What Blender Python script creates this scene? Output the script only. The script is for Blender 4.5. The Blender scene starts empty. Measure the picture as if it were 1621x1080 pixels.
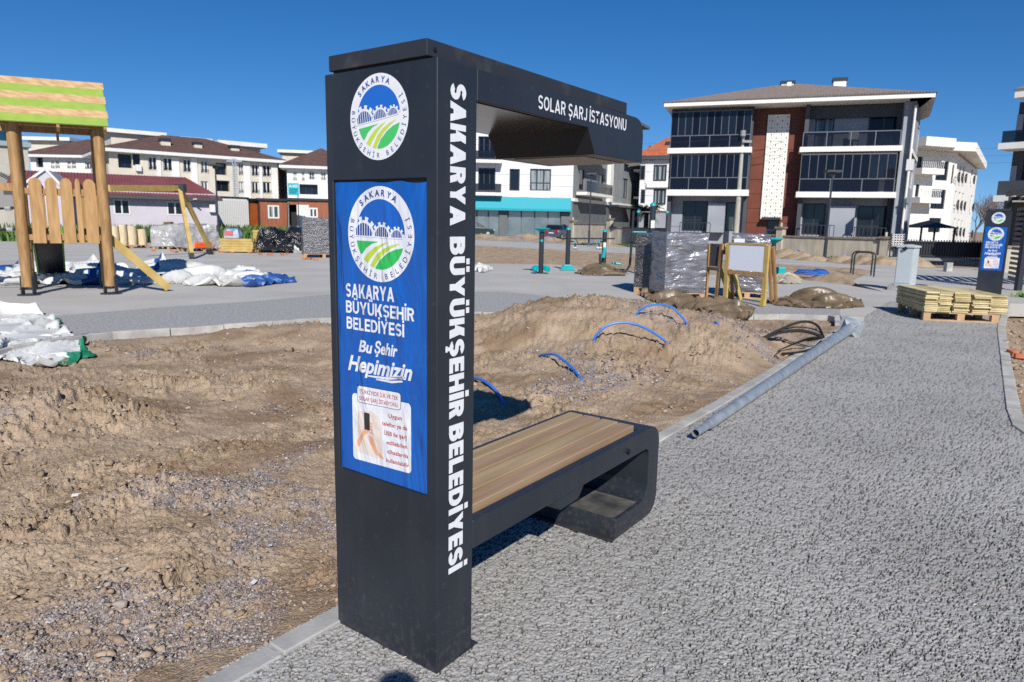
import bpy, bmesh, math, random
import numpy as np
from mathutils import Vector, Matrix, Euler
rad = math.radians
R_ = random.Random(7)
rng = np.random.default_rng(11)
S = bpy.context.scene
COL = S.collection

# ------------------------------------------------------------------ camera
S.render.engine = 'CYCLES'
S.cycles.use_denoising = False      # keep the fine grain of soil and paving
S.cycles.sample_clamp_indirect = 4
F_PX, PITCH, ROLL, CAM_H = 1096.34, 0.1695, 0.0197, 1.6
_c, _s = math.cos(PITCH), math.sin(PITCH)
_R0, FW, _U0 = Vector((1, 0, 0)), Vector((0, _c, -_s)), Vector((0, _s, _c))
RT = _R0 * math.cos(ROLL) + _U0 * math.sin(ROLL)
UP = -_R0 * math.sin(ROLL) + _U0 * math.cos(ROLL)
CP = Vector((0, 0, CAM_H))
cam = bpy.data.cameras.new('camera')
camo = bpy.data.objects.new('camera', cam)
COL.objects.link(camo)
m = Matrix.Identity(4)
for i in range(3):
    m[i][0], m[i][1], m[i][2], m[i][3] = RT[i], UP[i], -FW[i], CP[i]
camo.matrix_world = m
cam.sensor_width = 36
cam.lens = F_PX / 1621 * 36
cam.clip_end = 4000
cam.clip_start = 0.05
cam.dof.use_dof = True
cam.dof.focus_distance = 3.0
cam.dof.aperture_fstop = 6.0
S.camera = camo

# ------------------------------------------------------------------ sky and sun
SUN_EL, SUN_AZ = 36.5, 171.0      # sun stands behind the camera; azimuth clockwise from +Y
W = bpy.data.worlds.new('World')
S.world = W
W.use_nodes = True
nt = W.node_tree
sky = nt.nodes.new('ShaderNodeTexSky')
sky.sky_type = 'NISHITA'
sky.sun_disc = False
sky.sun_elevation = rad(SUN_EL)
sky.sun_rotation = rad(SUN_AZ)
sky.altitude = 1500
sky.air_density = 0.9
sky.dust_density = 0.25
sky.ozone_density = 3.0
bg = nt.nodes['Background']
tcw = nt.nodes.new('ShaderNodeTexCoord')
lift = nt.nodes.new('ShaderNodeVectorMath'); lift.operation = 'MULTIPLY_ADD'      # clear dry air: the pale band at the horizon stays thin
lift.inputs[1].default_value = (1, 1, .95); lift.inputs[2].default_value = (0, 0, .062)
nrm = nt.nodes.new('ShaderNodeVectorMath'); nrm.operation = 'NORMALIZE'
nt.links.new(tcw.outputs['Generated'], lift.inputs[0]); nt.links.new(lift.outputs[0], nrm.inputs[0]); nt.links.new(nrm.outputs[0], sky.inputs[0])
hs = nt.nodes.new('ShaderNodeHueSaturation'); hs.inputs['Saturation'].default_value = 1.33; hs.inputs['Hue'].default_value = .504
nt.links.new(sky.outputs[0], hs.inputs['Color']); nt.links.new(hs.outputs[0], bg.inputs[0])
bg.inputs[1].default_value = 0.092
sl = bpy.data.lights.new('sun', 'SUN')
sl.energy = 5.0
sl.angle = rad(0.53)
sl.color = (1.0, 0.95, 0.875)
so = bpy.data.objects.new('sun', sl)
COL.objects.link(so)
_sd = Vector((math.sin(rad(SUN_AZ)) * math.cos(rad(SUN_EL)), math.cos(rad(SUN_AZ)) * math.cos(rad(SUN_EL)), math.sin(rad(SUN_EL))))
so.rotation_euler = _sd.to_track_quat('Z', 'Y').to_euler()
so.location = (3, -8, 12)
vs = S.view_settings
vs.view_transform = 'Standard'
vs.look = 'None'
vs.gamma = 1
vs.exposure = 0.20
vs.use_curve_mapping = False

# ------------------------------------------------------------------ survey helpers: photo pixel -> real place
def ray(x, y):
    return FW + RT * ((x - 810.5) / F_PX) - UP * ((y - 540) / F_PX)
def G(x, y, z=0.0):
    d = ray(x, y); return CP + d * ((z - CAM_H) / d.z)
def atY(x, y, Y):
    d = ray(x, y); return CP + d * (Y / d.y)

# ------------------------------------------------------------------ noise (numpy)
_perm = np.concatenate([rng.permutation(256)] * 3)
def perlin(x, y, seed=0):
    xi = np.floor(x).astype(int); yi = np.floor(y).astype(int)
    xf = x - xi; yf = y - yi
    def g(ix, iy, dx, dy):
        h = _perm[(_perm[(ix + seed * 17) & 255] + iy + seed * 31) & 255] * (2 * np.pi / 256)
        return np.cos(h) * dx + np.sin(h) * dy
    u = xf * xf * xf * (xf * (xf * 6 - 15) + 10); v = yf * yf * yf * (yf * (yf * 6 - 15) + 10)
    a = g(xi, yi, xf, yf); b = g(xi + 1, yi, xf - 1, yf)
    c = g(xi, yi + 1, xf, yf - 1); d = g(xi + 1, yi + 1, xf - 1, yf - 1)
    return (a + u * (b - a) + v * ((c + u * (d - c)) - (a + u * (b - a)))) * 1.5
def fbm(x, y, f, o=4, seed=0, gain=.5, ridge=False):
    t = 0; a = 1; n = 0
    for i in range(o):
        p = perlin(x * f + 13.7 * i, y * f - 7.1 * i, seed + i)
        if ridge: p = 1 - 2 * np.abs(p)
        t = t + a * p; n += a; a *= gain; f *= 2.03
    return t / n
def worley(x, y, seed=0):
    xi = np.floor(x).astype(int); yi = np.floor(y).astype(int)
    f1 = np.full(x.shape, 9.); f2 = np.full(x.shape, 9.); cid = np.zeros(x.shape, int)
    for dx in (-1, 0, 1):
        for dy in (-1, 0, 1):
            cx = xi + dx; cy = yi + dy
            h = _perm[(_perm[(cx + seed) & 255] + cy) & 255]; h2 = _perm[(h + cx * 3 + 71) & 255]
            d = np.hypot(cx + .15 + .7 * h / 255 - x, cy + .15 + .7 * h2 / 255 - y)
            nw = d < f1
            f2 = np.where(nw, f1, np.minimum(f2, d)); cid = np.where(nw, h * 256 + h2, cid); f1 = np.where(nw, d, f1)
    return f1, f2, (cid * 7919 % 1000) / 1000.
def sstep(a, b, x):
    t = np.clip((x - a) / (b - a), 0, 1); return t * t * (3 - 2 * t)

# ------------------------------------------------------------------ materials
MATS = {}
def mat(name, col, rough=.6, metal=0., col2=None, scale=4., bump=0., bscale=30., detail=5., coord='Object', stretch=None,
        ramp=(.35, .65), spec=.5, bdist=.01, coat=0., alpha=1., wave=None):
    if name in MATS: return MATS[name]
    M = bpy.data.materials.new(name); M.use_nodes = True; MATS[name] = M
    n, l = M.node_tree.nodes, M.node_tree.links
    p = n['Principled BSDF']
    p.inputs['Roughness'].default_value = rough; p.inputs['Metallic'].default_value = metal
    p.inputs['Specular IOR Level'].default_value = spec
    p.inputs['Coat Weight'].default_value = coat
    p.inputs['Alpha'].default_value = alpha
    p.inputs['Base Color'].default_value = (*col, 1)
    tc = n.new('ShaderNodeTexCoord'); mp = n.new('ShaderNodeMapping')
    l.new(tc.outputs[coord], mp.inputs[0])
    if stretch: mp.inputs['Scale'].default_value = stretch
    if col2 is not None:
        t = n.new('ShaderNodeTexNoise'); t.inputs['Scale'].default_value = scale; t.inputs['Detail'].default_value = detail
        l.new(mp.outputs[0], t.inputs['Vector'])
        r = n.new('ShaderNodeValToRGB'); r.color_ramp.elements[0].position = ramp[0]; r.color_ramp.elements[1].position = ramp[1]
        r.color_ramp.elements[0].color = (*col, 1); r.color_ramp.elements[1].color = (*col2, 1)
        l.new(t.outputs[0], r.inputs[0]); l.new(r.outputs[0], p.inputs['Base Color'])
        # roughness wander
        q = n.new('ShaderNodeMapRange'); q.inputs[3].default_value = max(rough - .08, .02); q.inputs[4].default_value = min(rough + .12, 1)
        l.new(t.outputs[0], q.inputs[0]); l.new(q.outputs[0], p.inputs['Roughness'])
    if bump:
        t2 = n.new('ShaderNodeTexNoise'); t2.inputs['Scale'].default_value = bscale; t2.inputs['Detail'].default_value = 4
        l.new(mp.outputs[0], t2.inputs['Vector'])
        b = n.new('ShaderNodeBump'); b.inputs['Strength'].default_value = bump; b.inputs['Distance'].default_value = bdist
        l.new(t2.outputs[0], b.inputs['Height']); l.new(b.outputs[0], p.inputs['Normal'])
    return M
def nodes(M): return M.node_tree.nodes, M.node_tree.links

anthra = mat('anthracite_powder_coat', (.016, .0205, .029), .40, col2=(.023, .028, .037), scale=2.5, bump=.05, bscale=400, bdist=.001, spec=.4)
anthra_dusty = mat('dusty_anthracite', (.022, .025, .031), .5, col2=(.085, .078, .068), scale=7, ramp=(.55, .85), bump=.05, bscale=300, bdist=.001)
black_gap = mat('black_plastic', (.008, .008, .009), .5)
white_print = mat('white_vinyl', (.72, .73, .76), .45, col2=(.66, .67, .71), scale=20)
blue_print = mat('emblem_blue', (.012, .12, .50), .45)
navy_print = mat('emblem_navy', (.03, .10, .30), .45)
green_print = mat('emblem_green', (.06, .48, .12), .45)
lime_print = mat('emblem_lime', (.47, .60, .06), .45)
bench_wood = mat('weathered_bench_wood', (.27, .19, .105), .65, col2=(.36, .265, .155), scale=2.0, stretch=(.8, 11, 11), bump=.35, bscale=14, bdist=.004)
bench_wood2 = mat('weathered_bench_wood_red', (.26, .17, .10), .65, col2=(.34, .235, .145), scale=2.0, stretch=(.8, 11, 11), bump=.35, bscale=14, bdist=.004)
concrete = mat('kerb_concrete', (.30, .29, .27), .85, col2=(.47, .46, .43), scale=3.5, bump=.5, bscale=60, bdist=.004)
concrete2 = mat('kerb_concrete_grey', (.27, .27, .265), .85, col2=(.40, .395, .38), scale=3.5, bump=.5, bscale=60, bdist=.004)
plaza_m = mat('plaza_concrete', (.35, .34, .32), .9, col2=(.43, .42, .395), scale=.55, bump=.25, bscale=50, bdist=.004, ramp=(.3, .7))
strip_m = mat('dark_porous_paving', (.20, .20, .20), .9, col2=(.345, .345, .34), scale=24, bump=.8, bscale=45, bdist=.012, detail=3, ramp=(.3, .6))
far_soil = mat('pale_dry_soil', (.23, .165, .105), .95, col2=(.36, .275, .19), scale=.8, bump=1, bscale=5, bdist=.08)
road_m = mat('dusty_street', (.25, .235, .215), .9, col2=(.34, .315, .28), scale=.4, bump=.4, bscale=10, bdist=.02)
galv = mat('galvanised_steel', (.30, .345, .38), .42, .55, col2=(.42, .46, .49), scale=9, stretch=(1, 1, 1), bump=.05, bscale=60)
galv_plate = mat('galvanised_plate', (.42, .47, .50), .4, .6, col2=(.55, .58, .60), scale=12)
blue_hose = mat('blue_hose', (.02, .13, .52), .4, col2=(.03, .17, .60), scale=5)
black_rubber = mat('black_cable', (.012, .012, .013), .55)
white_tarp = mat('white_tarpaulin', (.36, .35, .32), .5, col2=(.56, .57, .56), scale=2.6, bump=.5, bscale=5, bdist=.04, ramp=(.25, .5))
green_tarp = mat('green_tarpaulin', (.01, .15, .08), .45, col2=(.015, .2, .11), scale=3, bump=.3, bscale=7, bdist=.02)
blue_tarp = mat('blue_tarpaulin', (.015, .06, .22), .4, col2=(.02, .09, .30), scale=3, bump=.3, bscale=7, bdist=.02)
brown_tarp = mat('brown_tarpaulin', (.115, .085, .05), .38, col2=(.165, .12, .072), scale=3, bump=.4, bscale=4, bdist=.05, spec=.6)
beige_tarp = mat('beige_tarpaulin', (.28, .25, .18), .5, col2=(.36, .32, .24), scale=3, bump=.35, bscale=6, bdist=.03)
play_wood = mat('honey_timber', (.25, .135, .05), .6, col2=(.38, .225, .09), scale=3, stretch=(6, 6, 1), bump=.1, bscale=12)
play_wood2 = mat('honey_board', (.31, .165, .058), .6, col2=(.42, .25, .10), scale=2.4, stretch=(7, 7, 1), bump=.1, bscale=12)
beam_wood = mat('yellow_glulam', (.40, .27, .075), .5, col2=(.50, .36, .125), scale=3, bump=.1, bscale=12)
roof_wood = mat('roof_board_natural', (.40, .24, .11), .55, col2=(.54, .38, .20), scale=3, stretch=(1, 6, 6), bump=.1, bscale=12)
lime_paint = mat('lime_paint', (.235, .345, .055), .45, col2=(.265, .38, .065), scale=5)
green_edge = mat('slide_green', (.10, .30, .03), .4)
dark_metal = mat('dark_grey_metal', (.028, .033, .042), .4, .2)
lamp_metal = mat('street_lamp_paint', (.03, .035, .042), .45)
teal = mat('teal_plastic', (.0, .30, .34), .4, col2=(.0, .35, .38), scale=4)
cream_w = mat('cream_render', (.52, .48, .40), .85, col2=(.58, .545, .46), scale=.8)
white_w = mat('white_render', (.62, .615, .60), .85, col2=(.69, .685, .67), scale=.8)
bright_w = mat('bright_white_render', (.70, .685, .64), .8, col2=(.76, .745, .70), scale=.8)
clad_w = mat('white_cladding', (.60, .61, .64), .7, col2=(.67, .68, .70), scale=.6)
grey_w = mat('grey_cladding', (.25, .27, .31), .7, col2=(.30, .32, .36), scale=.7)
slate_w = mat('slate_render', (.045, .05, .062), .7, col2=(.06, .066, .08), scale=.7)
mid_grey_w = mat('mid_grey_render', (.10, .11, .115), .75, col2=(.13, .14, .145), scale=.7)
rust_w = mat('rust_cladding', (.115, .024, .010), .6, col2=(.155, .036, .016), scale=1.2)
rust_dark_and_shade = mat('dark_rust_render_and_shade', (.10, .025, .015), .6, col2=(.13, .035, .02), scale=1.2)
brown_roof = mat('brown_shingles', (.075, .040, .033), .85, col2=(.115, .064, .052), scale=1.5, bump=.3, bscale=6, bdist=.03)
red_roof_t = mat('terracotta_tiles', (.34, .085, .035), .85, col2=(.42, .13, .06), scale=2)
maroon = mat('maroon_sheet', (.17, .050, .052), .5, col2=(.205, .065, .066), scale=.7)
lavender = mat('lavender_panel', (.45, .425, .475), .7, col2=(.51, .485, .53), scale=.7)
wood_clad = mat('reddish_cabin_boards', (.22, .065, .025), .55, col2=(.29, .095, .04), scale=2, stretch=(5, 5, .5))
orange_clad = mat('orange_cabin_boards', (.36, .085, .015), .5, col2=(.42, .12, .03), scale=2)
white_metal = mat('white_metal', (.62, .62, .60), .45)
glass_d = mat('dark_glass', (.008, .011, .018), .08, spec=.45)
glass_b = mat('blue_dark_glass', (.005, .007, .015), .12, spec=.25)
glass_c = mat('curtained_glass', (.05, .065, .075), .12, col2=(.26, .29, .30), scale=.8, stretch=(3, 3, .15), ramp=(.45, .55), detail=1)
glass_s = mat('shop_window_glass', (.10, .14, .16), .2, col2=(.17, .21, .23), scale=.5)
blind_m = mat('shop_blind', (.50, .56, .55), .6)
rail_glass = mat('smoked_rail_glass', (.008, .010, .020), .14, spec=.3, alpha=.72)
cyan_aw = mat('cyan_awning', (.0, .27, .34), .6, col2=(.0, .30, .37), scale=1)
wall_pl = mat('stained_boundary_plaster', (.34, .31, .245), .9, col2=(.47, .43, .345), scale=1.6, stretch=(2, 2, .5), bump=.4, bscale=20, bdist=.02)
wall_cap = mat('wall_coping', (.15, .125, .095), .85, col2=(.24, .21, .17), scale=3)
pallet_w = mat('pallet_softwood', (.36, .22, .11), .75, col2=(.50, .33, .18), scale=3, bump=.2, bscale=20)
log_w = mat('peeled_log', (.50, .40, .25), .75, col2=(.64, .53, .36), scale=4, stretch=(3, 3, .6))
board_w = mat('yellow_treated_board', (.48, .39, .20), .7, col2=(.64, .545, .31), scale=5, bump=.25, bscale=25)
board_w2 = mat('olive_treated_board', (.34, .27, .12), .7, col2=(.50, .41, .20), scale=5, bump=.25, bscale=25)
film_s = mat('silver_stretch_film', (.12, .12, .135), .25, .4, col2=(.30, .30, .33), scale=3, stretch=(1., 1., 3.), bump=.8, bscale=3.0, bdist=.08, spec=1.0, coat=.2, ramp=(.3, .7))
film_d = mat('dark_stretch_film', (.02, .02, .024), .22, .0, spec=.9, coat=.5,  col2=(.09, .09, .10), scale=2, stretch=(1.5, 1.5, 8), bump=.9, bscale=4, bdist=.1)
film_c = mat('clear_stretch_film', (.30, .30, .30), .25, .15, col2=(.47, .47, .46), scale=2.5, bump=1., bscale=4, bdist=.12)
bag_m = mat('black_bin_bag', (.011, .012, .015), .22, bump=1., bscale=9, bdist=.06)
orange_net = mat('orange_net', (.75, .10, .02), .5)
cab_m = mat('pale_grey_cabinet', (.42, .47, .49), .5, col2=(.46, .51, .53), scale=2)
white_board = mat('white_board', (.70, .73, .80), .35)
sign_cyan = mat('cyan_sign', (.0, .37, .44), .5)
far_tree = mat('bare_twigs', (.16, .13, .115), .9)
palm_m = mat('palm_leaf', (.05, .085, .025), .6)
palm_dead = mat('palm_dry_leaf', (.30, .24, .09), .7)
trunk_m = mat('palm_trunk', (.12, .08, .05), .9)
weed_m = mat('weed_green', (.06, .13, .02), .7, col2=(.10, .19, .04), scale=6)
car_g = mat('dark_green_car_paint', (.012, .03, .028), .25, coat=.6)
car_s = mat('grey_blue_car_paint', (.12, .125, .17), .28, .5, coat=.6)
tyre = mat('tyre', (.012, .012, .012), .8)
tail_red = mat('tail_lamp_red', (.35, .01, .01), .3)
brick_m = mat('broken_brick', (.38, .10, .045), .85, col2=(.48, .17, .09), scale=8)
paper_m = mat('litter_paper', (.62, .63, .66), .7)
pole_c = mat('pale_concrete_pole', (.34, .32, .28), .85, col2=(.42, .40, .35), scale=4)

# powder coat: fine dust on the faces and dried splashes near the ground
def dust_up(M, low=.30):
    n, l = nodes(M); p = n['Principled BSDF']; src = p.inputs['Base Color'].links[0].from_socket
    tc = n.new('ShaderNodeTexCoord'); sp = n.new('ShaderNodeSeparateXYZ'); l.new(tc.outputs['Object'], sp.inputs[0])
    t = n.new('ShaderNodeTexNoise'); t.inputs['Scale'].default_value = 38; t.inputs['Detail'].default_value = 6; l.new(tc.outputs['Object'], t.inputs['Vector'])
    t2 = n.new('ShaderNodeTexNoise'); t2.inputs['Scale'].default_value = 2.1; t2.inputs['Detail'].default_value = 4
    mp = n.new('ShaderNodeMapping'); mp.inputs['Scale'].default_value = (6, 6, .7); l.new(tc.outputs['Object'], mp.inputs[0]); l.new(mp.outputs[0], t2.inputs['Vector'])
    mr = n.new('ShaderNodeMapRange'); mr.inputs[1].default_value = low; mr.inputs[2].default_value = 0; mr.inputs[3].default_value = 0; mr.inputs[4].default_value = .16; l.new(sp.outputs[2], mr.inputs[0])
    a = n.new('ShaderNodeMath'); a.operation = 'ADD'; l.new(t.outputs[0], a.inputs[0]); l.new(mr.outputs[0], a.inputs[1])
    r = n.new('ShaderNodeMapRange'); r.inputs[1].default_value = .62; r.inputs[2].default_value = .80; l.new(a.outputs[0], r.inputs[0])
    r2 = n.new('ShaderNodeMapRange'); r2.inputs[1].default_value = .52; r2.inputs[2].default_value = .75; r2.inputs[4].default_value = .02; l.new(t2.outputs[0], r2.inputs[0])
    s_ = n.new('ShaderNodeMath'); s_.operation = 'MULTIPLY_ADD'; s_.inputs[1].default_value = .09; l.new(r.outputs[0], s_.inputs[0]); l.new(r2.outputs[0], s_.inputs[2])
    x = n.new('ShaderNodeMix'); x.data_type = 'RGBA'; l.new(s_.outputs[0], x.inputs[0]); l.new(src, x.inputs[6]); x.inputs[7].default_value = (.27, .23, .18, 1); l.new(x.outputs[2], p.inputs['Base Color'])
dust_up(anthra)
# poster paper with wrinkles
def wrinkle(M, strength=.8):
    n, l = nodes(M); p = n['Principled BSDF']
    tc = n.new('ShaderNodeTexCoord'); mp = n.new('ShaderNodeMapping'); mp.inputs['Scale'].default_value = (5.5, 5.5, 1.7)
    t = n.new('ShaderNodeTexNoise'); t.inputs['Scale'].default_value = 1.25; t.inputs['Detail'].default_value = 3.5; t.inputs['Distortion'].default_value = 1.2
    l.new(tc.outputs['Object'], mp.inputs[0]); l.new(mp.outputs[0], t.inputs['Vector'])
    b = n.new('ShaderNodeBump'); b.inputs['Strength'].default_value = strength; b.inputs['Distance'].default_value = .034
    l.new(t.outputs[0], b.inputs['Height']); l.new(b.outputs[0], p.inputs['Normal'])
    return M
poster_blue = wrinkle(mat('poster_blue', (.004, .085, .37), .24, col2=(.006, .10, .42), scale=5))
p_white = wrinkle(mat('poster_white', (.66, .68, .73), .42))
p_blue = wrinkle(mat('poster_emblem_blue', (.008, .10, .44), .4))
p_navy = wrinkle(mat('poster_navy', (.02, .06, .25), .4))
p_green = wrinkle(mat('poster_green', (.03, .42, .09), .4))
p_lime = wrinkle(mat('poster_lime', (.42, .57, .05), .4))
p_red = wrinkle(mat('poster_red', (.42, .045, .04), .45))
p_skin = wrinkle(mat('poster_skin', (.66, .35, .21), .45))
p_cream = wrinkle(mat('poster_cream', (.66, .58, .53), .45))
p_black = wrinkle(mat('poster_black', (.03, .03, .035), .45))

# ------------------------------------------------------------------ mesh helpers
def worigin(o):
    v = Vector((0, 0, 0))
    while o is not None: v += o.location; o = o.parent
    return v
class MB:
    def __init__(s): s.v = []; s.f = []; s.mi = []; s.cur = 0
    def add(s, vs, fs):
        k = len(s.v); s.v += [tuple(p) for p in vs]
        for f in fs: s.f.append([k + i for i in f]); s.mi.append(s.cur)
        return s
    def box(s, a, b, M=None):
        x0, y0, z0 = a; x1, y1, z1 = b
        vs = [Vector(p) for p in ((x0, y0, z0), (x1, y0, z0), (x1, y1, z0), (x0, y1, z0), (x0, y0, z1), (x1, y0, z1), (x1, y1, z1), (x0, y1, z1))]
        if M is not None: vs = [M @ p for p in vs]
        return s.add(vs, ((0, 3, 2, 1), (4, 5, 6, 7), (0, 1, 5, 4), (1, 2, 6, 5), (2, 3, 7, 6), (3, 0, 4, 7)))
    def prism(s, poly, fn, d0, d1):
        """poly: 2D points; fn(a, b, d) -> 3D"""
        n = len(poly); vs = [fn(a, b, d0) for a, b in poly] + [fn(a, b, d1) for a, b in poly]
        fs = [list(range(n)), [n + i for i in reversed(range(n))]] + [(i, n + i, n + (i + 1) % n, (i + 1) % n) for i in range(n)]
        return s.add(vs, fs)
    def flat(s, poly, fn, d):
        return s.add([fn(a, b, d) for a, b in poly], [list(range(len(poly)))])
    def tube(s, pts, r, n=8, cap=True):
        pts = [Vector(p) for p in pts]; rs = r if isinstance(r, (list, tuple)) else [r] * len(pts)
        rings = []; ref = None
        for i, p in enumerate(pts):
            t = (pts[min(i + 1, len(pts) - 1)] - pts[max(i - 1, 0)]).normalized()
            if ref is None: ref = t.orthogonal().normalized()
            ref = (ref - t * ref.dot(t)).normalized(); b = t.cross(ref)
            rings.append([p + (ref * math.cos(2 * math.pi * k / n) + b * math.sin(2 * math.pi * k / n)) * rs[i] for k in range(n)])
        fs = [(i * n + k, i * n + (k + 1) % n, (i + 1) * n + (k + 1) % n, (i + 1) * n + k) for i in range(len(pts) - 1) for k in range(n)]
        if cap: fs += [list(reversed(range(n))), [(len(pts) - 1) * n + k for k in range(n)]]
        return s.add([q for r_ in rings for q in r_], fs)
    def beam(s, a, b, w, h):
        """rectangular bar from a to b, w wide (horizontal), h high"""
        a = Vector(a); b = Vector(b); t = (b - a).normalized()
        sx = t.cross(Vector((0, 0, 1)))
        sx = sx.normalized() if sx.length > 1e-3 else Vector((1, 0, 0))
        sz = sx.cross(t)
        vs = []
        for p in (a, b):
            for i, j in ((-1, -1), (1, -1), (1, 1), (-1, 1)): vs.append(p + sx * i * w / 2 + sz * j * h / 2)
        return s.add(vs, ((3, 2, 1, 0), (4, 5, 6, 7), (0, 1, 5, 4), (1, 2, 6, 5), (2, 3, 7, 6), (3, 0, 4, 7)))
    def build(s, name, mats, parent=None, local=False, smooth=False, bevel=0, bseg=2, loc=None):
        me = bpy.data.meshes.new(name)
        o0 = Vector((0, 0, 0)) if local else (Vector(loc) if loc is not None else Vector((0, 0, 0)))
        vs = s.v
        if parent is not None and not local:
            w = worigin(parent); vs = [(p[0] - w.x, p[1] - w.y, p[2] - w.z) for p in vs]
        elif loc is not None:
            vs = [(p[0] - o0.x, p[1] - o0.y, p[2] - o0.z) for p in vs]
        me.from_pydata(vs, [], s.f)
        if not isinstance(mats, (list, tuple)): mats = [mats]
        for q in mats: me.materials.append(q)
        if len(mats) > 1: me.polygons.foreach_set('material_index', s.mi)
        bm = bmesh.new(); bm.from_mesh(me); bmesh.ops.recalc_face_normals(bm, faces=bm.faces)
        if bevel:
            es = [e for e in bm.edges if len(e.link_faces) == 2 and e.calc_face_angle(0) > .5]
            bmesh.ops.bevel(bm, geom=es, offset=bevel, segments=bseg, profile=.5, affect='EDGES', clamp_overlap=True)
        bm.to_mesh(me); bm.free()
        if smooth:
            me.polygons.foreach_set('use_smooth', [True] * len(me.polygons))
            me.set_sharp_from_angle(angle=rad(40))
        o = bpy.data.objects.new(name, me); COL.objects.link(o)
        if parent is not None: o.parent = parent
        elif loc is not None: o.location = o0
        return o
def tag(o, label=None, cat=None, group=None, kind=None):
    if label: o['label'] = label
    if cat: o['category'] = cat
    if group: o['group'] = group
    if kind: o['kind'] = kind
    return o
def thing(name, label, cat, loc=(0, 0, 0), rz=0, group=None, kind=None):
    o = bpy.data.objects.new(name, None); o.empty_display_size = .2; COL.objects.link(o)
    o.location = loc; o.rotation_euler = (0, 0, rz)
    return tag(o, label, cat, group, kind)
def copy_tree(o, parent=None):
    kids = list(o.children)
    c = o.copy(); COL.objects.link(c)
    if parent is not None: c.parent = parent
    for ch in kids: copy_tree(ch, c)
    return c
def np_mesh(name, V, Fq, mats, parent=None, smooth=True, attrs=None):
    me = bpy.data.meshes.new(name); k = Fq.shape[1]
    me.vertices.add(len(V)); me.vertices.foreach_set('co', V.astype(np.float32).ravel())
    me.loops.add(Fq.size); me.loops.foreach_set('vertex_index', Fq.astype(np.int32).ravel())
    me.polygons.add(len(Fq)); me.polygons.foreach_set('loop_start', np.arange(0, Fq.size, k, dtype=np.int32))
    me.polygons.foreach_set('loop_total', np.full(len(Fq), k, dtype=np.int32))
    if smooth: me.polygons.foreach_set('use_smooth', np.ones(len(Fq), bool))
    for an, av in (attrs or {}).items():
        at = me.attributes.new(an, 'FLOAT', 'POINT'); at.data.foreach_set('value', av.astype(np.float32))
    me.update(calc_edges=True); me.materials.append(mats)
    o = bpy.data.objects.new(name, me); COL.objects.link(o)
    if parent is not None: o.parent = parent
    return o

# ------------------------------------------------------------------ kiosk frame on the ground
KX, KY, KYAW = -0.2462, 2.2406, 0.9429
EU = Vector((math.cos(KYAW), math.sin(KYAW), 0)); EV = Vector((-math.sin(KYAW), math.cos(KYAW), 0))
K0 = Vector((KX, KY, 0))

# ================================================================== GROUND
def ground_line(px): return [G(x, y).xy for x, y in px]
# left edge of the path (kerb) and its right edge, as world polylines
LK = [Vector(p) for p in ((-2.35, .35), (-1.02, 2.18), (-.67, 2.66), (1.16, 5.15), (2.64, 7.25), (4.2, 9.5), (5.62, 11.55))]
RK = [Vector(p) for p in ((3.0, .2), (3.72, 3.4), (3.93, 4.7), (4.24, 5.72), (8.16, 11.56), (11.25, 15.81))]
FKpx = [(-160, 590), (0, 551), (140, 527), (300, 518), (510, 503), (760, 494), (1000, 494), (1130, 497), (1250, 497), (1330, 499)]
FK = [G(x, y).xy for x, y in FKpx]
def in_poly(x, y, poly):
    c = np.zeros(x.shape, bool); n = len(poly)
    for i in range(n):
        x0, y0 = poly[i]; x1, y1 = poly[(i + 1) % n]
        if y0 == y1: continue
        t = ((y0 > y) != (y1 > y)) & (x < (x1 - x0) * (y - y0) / (y1 - y0) + x0); c ^= t
    return c
def dist_line(x, y, pl):
    d = np.full(x.shape, 1e9)
    for (x0, y0), (x1, y1) in zip(pl[:-1], pl[1:]):
        dx, dy = x1 - x0, y1 - y0
        t = np.clip(((x - x0) * dx + (y - y0) * dy) / (dx * dx + dy * dy), 0, 1)
        d = np.minimum(d, np.hypot(x - x0 - t * dx, y - y0 - t * dy))
    return d
# big base sheet, reaches the horizon
MB().add([(-1500, -200, -.35), (1500, -200, -.35), (1500, 3000, -.35), (-1500, 3000, -.35)], [(0, 1, 2, 3)]).build('ground', far_soil)['kind'] = 'structure'

def slab(name, pts, z, m_, th=.3):
    b = MB(); b.prism([(p[0], p[1]) for p in pts], lambda a, c, d: (a, c, d), z - th, z)
    o = b.build(name, m_); o['kind'] = 'structure'; return o
tail = [(60, 24.0), (60, 12), (11.3, 15.75)]
# light plaza sheet beyond the bed: everything up to the far soil strip
plz = [tuple(p) for p in FK] + [(5.62, 11.55), (6.6, 12.9)] + [(11.25, 15.81), (34, 15.9), (46, 27), (26, 31.5)] + \
      [tuple(G(x, y).xy) for x, y in ((1440, 424), (1386, 428), (1345, 446), (1400, 462), (1330, 449), (1240, 440), (1160, 436), (1010, 430), (880, 419), (750, 417))] + \
      [(-3.2, 31), (-4, 40), (-60, 44), (-60, 4)]
slab('plaza_paving', plz, -.004, plaza_m)
# dark strip along the far kerb (one sheet up)
st = [G(x, y).xy for x, y in ((-160, 590), (0, 551), (140, 527), (300, 518), (510, 503), (760, 494), (1000, 494), (1130, 497), (1250, 497), (1330, 499))]
st2 = [G(x, y).xy for x, y in ((1330, 468), (1200, 470), (1060, 474), (900, 472), (800, 462), (660, 462), (510, 467), (400, 477), (250, 487), (100, 499), (0, 508), (-160, 530))]
MB().flat([tuple(p) for p in st + st2], lambda a, b, d: (a, b, d), 0.0).build('dark_footpath_strip', strip_m)['kind'] = 'structure'
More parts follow.
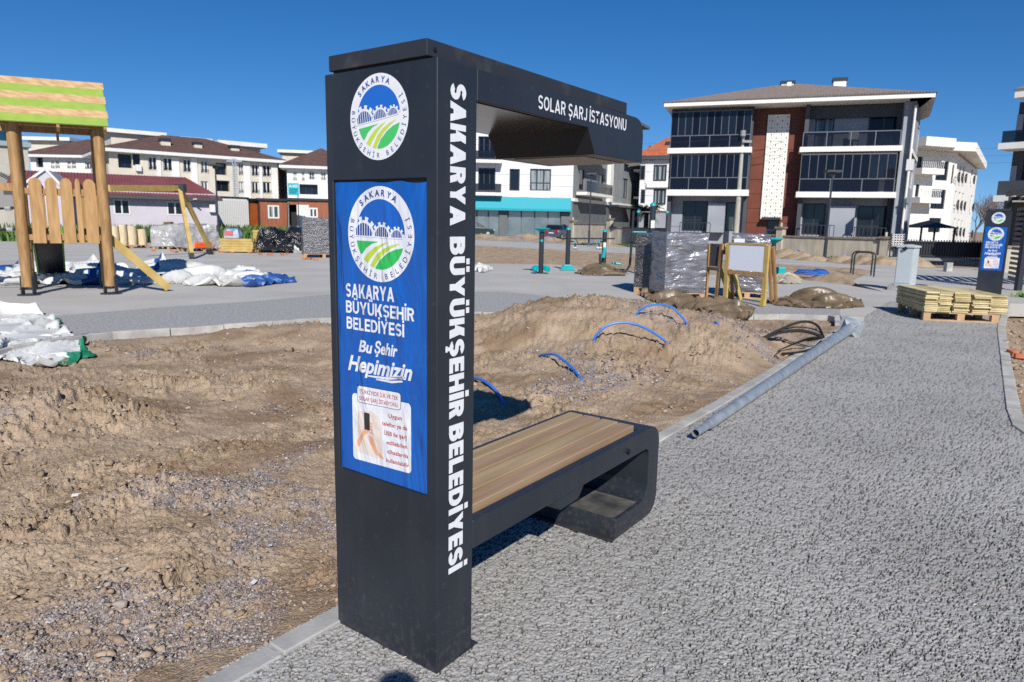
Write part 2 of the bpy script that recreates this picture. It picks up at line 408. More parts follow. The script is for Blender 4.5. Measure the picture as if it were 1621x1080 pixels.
# second footpath and street in the distance
p2 = [G(x, y).xy for x, y in ((600, 377), (750, 380.5), (1000, 391.5), (1240, 410.5), (1345, 419), (1440, 422), (1440, 424), (1386, 426.5), (1240, 418.5), (1000, 401.5), (750, 388.5), (600, 384))]
slab('far_footpath', [tuple(p) for p in p2], -.0, mat('far_path_concrete', (.33, .33, .32), .9, col2=(.40, .40, .385), scale=.8))
rd = [G(x, y).xy for x, y in ((500, 378), (750, 378.5), (905, 384.5), (940, 386))] + [(14, 62), (14, 140), (-60, 140), (-60, 60)]
slab('street', [tuple(p) for p in rd], -.02, road_m)
yard = [G(x, y).xy for x, y in ((-400, 362), (200, 366), (520, 380), (600, 384))] + [(-3.5, 64), (-60, 140), (-140, 140)]
slab('side_street', [tuple(p) for p in yard], -.03, road_m)

# --- soil bed surface -------------------------------------------------
def soil_h(x, y, micro=True):
    """height of the loose soil, metres"""
    wx = x + .25 * fbm(x, y, 1.3, 3, 40); wy = y + .25 * fbm(x, y, 1.3, 3, 47)
    z = -.085 + .085 * fbm(wx, wy, .75, 3, 3)
    # mound behind the bench
    def bump(cx, cy, sx, sy, h, rot=0., pw=2.):
        c, s = math.cos(rot), math.sin(rot)
        u = (wx - cx) * c + (wy - cy) * s; v = -(wx - cx) * s + (wy - cy) * c
        return h * np.exp(-(np.abs(u / sx) ** pw + np.abs(v / sy) ** pw))
    md = bump(1.15, 9.7, 1.35, 1.25, .56, .1, 2.3) + bump(2.85, 9.5, 1.2, 1.0, .33, .5) + bump(-.7, 9.8, 1.3, 1.1, .24) + bump(.9, 7.6, 1.5, 1.3, .18, .6) + bump(2.5, 8.2, .7, .7, .12)
    heapl = bump(-4.0, 5.25, .8, .6, .27, .3) + bump(-2.2, 3.7, .45, .35, .06, .4) + bump(-1.55, 3.25, .3, .3, .05) + bump(-3.75, 6.9, 1.8, .6, .05, .2)
    low = bump(-3.1, 9.7, 1.1, .8, .13) + bump(-1.8, 3.3, .7, .5, .05, .6) + bump(-2.7, 2.9, .6, .5, .05)
    z = z + md + heapl + low
    rough = .30 + .95 * sstep(-.12, .3, fbm(wx, wy, .8, 3, 9)) + 1.1 * np.clip(heapl / .2, 0, 1) + .5 * np.clip(md / .3, 0, 1)
    z = z + rough * (.030 * fbm(wx, wy, 3.1, 3, 12) + .022 * np.abs(fbm(wx, wy, 6.3, 3, 20)) - .004)
    if micro:
        # broken clods: worley cells at two sizes with cracks between, then crumbs
        f1, f2, c1 = worley(wx * 7 + 3 * perlin(x * 3, y * 3, 5) * .3, wy * 7, 3)
        cl = sstep(.02, .22, f2 - f1) * (c1 - .30)
        msk = sstep(-.12, .3, fbm(x, y, 1.1, 3, 77)) + np.clip(heapl / .08, 0, 1) + .7 * np.clip(md / .2, 0, 1)
        mk = np.clip(msk, .16, 1.6)
        z = z + .050 * cl * mk
        jx = x + .02 * perlin(x * 15, y * 15, 91); jy = y + .02 * perlin(x * 15, y * 15, 92)
        g1, g2, c2 = worley(jx * 19, jy * 19, 8)
        z = z + .026 * (sstep(.02, .24, g2 - g1) * (c2 - .25)) * (.35 + mk)
        h1, h2, c3 = worley(jx * 48, jy * 48, 28)
        z = z + .011 * (sstep(.02, .3, h2 - h1) * (c3 - .2)) * (.6 + .6 * mk)
        z = z + (.022 * (.35 - np.abs(perlin(x * 11, y * 11, 61))) + .013 * (.35 - np.abs(perlin(x * 24, y * 24, 62)))) * (.12 + .95 * mk) + .004 * fbm(x, y, 50, 2, 33)
    # damp dips: shallow holes
    return z
bed = [tuple(p) for p in LK] + [(5.9, 12.0)] + [tuple(p) for p in reversed(FK)] + [(-12, 0.35)]
edge_pl = [tuple(p) for p in LK] + [(5.9, 12.0)] + [tuple(p) for p in reversed(FK)]
def bed_z(x, y, micro=True):
    z = soil_h(x, y, micro)
    d = dist_line(x, y, edge_pl); ins = in_poly(x, y, bed)
    dn = dist_line(x, y, [tuple(p) for p in LK])
    lim = np.where(dn < d + .01, -.012, -.10)       # close under the near kerb, lower under the far kerb face
    k = sstep(.02, .55, d)
    z = np.where(ins, lim + (z - lim) * k + .012 * (1 - k) * perlin(x * 9, y * 9, 2), -.12)
    return z
def view_grid(x0, x1, dx, y0, y1, dy, zref=0.):
    """vertex rows get closer together towards the foreground, as a terrain level-of-detail grid"""
    xs = np.arange(x0, x1, dx); ys = np.arange(y1, y0, -dy)
    az = np.arctan((xs - 810.5) / F_PX); dep = np.arctan((ys - 352) / (F_PX * 1.03))
    r = (CAM_H - zref) / np.tan(dep)
    Rr, A = np.meshgrid(r, az, indexing='ij')
    return Rr * np.sin(A) / np.cos(A * .0) , Rr * np.cos(A)
def grid_faces(nr, nc, keep):
    i = np.arange(nr * nc).reshape(nr, nc)
    q = np.stack([i[:-1, :-1], i[:-1, 1:], i[1:, 1:], i[1:, :-1]], -1).reshape(-1, 4)
    return q[keep.ravel()[q].all(1)]
def compact(V, Fq, attrs):
    used = np.zeros(len(V), bool); used[Fq.ravel()] = True
    idx = np.cumsum(used) - 1
    return V[used], idx[Fq], {k: a[used] for k, a in attrs.items()}

def gravel_mask(x, y):
    g = fbm(x, y, .9, 4, 101)
    sp_ = lambda cx, cy, r, k: k * np.exp(-((x - cx) ** 2 + (y - cy) ** 2) / r ** 2)
    near = sp_(-1.05, 3.1, .75, .42) + sp_(-1.6, 2.6, .45, .25) + sp_(1.6, 7.2, 1.2, .34) + sp_(2.9, 9.2, 1.1, .30) + sp_(.6, 6.3, .7, .22) + sp_(-1.5, 4.3, .6, .15)
    return np.clip(sstep(.0, .22, g + near - .26), 0, 1)
def damp_mask(x, y):
    return sstep(.12, .3, fbm(x * .7, y, 1.1, 4, 151)) 

soil_mat = bpy.data.materials.new('loose_soil'); soil_mat.use_nodes = True
def make_soil():
    n, l = nodes(soil_mat); p = n['Principled BSDF']; p.inputs['Roughness'].default_value = .95; p.inputs['Specular IOR Level'].default_value = .2
    tc = n.new('ShaderNodeTexCoord')
    def noise(sc, det=5, dist=0):
        t = n.new('ShaderNodeTexNoise'); t.inputs['Scale'].default_value = sc; t.inputs['Detail'].default_value = det; t.inputs['Distortion'].default_value = dist
        l.new(tc.outputs['Object'], t.inputs['Vector']); return t
    def ramp(src, pts):
        r = n.new('ShaderNodeValToRGB'); e = r.color_ramp.elements
        while len(e) < len(pts): e.new(.5)
        for k, (ps, c) in enumerate(pts): e[k].position = ps; e[k].color = (*c, 1)
        l.new(src, r.inputs[0]); return r
    def mix(a, b, f, mode='MIX'):
        x = n.new('ShaderNodeMix'); x.data_type = 'RGBA'; x.blend_type = mode
        if hasattr(f, 'links'): l.new(f, x.inputs[0])
        else: x.inputs[0].default_value = f
        l.new(a, x.inputs[6]); l.new(b, x.inputs[7]); return x.outputs[2]
    base = ramp(noise(2.2, 7, .4).outputs[0], [(.3, (.262, .193, .130)), (.5, (.348, .262, .182)), (.7, (.422, .328, .238))])
    fine = ramp(noise(55, 3).outputs[0], [(.35, (.80, .80, .80)), (.65, (1.12, 1.12, 1.12))])
    tan = mix(base.outputs[0], fine.outputs[0], 1., 'MULTIPLY')
    v = n.new('ShaderNodeTexVoronoi'); v.inputs['Scale'].default_value = 95; l.new(tc.outputs['Object'], v.inputs['Vector'])
    sp = n.new('ShaderNodeSeparateColor'); l.new(v.outputs['Color'], sp.inputs[0])
    grv = ramp(sp.outputs[0], [(0., (.12, .105, .11)), (.35, (.225, .19, .185)), (.7, (.31, .255, .235)), (1., (.42, .40, .39))])
    at = n.new('ShaderNodeAttribute'); at.attribute_name = 'gravel'
    dm = n.new('ShaderNodeAttribute'); dm.attribute_name = 'damp'
    brk = n.new('ShaderNodeMath'); brk.operation = 'MULTIPLY'; l.new(at.outputs['Fac'], brk.inputs[0])
    b2 = ramp(noise(9, 5).outputs[0], [(.42, (0, 0, 0)), (.56, (1, 1, 1))]); l.new(b2.outputs[0], brk.inputs[1])
    c1 = mix(tan, grv.outputs[0], brk.outputs[0])
    dk = ramp(noise(3, 4).outputs[0], [(.3, (.175, .11, .062)), (.7, (.22, .145, .088))])
    dmm = n.new('ShaderNodeMath'); dmm.operation = 'MULTIPLY'; dmm.inputs[1].default_value = .6; l.new(dm.outputs['Fac'], dmm.inputs[0])
    c2 = mix(c1, dk.outputs[0], dmm.outputs[0])
    l.new(c2, p.inputs['Base Color'])
    bp = n.new('ShaderNodeBump'); bp.inputs['Strength'].default_value = .9; bp.inputs['Distance'].default_value = .012
    l.new(noise(70, 5).outputs[0], bp.inputs['Height'])
    bp2 = n.new('ShaderNodeBump'); bp2.inputs['Strength'].default_value = .6; bp2.inputs['Distance'].default_value = .006
    l.new(v.outputs['Distance'], bp2.inputs['Height']); l.new(bp.outputs[0], bp2.inputs['Normal']); l.new(bp2.outputs[0], p.inputs['Normal'])
make_soil()
X, Y = view_grid(-120, 1380, 1.75, 470, 1240, 1.2)
ins = in_poly(X, Y, bed) | (dist_line(X, Y, edge_pl) < .07)
ins &= Y > .3
Z = bed_z(X, Y)
V = np.stack([X.ravel(), Y.ravel(), Z.ravel()], 1)
Fq = grid_faces(*X.shape, ins)
V, Fq, at = compact(V, Fq, {'gravel': gravel_mask(X, Y).ravel(), 'damp': damp_mask(X, Y).ravel()})
o = np_mesh('soil_bed', V, Fq, soil_mat, attrs=at, smooth=False); o['kind'] = 'structure'

# right hand soil patch beyond the path kerb
def rsoil_z(x, y, micro=True):
    d = dist_line(x, y, [tuple(p) for p in RK])
    z = soil_h(x + 9.3, y - 4.2, micro) * .9 + .0
    return -.02 + (z + .02) * sstep(.02, .4, d)
X, Y = view_grid(1480, 1900, 2.6, 462, 1000, 2.0)
RP = [tuple(p) for p in RK] + [(22, 15.6), (12, 2), (3.2, .2)]
ins = in_poly(X, Y, RP) | (dist_line(X, Y, [tuple(p) for p in RK]) < .06)
V = np.stack([X.ravel(), Y.ravel(), rsoil_z(X, Y).ravel()], 1)
V, Fq, at = compact(V, grid_faces(*X.shape, ins), {'gravel': gravel_mask(X, Y).ravel(), 'damp': (damp_mask(X, Y) * .6).ravel()})
o = np_mesh('soil_patch', V, Fq, soil_mat, attrs=at); o['kind'] = 'structure'

# far strip of raked soil beyond the plaza, with low heaps along the footpath
X, Y = np.meshgrid(np.linspace(-9, 26, 420), np.linspace(20, 52, 330), indexing='xy')
fs = [tuple(G(x, y).xy) for x, y in ((600, 384), (750, 388.5), (1000, 401.5), (1240, 418.5), (1386, 426.5), (1350, 448), (1410, 463), (1330, 450), (1240, 441), (1160, 437), (1010, 431), (880, 420), (750, 418), (660, 414))]
ins = in_poly(X, Y, fs)
dd = dist_line(X, Y, fs + fs[:1])
hp = lambda cx, cy, sx, sy, h: h * np.exp(-(((X - cx) / sx) ** 2 + ((Y - cy) / sy) ** 2))
c1 = G(1300, 447); c2 = G(1385, 452); c3 = G(1265, 432)
Z = -.05 + sstep(0, .5, dd) * (.05 + .05 * fbm(X, Y, 1.1, 4, 5) + .05 * np.abs(fbm(X, Y, 3., 2, 6))) + sstep(0, .5, dd) * (hp(c1.x, c1.y, 1.3, .8, .30) + hp(c2.x, c2.y, .9, .7, .28) + hp(c3.x, c3.y, 1.4, .8, .12))
V = np.stack([X.ravel(), Y.ravel(), Z.ravel()], 1)
V, Fq, at = compact(V, grid_faces(*X.shape, ins), {'gravel': (gravel_mask(X * .4, Y * .4) * .3).ravel(), 'damp': (damp_mask(X * .3, Y * .3) * .25).ravel()})
o = np_mesh('far_soil_strip', V, Fq, soil_mat, attrs=at); o['kind'] = 'structure'

# --- porous path in the foreground: real pits and stones ---------------
path_mat = bpy.data.materials.new('porous_asphalt'); path_mat.use_nodes = True
def make_path():
    n, l = nodes(path_mat); p = n['Principled BSDF']; p.inputs['Roughness'].default_value = .85; p.inputs['Specular IOR Level'].default_value = .3
    tc = n.new('ShaderNodeTexCoord')
    def noise(sc, det=4):
        t = n.new('ShaderNodeTexNoise'); t.inputs['Scale'].default_value = sc; t.inputs['Detail'].default_value = det
        l.new(tc.outputs['Object'], t.inputs['Vector']); return t
    def ramp(src, pts):
        r = n.new('ShaderNodeValToRGB'); e = r.color_ramp.elements
        while len(e) < len(pts): e.new(.5)
        for k, (ps, c) in enumerate(pts): e[k].position = ps; e[k].color = (*c, 1)
        l.new(src, r.inputs[0]); return r
    def mul(a, b, f=1., mode='MULTIPLY'):
        x = n.new('ShaderNodeMix'); x.data_type = 'RGBA'; x.blend_type = mode
        if hasattr(f, 'links'): l.new(f, x.inputs[0])
        else: x.inputs[0].default_value = f
        l.new(a, x.inputs[6]); l.new(b, x.inputs[7]); return x.outputs[2]
    a = ramp(noise(1.1, 5).outputs[0], [(.3, (.305, .300, .290)), (.7, (.385, .379, .368))])
    f = ramp(noise(75, 3).outputs[0], [(.3, (.74, .74, .75)), (.7, (1.16, 1.16, 1.15))])
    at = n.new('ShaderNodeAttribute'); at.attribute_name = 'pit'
    pit_shade = ramp(at.outputs['Fac'], [(0., (1, 1, 1)), (.7, (.05, .05, .05))])       # pits tinted near black: crevice shade painted into the colour
    c = mul(mul(a.outputs[0], f.outputs[0]), pit_shade.outputs[0])
    dust = ramp(noise(3.3, 6).outputs[0], [(.63, (0, 0, 0)), (.74, (1, 1, 1))])
    ds = n.new('ShaderNodeRGB'); ds.outputs[0].default_value = (.40, .34, .26, 1)
    fm = n.new('ShaderNodeMath'); fm.operation = 'MULTIPLY'; fm.inputs[1].default_value = .35; l.new(dust.outputs[0], fm.inputs[0])
    c = mul(c, ds.outputs[0], fm.outputs[0], 'MIX')
    l.new(c, p.inputs['Base Color'])
    bp = n.new('ShaderNodeBump'); bp.inputs['Strength'].default_value = .8; bp.inputs['Distance'].default_value = .010
    l.new(noise(60, 4).outputs[0], bp.inputs['Height'])
    v = n.new('ShaderNodeTexVoronoi'); v.inputs['Scale'].default_value = 80; l.new(tc.outputs['Object'], v.inputs['Vector'])
    bp2 = n.new('ShaderNodeBump'); bp2.inputs['Strength'].default_value = .35; bp2.inputs['Distance'].default_value = .006; bp2.invert = True
    l.new(v.outputs['Distance'], bp2.inputs['Height']); l.new(bp.outputs[0], bp2.inputs['Normal']); l.new(bp2.outputs[0], p.inputs['Normal'])
make_path()
PP = [tuple(p) for p in LK] + [(6.6, 12.9), (8.6, 15.79), (11.2, 15.79)] + [tuple(p) for p in reversed(RK)]
X, Y = view_grid(180, 1760, 1.75, 432, 1240, 1.45)
ins = (in_poly(X, Y, PP) | (dist_line(X, Y, [tuple(p) for p in LK]) < .05) | (dist_line(X, Y, [tuple(p) for p in RK]) < .05)) & (Y > .25)
wx = X + .010 * perlin(X * 26, Y * 26, 3); wy = Y + .010 * perlin(X * 26 + 9, Y * 26, 4)
f1, f2, cc = worley(wx * 64, wy * 64, 5)
g1, g2, c2 = worley(wx * 52 + 5, wy * 52, 15)
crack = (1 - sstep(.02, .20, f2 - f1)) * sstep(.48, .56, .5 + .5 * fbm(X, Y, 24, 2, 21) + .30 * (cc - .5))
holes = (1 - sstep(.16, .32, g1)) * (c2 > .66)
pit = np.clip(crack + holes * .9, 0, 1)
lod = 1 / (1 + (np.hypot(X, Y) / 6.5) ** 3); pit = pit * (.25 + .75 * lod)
Z = .001 + .003 * fbm(X, Y, 4, 3, 8) + lod * (.0045 * (cc - .5) * sstep(.05, .3, f2 - f1) + .0030 * fbm(X, Y, 40, 2, 9)) - .016 * pit
# nudge under the kerbs
V = np.stack([X.ravel(), Y.ravel(), Z.ravel()], 1)
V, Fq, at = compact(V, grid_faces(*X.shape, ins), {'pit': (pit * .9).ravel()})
o = np_mesh('path', V, Fq, path_mat, attrs=at); o['kind'] = 'structure'
# base slab that closes the path from below
slab('path_base', PP, -.03, plaza_m, .25)

# --- kerb stones --------------------------------------------------------
def kerb(name, pl, w, top, bot, L, side=1, jitter=.004, mats=(concrete, concrete2), gap=.006):
    root = thing(name, None, None, (pl[0][0], pl[0][1], 0)); root['kind'] = 'structure'
    pts = []; acc = 0.; seg = [(Vector(a), Vector(b)) for a, b in zip(pl[:-1], pl[1:])]
    total = sum((b - a).length for a, b in seg)
    def at_(s):
        for a, b in seg:
            l_ = (b - a).length
            if s <= l_ + 1e-6: return a + (b - a) * (s / l_)
            s -= l_
        return seg[-1][1]
    n = max(1, round(total / L)); st_ = total / n
    for k in range(n):
        a, b = at_(k * st_), at_((k + 1) * st_); t = (b - a).normalized(); nn = Vector((-t.y, t.x)) * side
        a = a + t * gap / 2; b = b - t * gap / 2
        j = R_.uniform(-jitter, jitter); jz = R_.uniform(-jitter, jitter)
        c = [(a + nn * j).to_tuple(), (b + nn * j).to_tuple(), (b + nn * (w + j)).to_tuple(), (a + nn * (w + j)).to_tuple()]
        MB().prism(c, lambda x, y, d: (x, y, d), bot, top + jz).build('kerb_stone', mats[R_.random() < .4], root, bevel=.006, bseg=1)
    return root
kerb('near_kerb', [(p.x + .057, p.y - .04) for p in LK], .10, .012, -.22, .62, 1)
kerb('path_right_kerb', [tuple(p) for p in RK], .11, .012, -.2, .62, -1, .001, (concrete, concrete))
kerb('far_kerb', [tuple(p) for p in FK[:6]], .10, .010, -.24, .75, -1, .006)
kerb('far_kerb_right', [tuple(p) for p in FK[5:]] + [(5.62, 11.72)], .10, .006, -.105, .5, -1, .006)
kerb('block_course', [tuple(p + Vector((0, -.02))) for p in FK[5:]] + [(5.60, 11.68)], .10, -.112, -.32, .42, -1, .006)

# --- loose clods and pebbles ------------------------------------------
def ico(sub):
    bm = bmesh.new(); bmesh.ops.create_icosphere(bm, subdivisions=sub, radius=1)
    v = np.array([q.co[:] for q in bm.verts]); f = np.array([[q.index for q in p.verts] for p in bm.faces]); bm.free(); return v, f
def hull(r_, k=13):
    """an angular broken lump: convex hull of a few random points"""
    bm = bmesh.new()
    for q in range(k):
        d = r_.normal(size=3); d /= np.linalg.norm(d); bm.verts.new(tuple(d * r_.uniform(.75, 1.1)))
    g = bmesh.ops.convex_hull(bm, input=bm.verts); bmesh.ops.delete(bm, geom=list({e for e in g['geom_interior'] if isinstance(e, bmesh.types.BMVert)}), context='VERTS')
    bmesh.ops.triangulate(bm, faces=bm.faces); bm.verts.index_update(); v = np.array([q.co[:] for q in bm.verts]); f = np.array([[q.index for q in p.verts] for p in bm.faces]); bm.free(); return v, f
def scatter(name, n, sub, region, zf, rmin, rmax, m_, dens=None, flat=.65, seed=1, sink=.3, smooth=False, pw=2.5, base=None, collect=None):
    if sub == 0:
        out = []; rr = np.random.default_rng(seed + 900)
        for k in range(7): scatter(name, n // 7, 1, region, zf, rmin, rmax, m_, dens, flat, seed + 31 * k, sink, False, pw, hull(rr), out)
        off = 0; VV = []; FF = []; GG = []
        for V, Fq, g in out: VV.append(V); FF.append(Fq + off); GG.append(g); off += len(V)
        return np_mesh(name, np.concatenate(VV), np.concatenate(FF), m_, smooth=False, attrs={'rnd': np.concatenate(GG)})
    r_ = np.random.default_rng(seed); bv, bf = base if base else ico(sub)
    P = []
    (x0, x1), (y0, y1) = region
    while len(P) < n:
        k = n * 6
        # more where the camera is near: constant density per solid angle
        u = r_.random(k); yy = 1 / (1 / y0 + u * (1 / y1 - 1 / y0)); xx = r_.uniform(x0, x1, k) * yy
        ok = in_poly(xx, yy, bed if dens != 'r' else RP)
        if callable(dens): ok &= r_.random(k) < dens(xx, yy)
        P += list(zip(xx[ok], yy[ok]))
        if not ok.any(): break
    P = np.array(P[:n]); x, y = P[:, 0], P[:, 1]
    rr = rmin + (rmax - rmin) * r_.random(n) ** pw
    rr = rr * np.clip(y / 5., .7, 1.6)
    z = zf(x, y) + rr * (flat - sink)
    a = r_.random(n) * 6.283; ca, sa = np.cos(a), np.sin(a)
    nv = len(bv)
    J = 1 + .5 * (r_.random((n, nv)) - .5); J = 1 + .12 * (r_.random((n, nv)) - .5) if base else np.clip(J + .45 * np.sign(np.sin(bv[None, :, 0] * 2.2 + r_.random((n, 1)) * 6.3)) * np.sin(bv[None, :, 1] * 2.7 + r_.random((n, 1)) * 6.3) * .6, .5, 1.6)
    lx = bv[None, :, 0] * J * r_.uniform(.7, 1.3, (n, 1)); ly = bv[None, :, 1] * J; lz = bv[None, :, 2] * J * flat
    VX = x[:, None] + rr[:, None] * (lx * ca[:, None] - ly * sa[:, None]); VY = y[:, None] + rr[:, None] * (lx * sa[:, None] + ly * ca[:, None]); VZ = z[:, None] + rr[:, None] * lz
    V = np.stack([VX.ravel(), VY.ravel(), VZ.ravel()], 1)
    Fq = (bf[None] + (np.arange(n) * nv)[:, None, None]).reshape(-1, 3)
    g = np.repeat(r_.random(n), nv)
    if collect is not None: collect.append((V, Fq, g)); return None
    o = np_mesh(name, V, Fq, m_, smooth=smooth, attrs={'rnd': g}); return o
def rnd_mat(name, pts, rough=.9, bump=.5, bscale=60):
    M = bpy.data.materials.new(name); M.use_nodes = True; n, l = nodes(M); p = n['Principled BSDF']; p.inputs['Roughness'].default_value = rough
    p.inputs['Specular IOR Level'].default_value = .25
    at = n.new('ShaderNodeAttribute'); at.attribute_name = 'rnd'
    r = n.new('ShaderNodeValToRGB'); e = r.color_ramp.elements
    while len(e) < len(pts): e.new(.5)
    for k, (ps, c) in enumerate(pts): e[k].position = ps; e[k].color = (*c, 1)
    l.new(at.outputs['Fac'], r.inputs[0]); l.new(r.outputs[0], p.inputs['Base Color'])
    t = n.new('ShaderNodeTexNoise'); t.inputs['Scale'].default_value = bscale; tc = n.new('ShaderNodeTexCoord'); l.new(tc.outputs['Object'], t.inputs['Vector'])
    b = n.new('ShaderNodeBump'); b.inputs['Strength'].default_value = bump; b.inputs['Distance'].default_value = .01
    l.new(t.outputs[0], b.inputs['Height']); l.new(b.outputs[0], p.inputs['Normal']); return M
clod_m = rnd_mat('clod_soil', [(0, (.245, .178, .122)), (.4, (.33, .245, .172)), (.8, (.39, .30, .218)), (1, (.31, .27, .24))])
peb_m = rnd_mat('pebble_mix', [(0, (.06, .055, .06)), (.25, (.20, .165, .16)), (.55, (.30, .235, .21)), (.85, (.34, .315, .30)), (1, (.46, .44, .42))], .7)
zb = lambda x, y: bed_z(x, y)
o = scatter('clods', 6500, 0, ((-1.0, .45), (2.0, 11.5)), zb, .004, .026, clod_m, dens=lambda x, y: np.clip(.12 + sstep(-.05, .3, fbm(x, y, 1.1, 3, 77)) + 2 * np.exp(-(((x + 4.1) / .9) ** 2 + ((y - 5.2) / .7) ** 2)), 0, 1), seed=3, pw=4.5, sink=.42)
tag(o, 'loose clods of dry tan soil scattered over the dug bed', 'soil clods', kind='stuff')
_hc = [(G(x, y), w) for x, y, w in ((190, 930, .38), (330, 890, .32), (60, 740, .55), (20, 780, .5), (390, 820, .25), (60, 960, .3), (560, 700, .2), (250, 820, .3), (430, 560, .8), (300, 990, .2), (1080, 600, .5), (900, 500, .5))]
def chunk_d(x, y): return np.clip(sum(np.exp(-((x - c.x) ** 2 + (y - c.y) ** 2) / w ** 2) for c, w in _hc) + .01, 0, 1)
o = scatter('soil_chunks', 230, 0, ((-1.0, .45), (2.0, 11.5)), zb, .012, .050, clod_m, dens=chunk_d, seed=13, pw=2.2, sink=.36)
tag(o, 'broken lumps of dug earth standing proud of the soil bed', 'soil lumps', kind='stuff')
o = scatter('pebbles', 15000, 1, ((-1.0, .5), (2.0, 10.5)), zb, .0035, .012, peb_m, dens=lambda x, y: np.clip(gravel_mask(x, y) + .04, 0, 1), seed=5)
tag(o, 'small grey and purple pebbles mixed into the soil bed', 'pebbles', kind='stuff')
o = scatter('rubble', 500, 0, ((.60, .82), (4., 14)), lambda x, y: rsoil_z(x, y), .006, .036, clod_m, dens='r', seed=6, smooth=True)
tag(o, 'stones and clods in the soil right of the path', 'rubble', kind='stuff')
#@@PART2
# ================================================================== SOLAR BENCH KIOSK
fA = lambda a, b, d: Vector((-d, -a, b))      # poster face: a to the right, b up, d outward
fB = lambda a, b, d: Vector((a, -d, b))       # long side: a away along the bench, b up, d outward
def ring_pts(n, r=1., a0=0, a1=360, cx=0, cy=0):
    return [(cx + r * math.cos(rad(a0 + (a1 - a0) * k / n)), cy + r * math.sin(rad(a0 + (a1 - a0) * k / n))) for k in range(n + (0 if a1 - a0 == 360 else 1))]
def text_tris(txt, offset=0., shear=0., extrude=0):
    c = bpy.data.curves.new('t', 'FONT'); c.body = txt; c.size = 1; c.offset = offset; c.shear = shear; c.resolution_u = 4
    o = bpy.data.objects.new('t', c); COL.objects.link(o)
    me = o.to_mesh(); vs = [(v.co.x, v.co.y) for v in me.vertices]; fs = [list(p.vertices) for p in me.polygons]
    o.to_mesh_clear(); bpy.data.objects.remove(o); bpy.data.curves.remove(c)
    return vs, fs
_cap = text_tris('H')[0]; CAPH = max(v[1] for v in _cap)
def put_text(mb, txt, fn, x0, x1, y0, h, d, offset=.0, shear=0, slope=0, lift=None):
    """fit text between x0 and x1, cap height h, baseline y0"""
    vs, fs = text_tris(txt, offset, shear)
    a, b = min(v[0] for v in vs), max(v[0] for v in vs); sx = (x1 - x0) / (b - a); sy = h / CAPH
    mb.add([fn(x0 + (x - a) * sx, y0 + y * sy + slope * (x - a) * sx, d) for x, y in vs], fs)
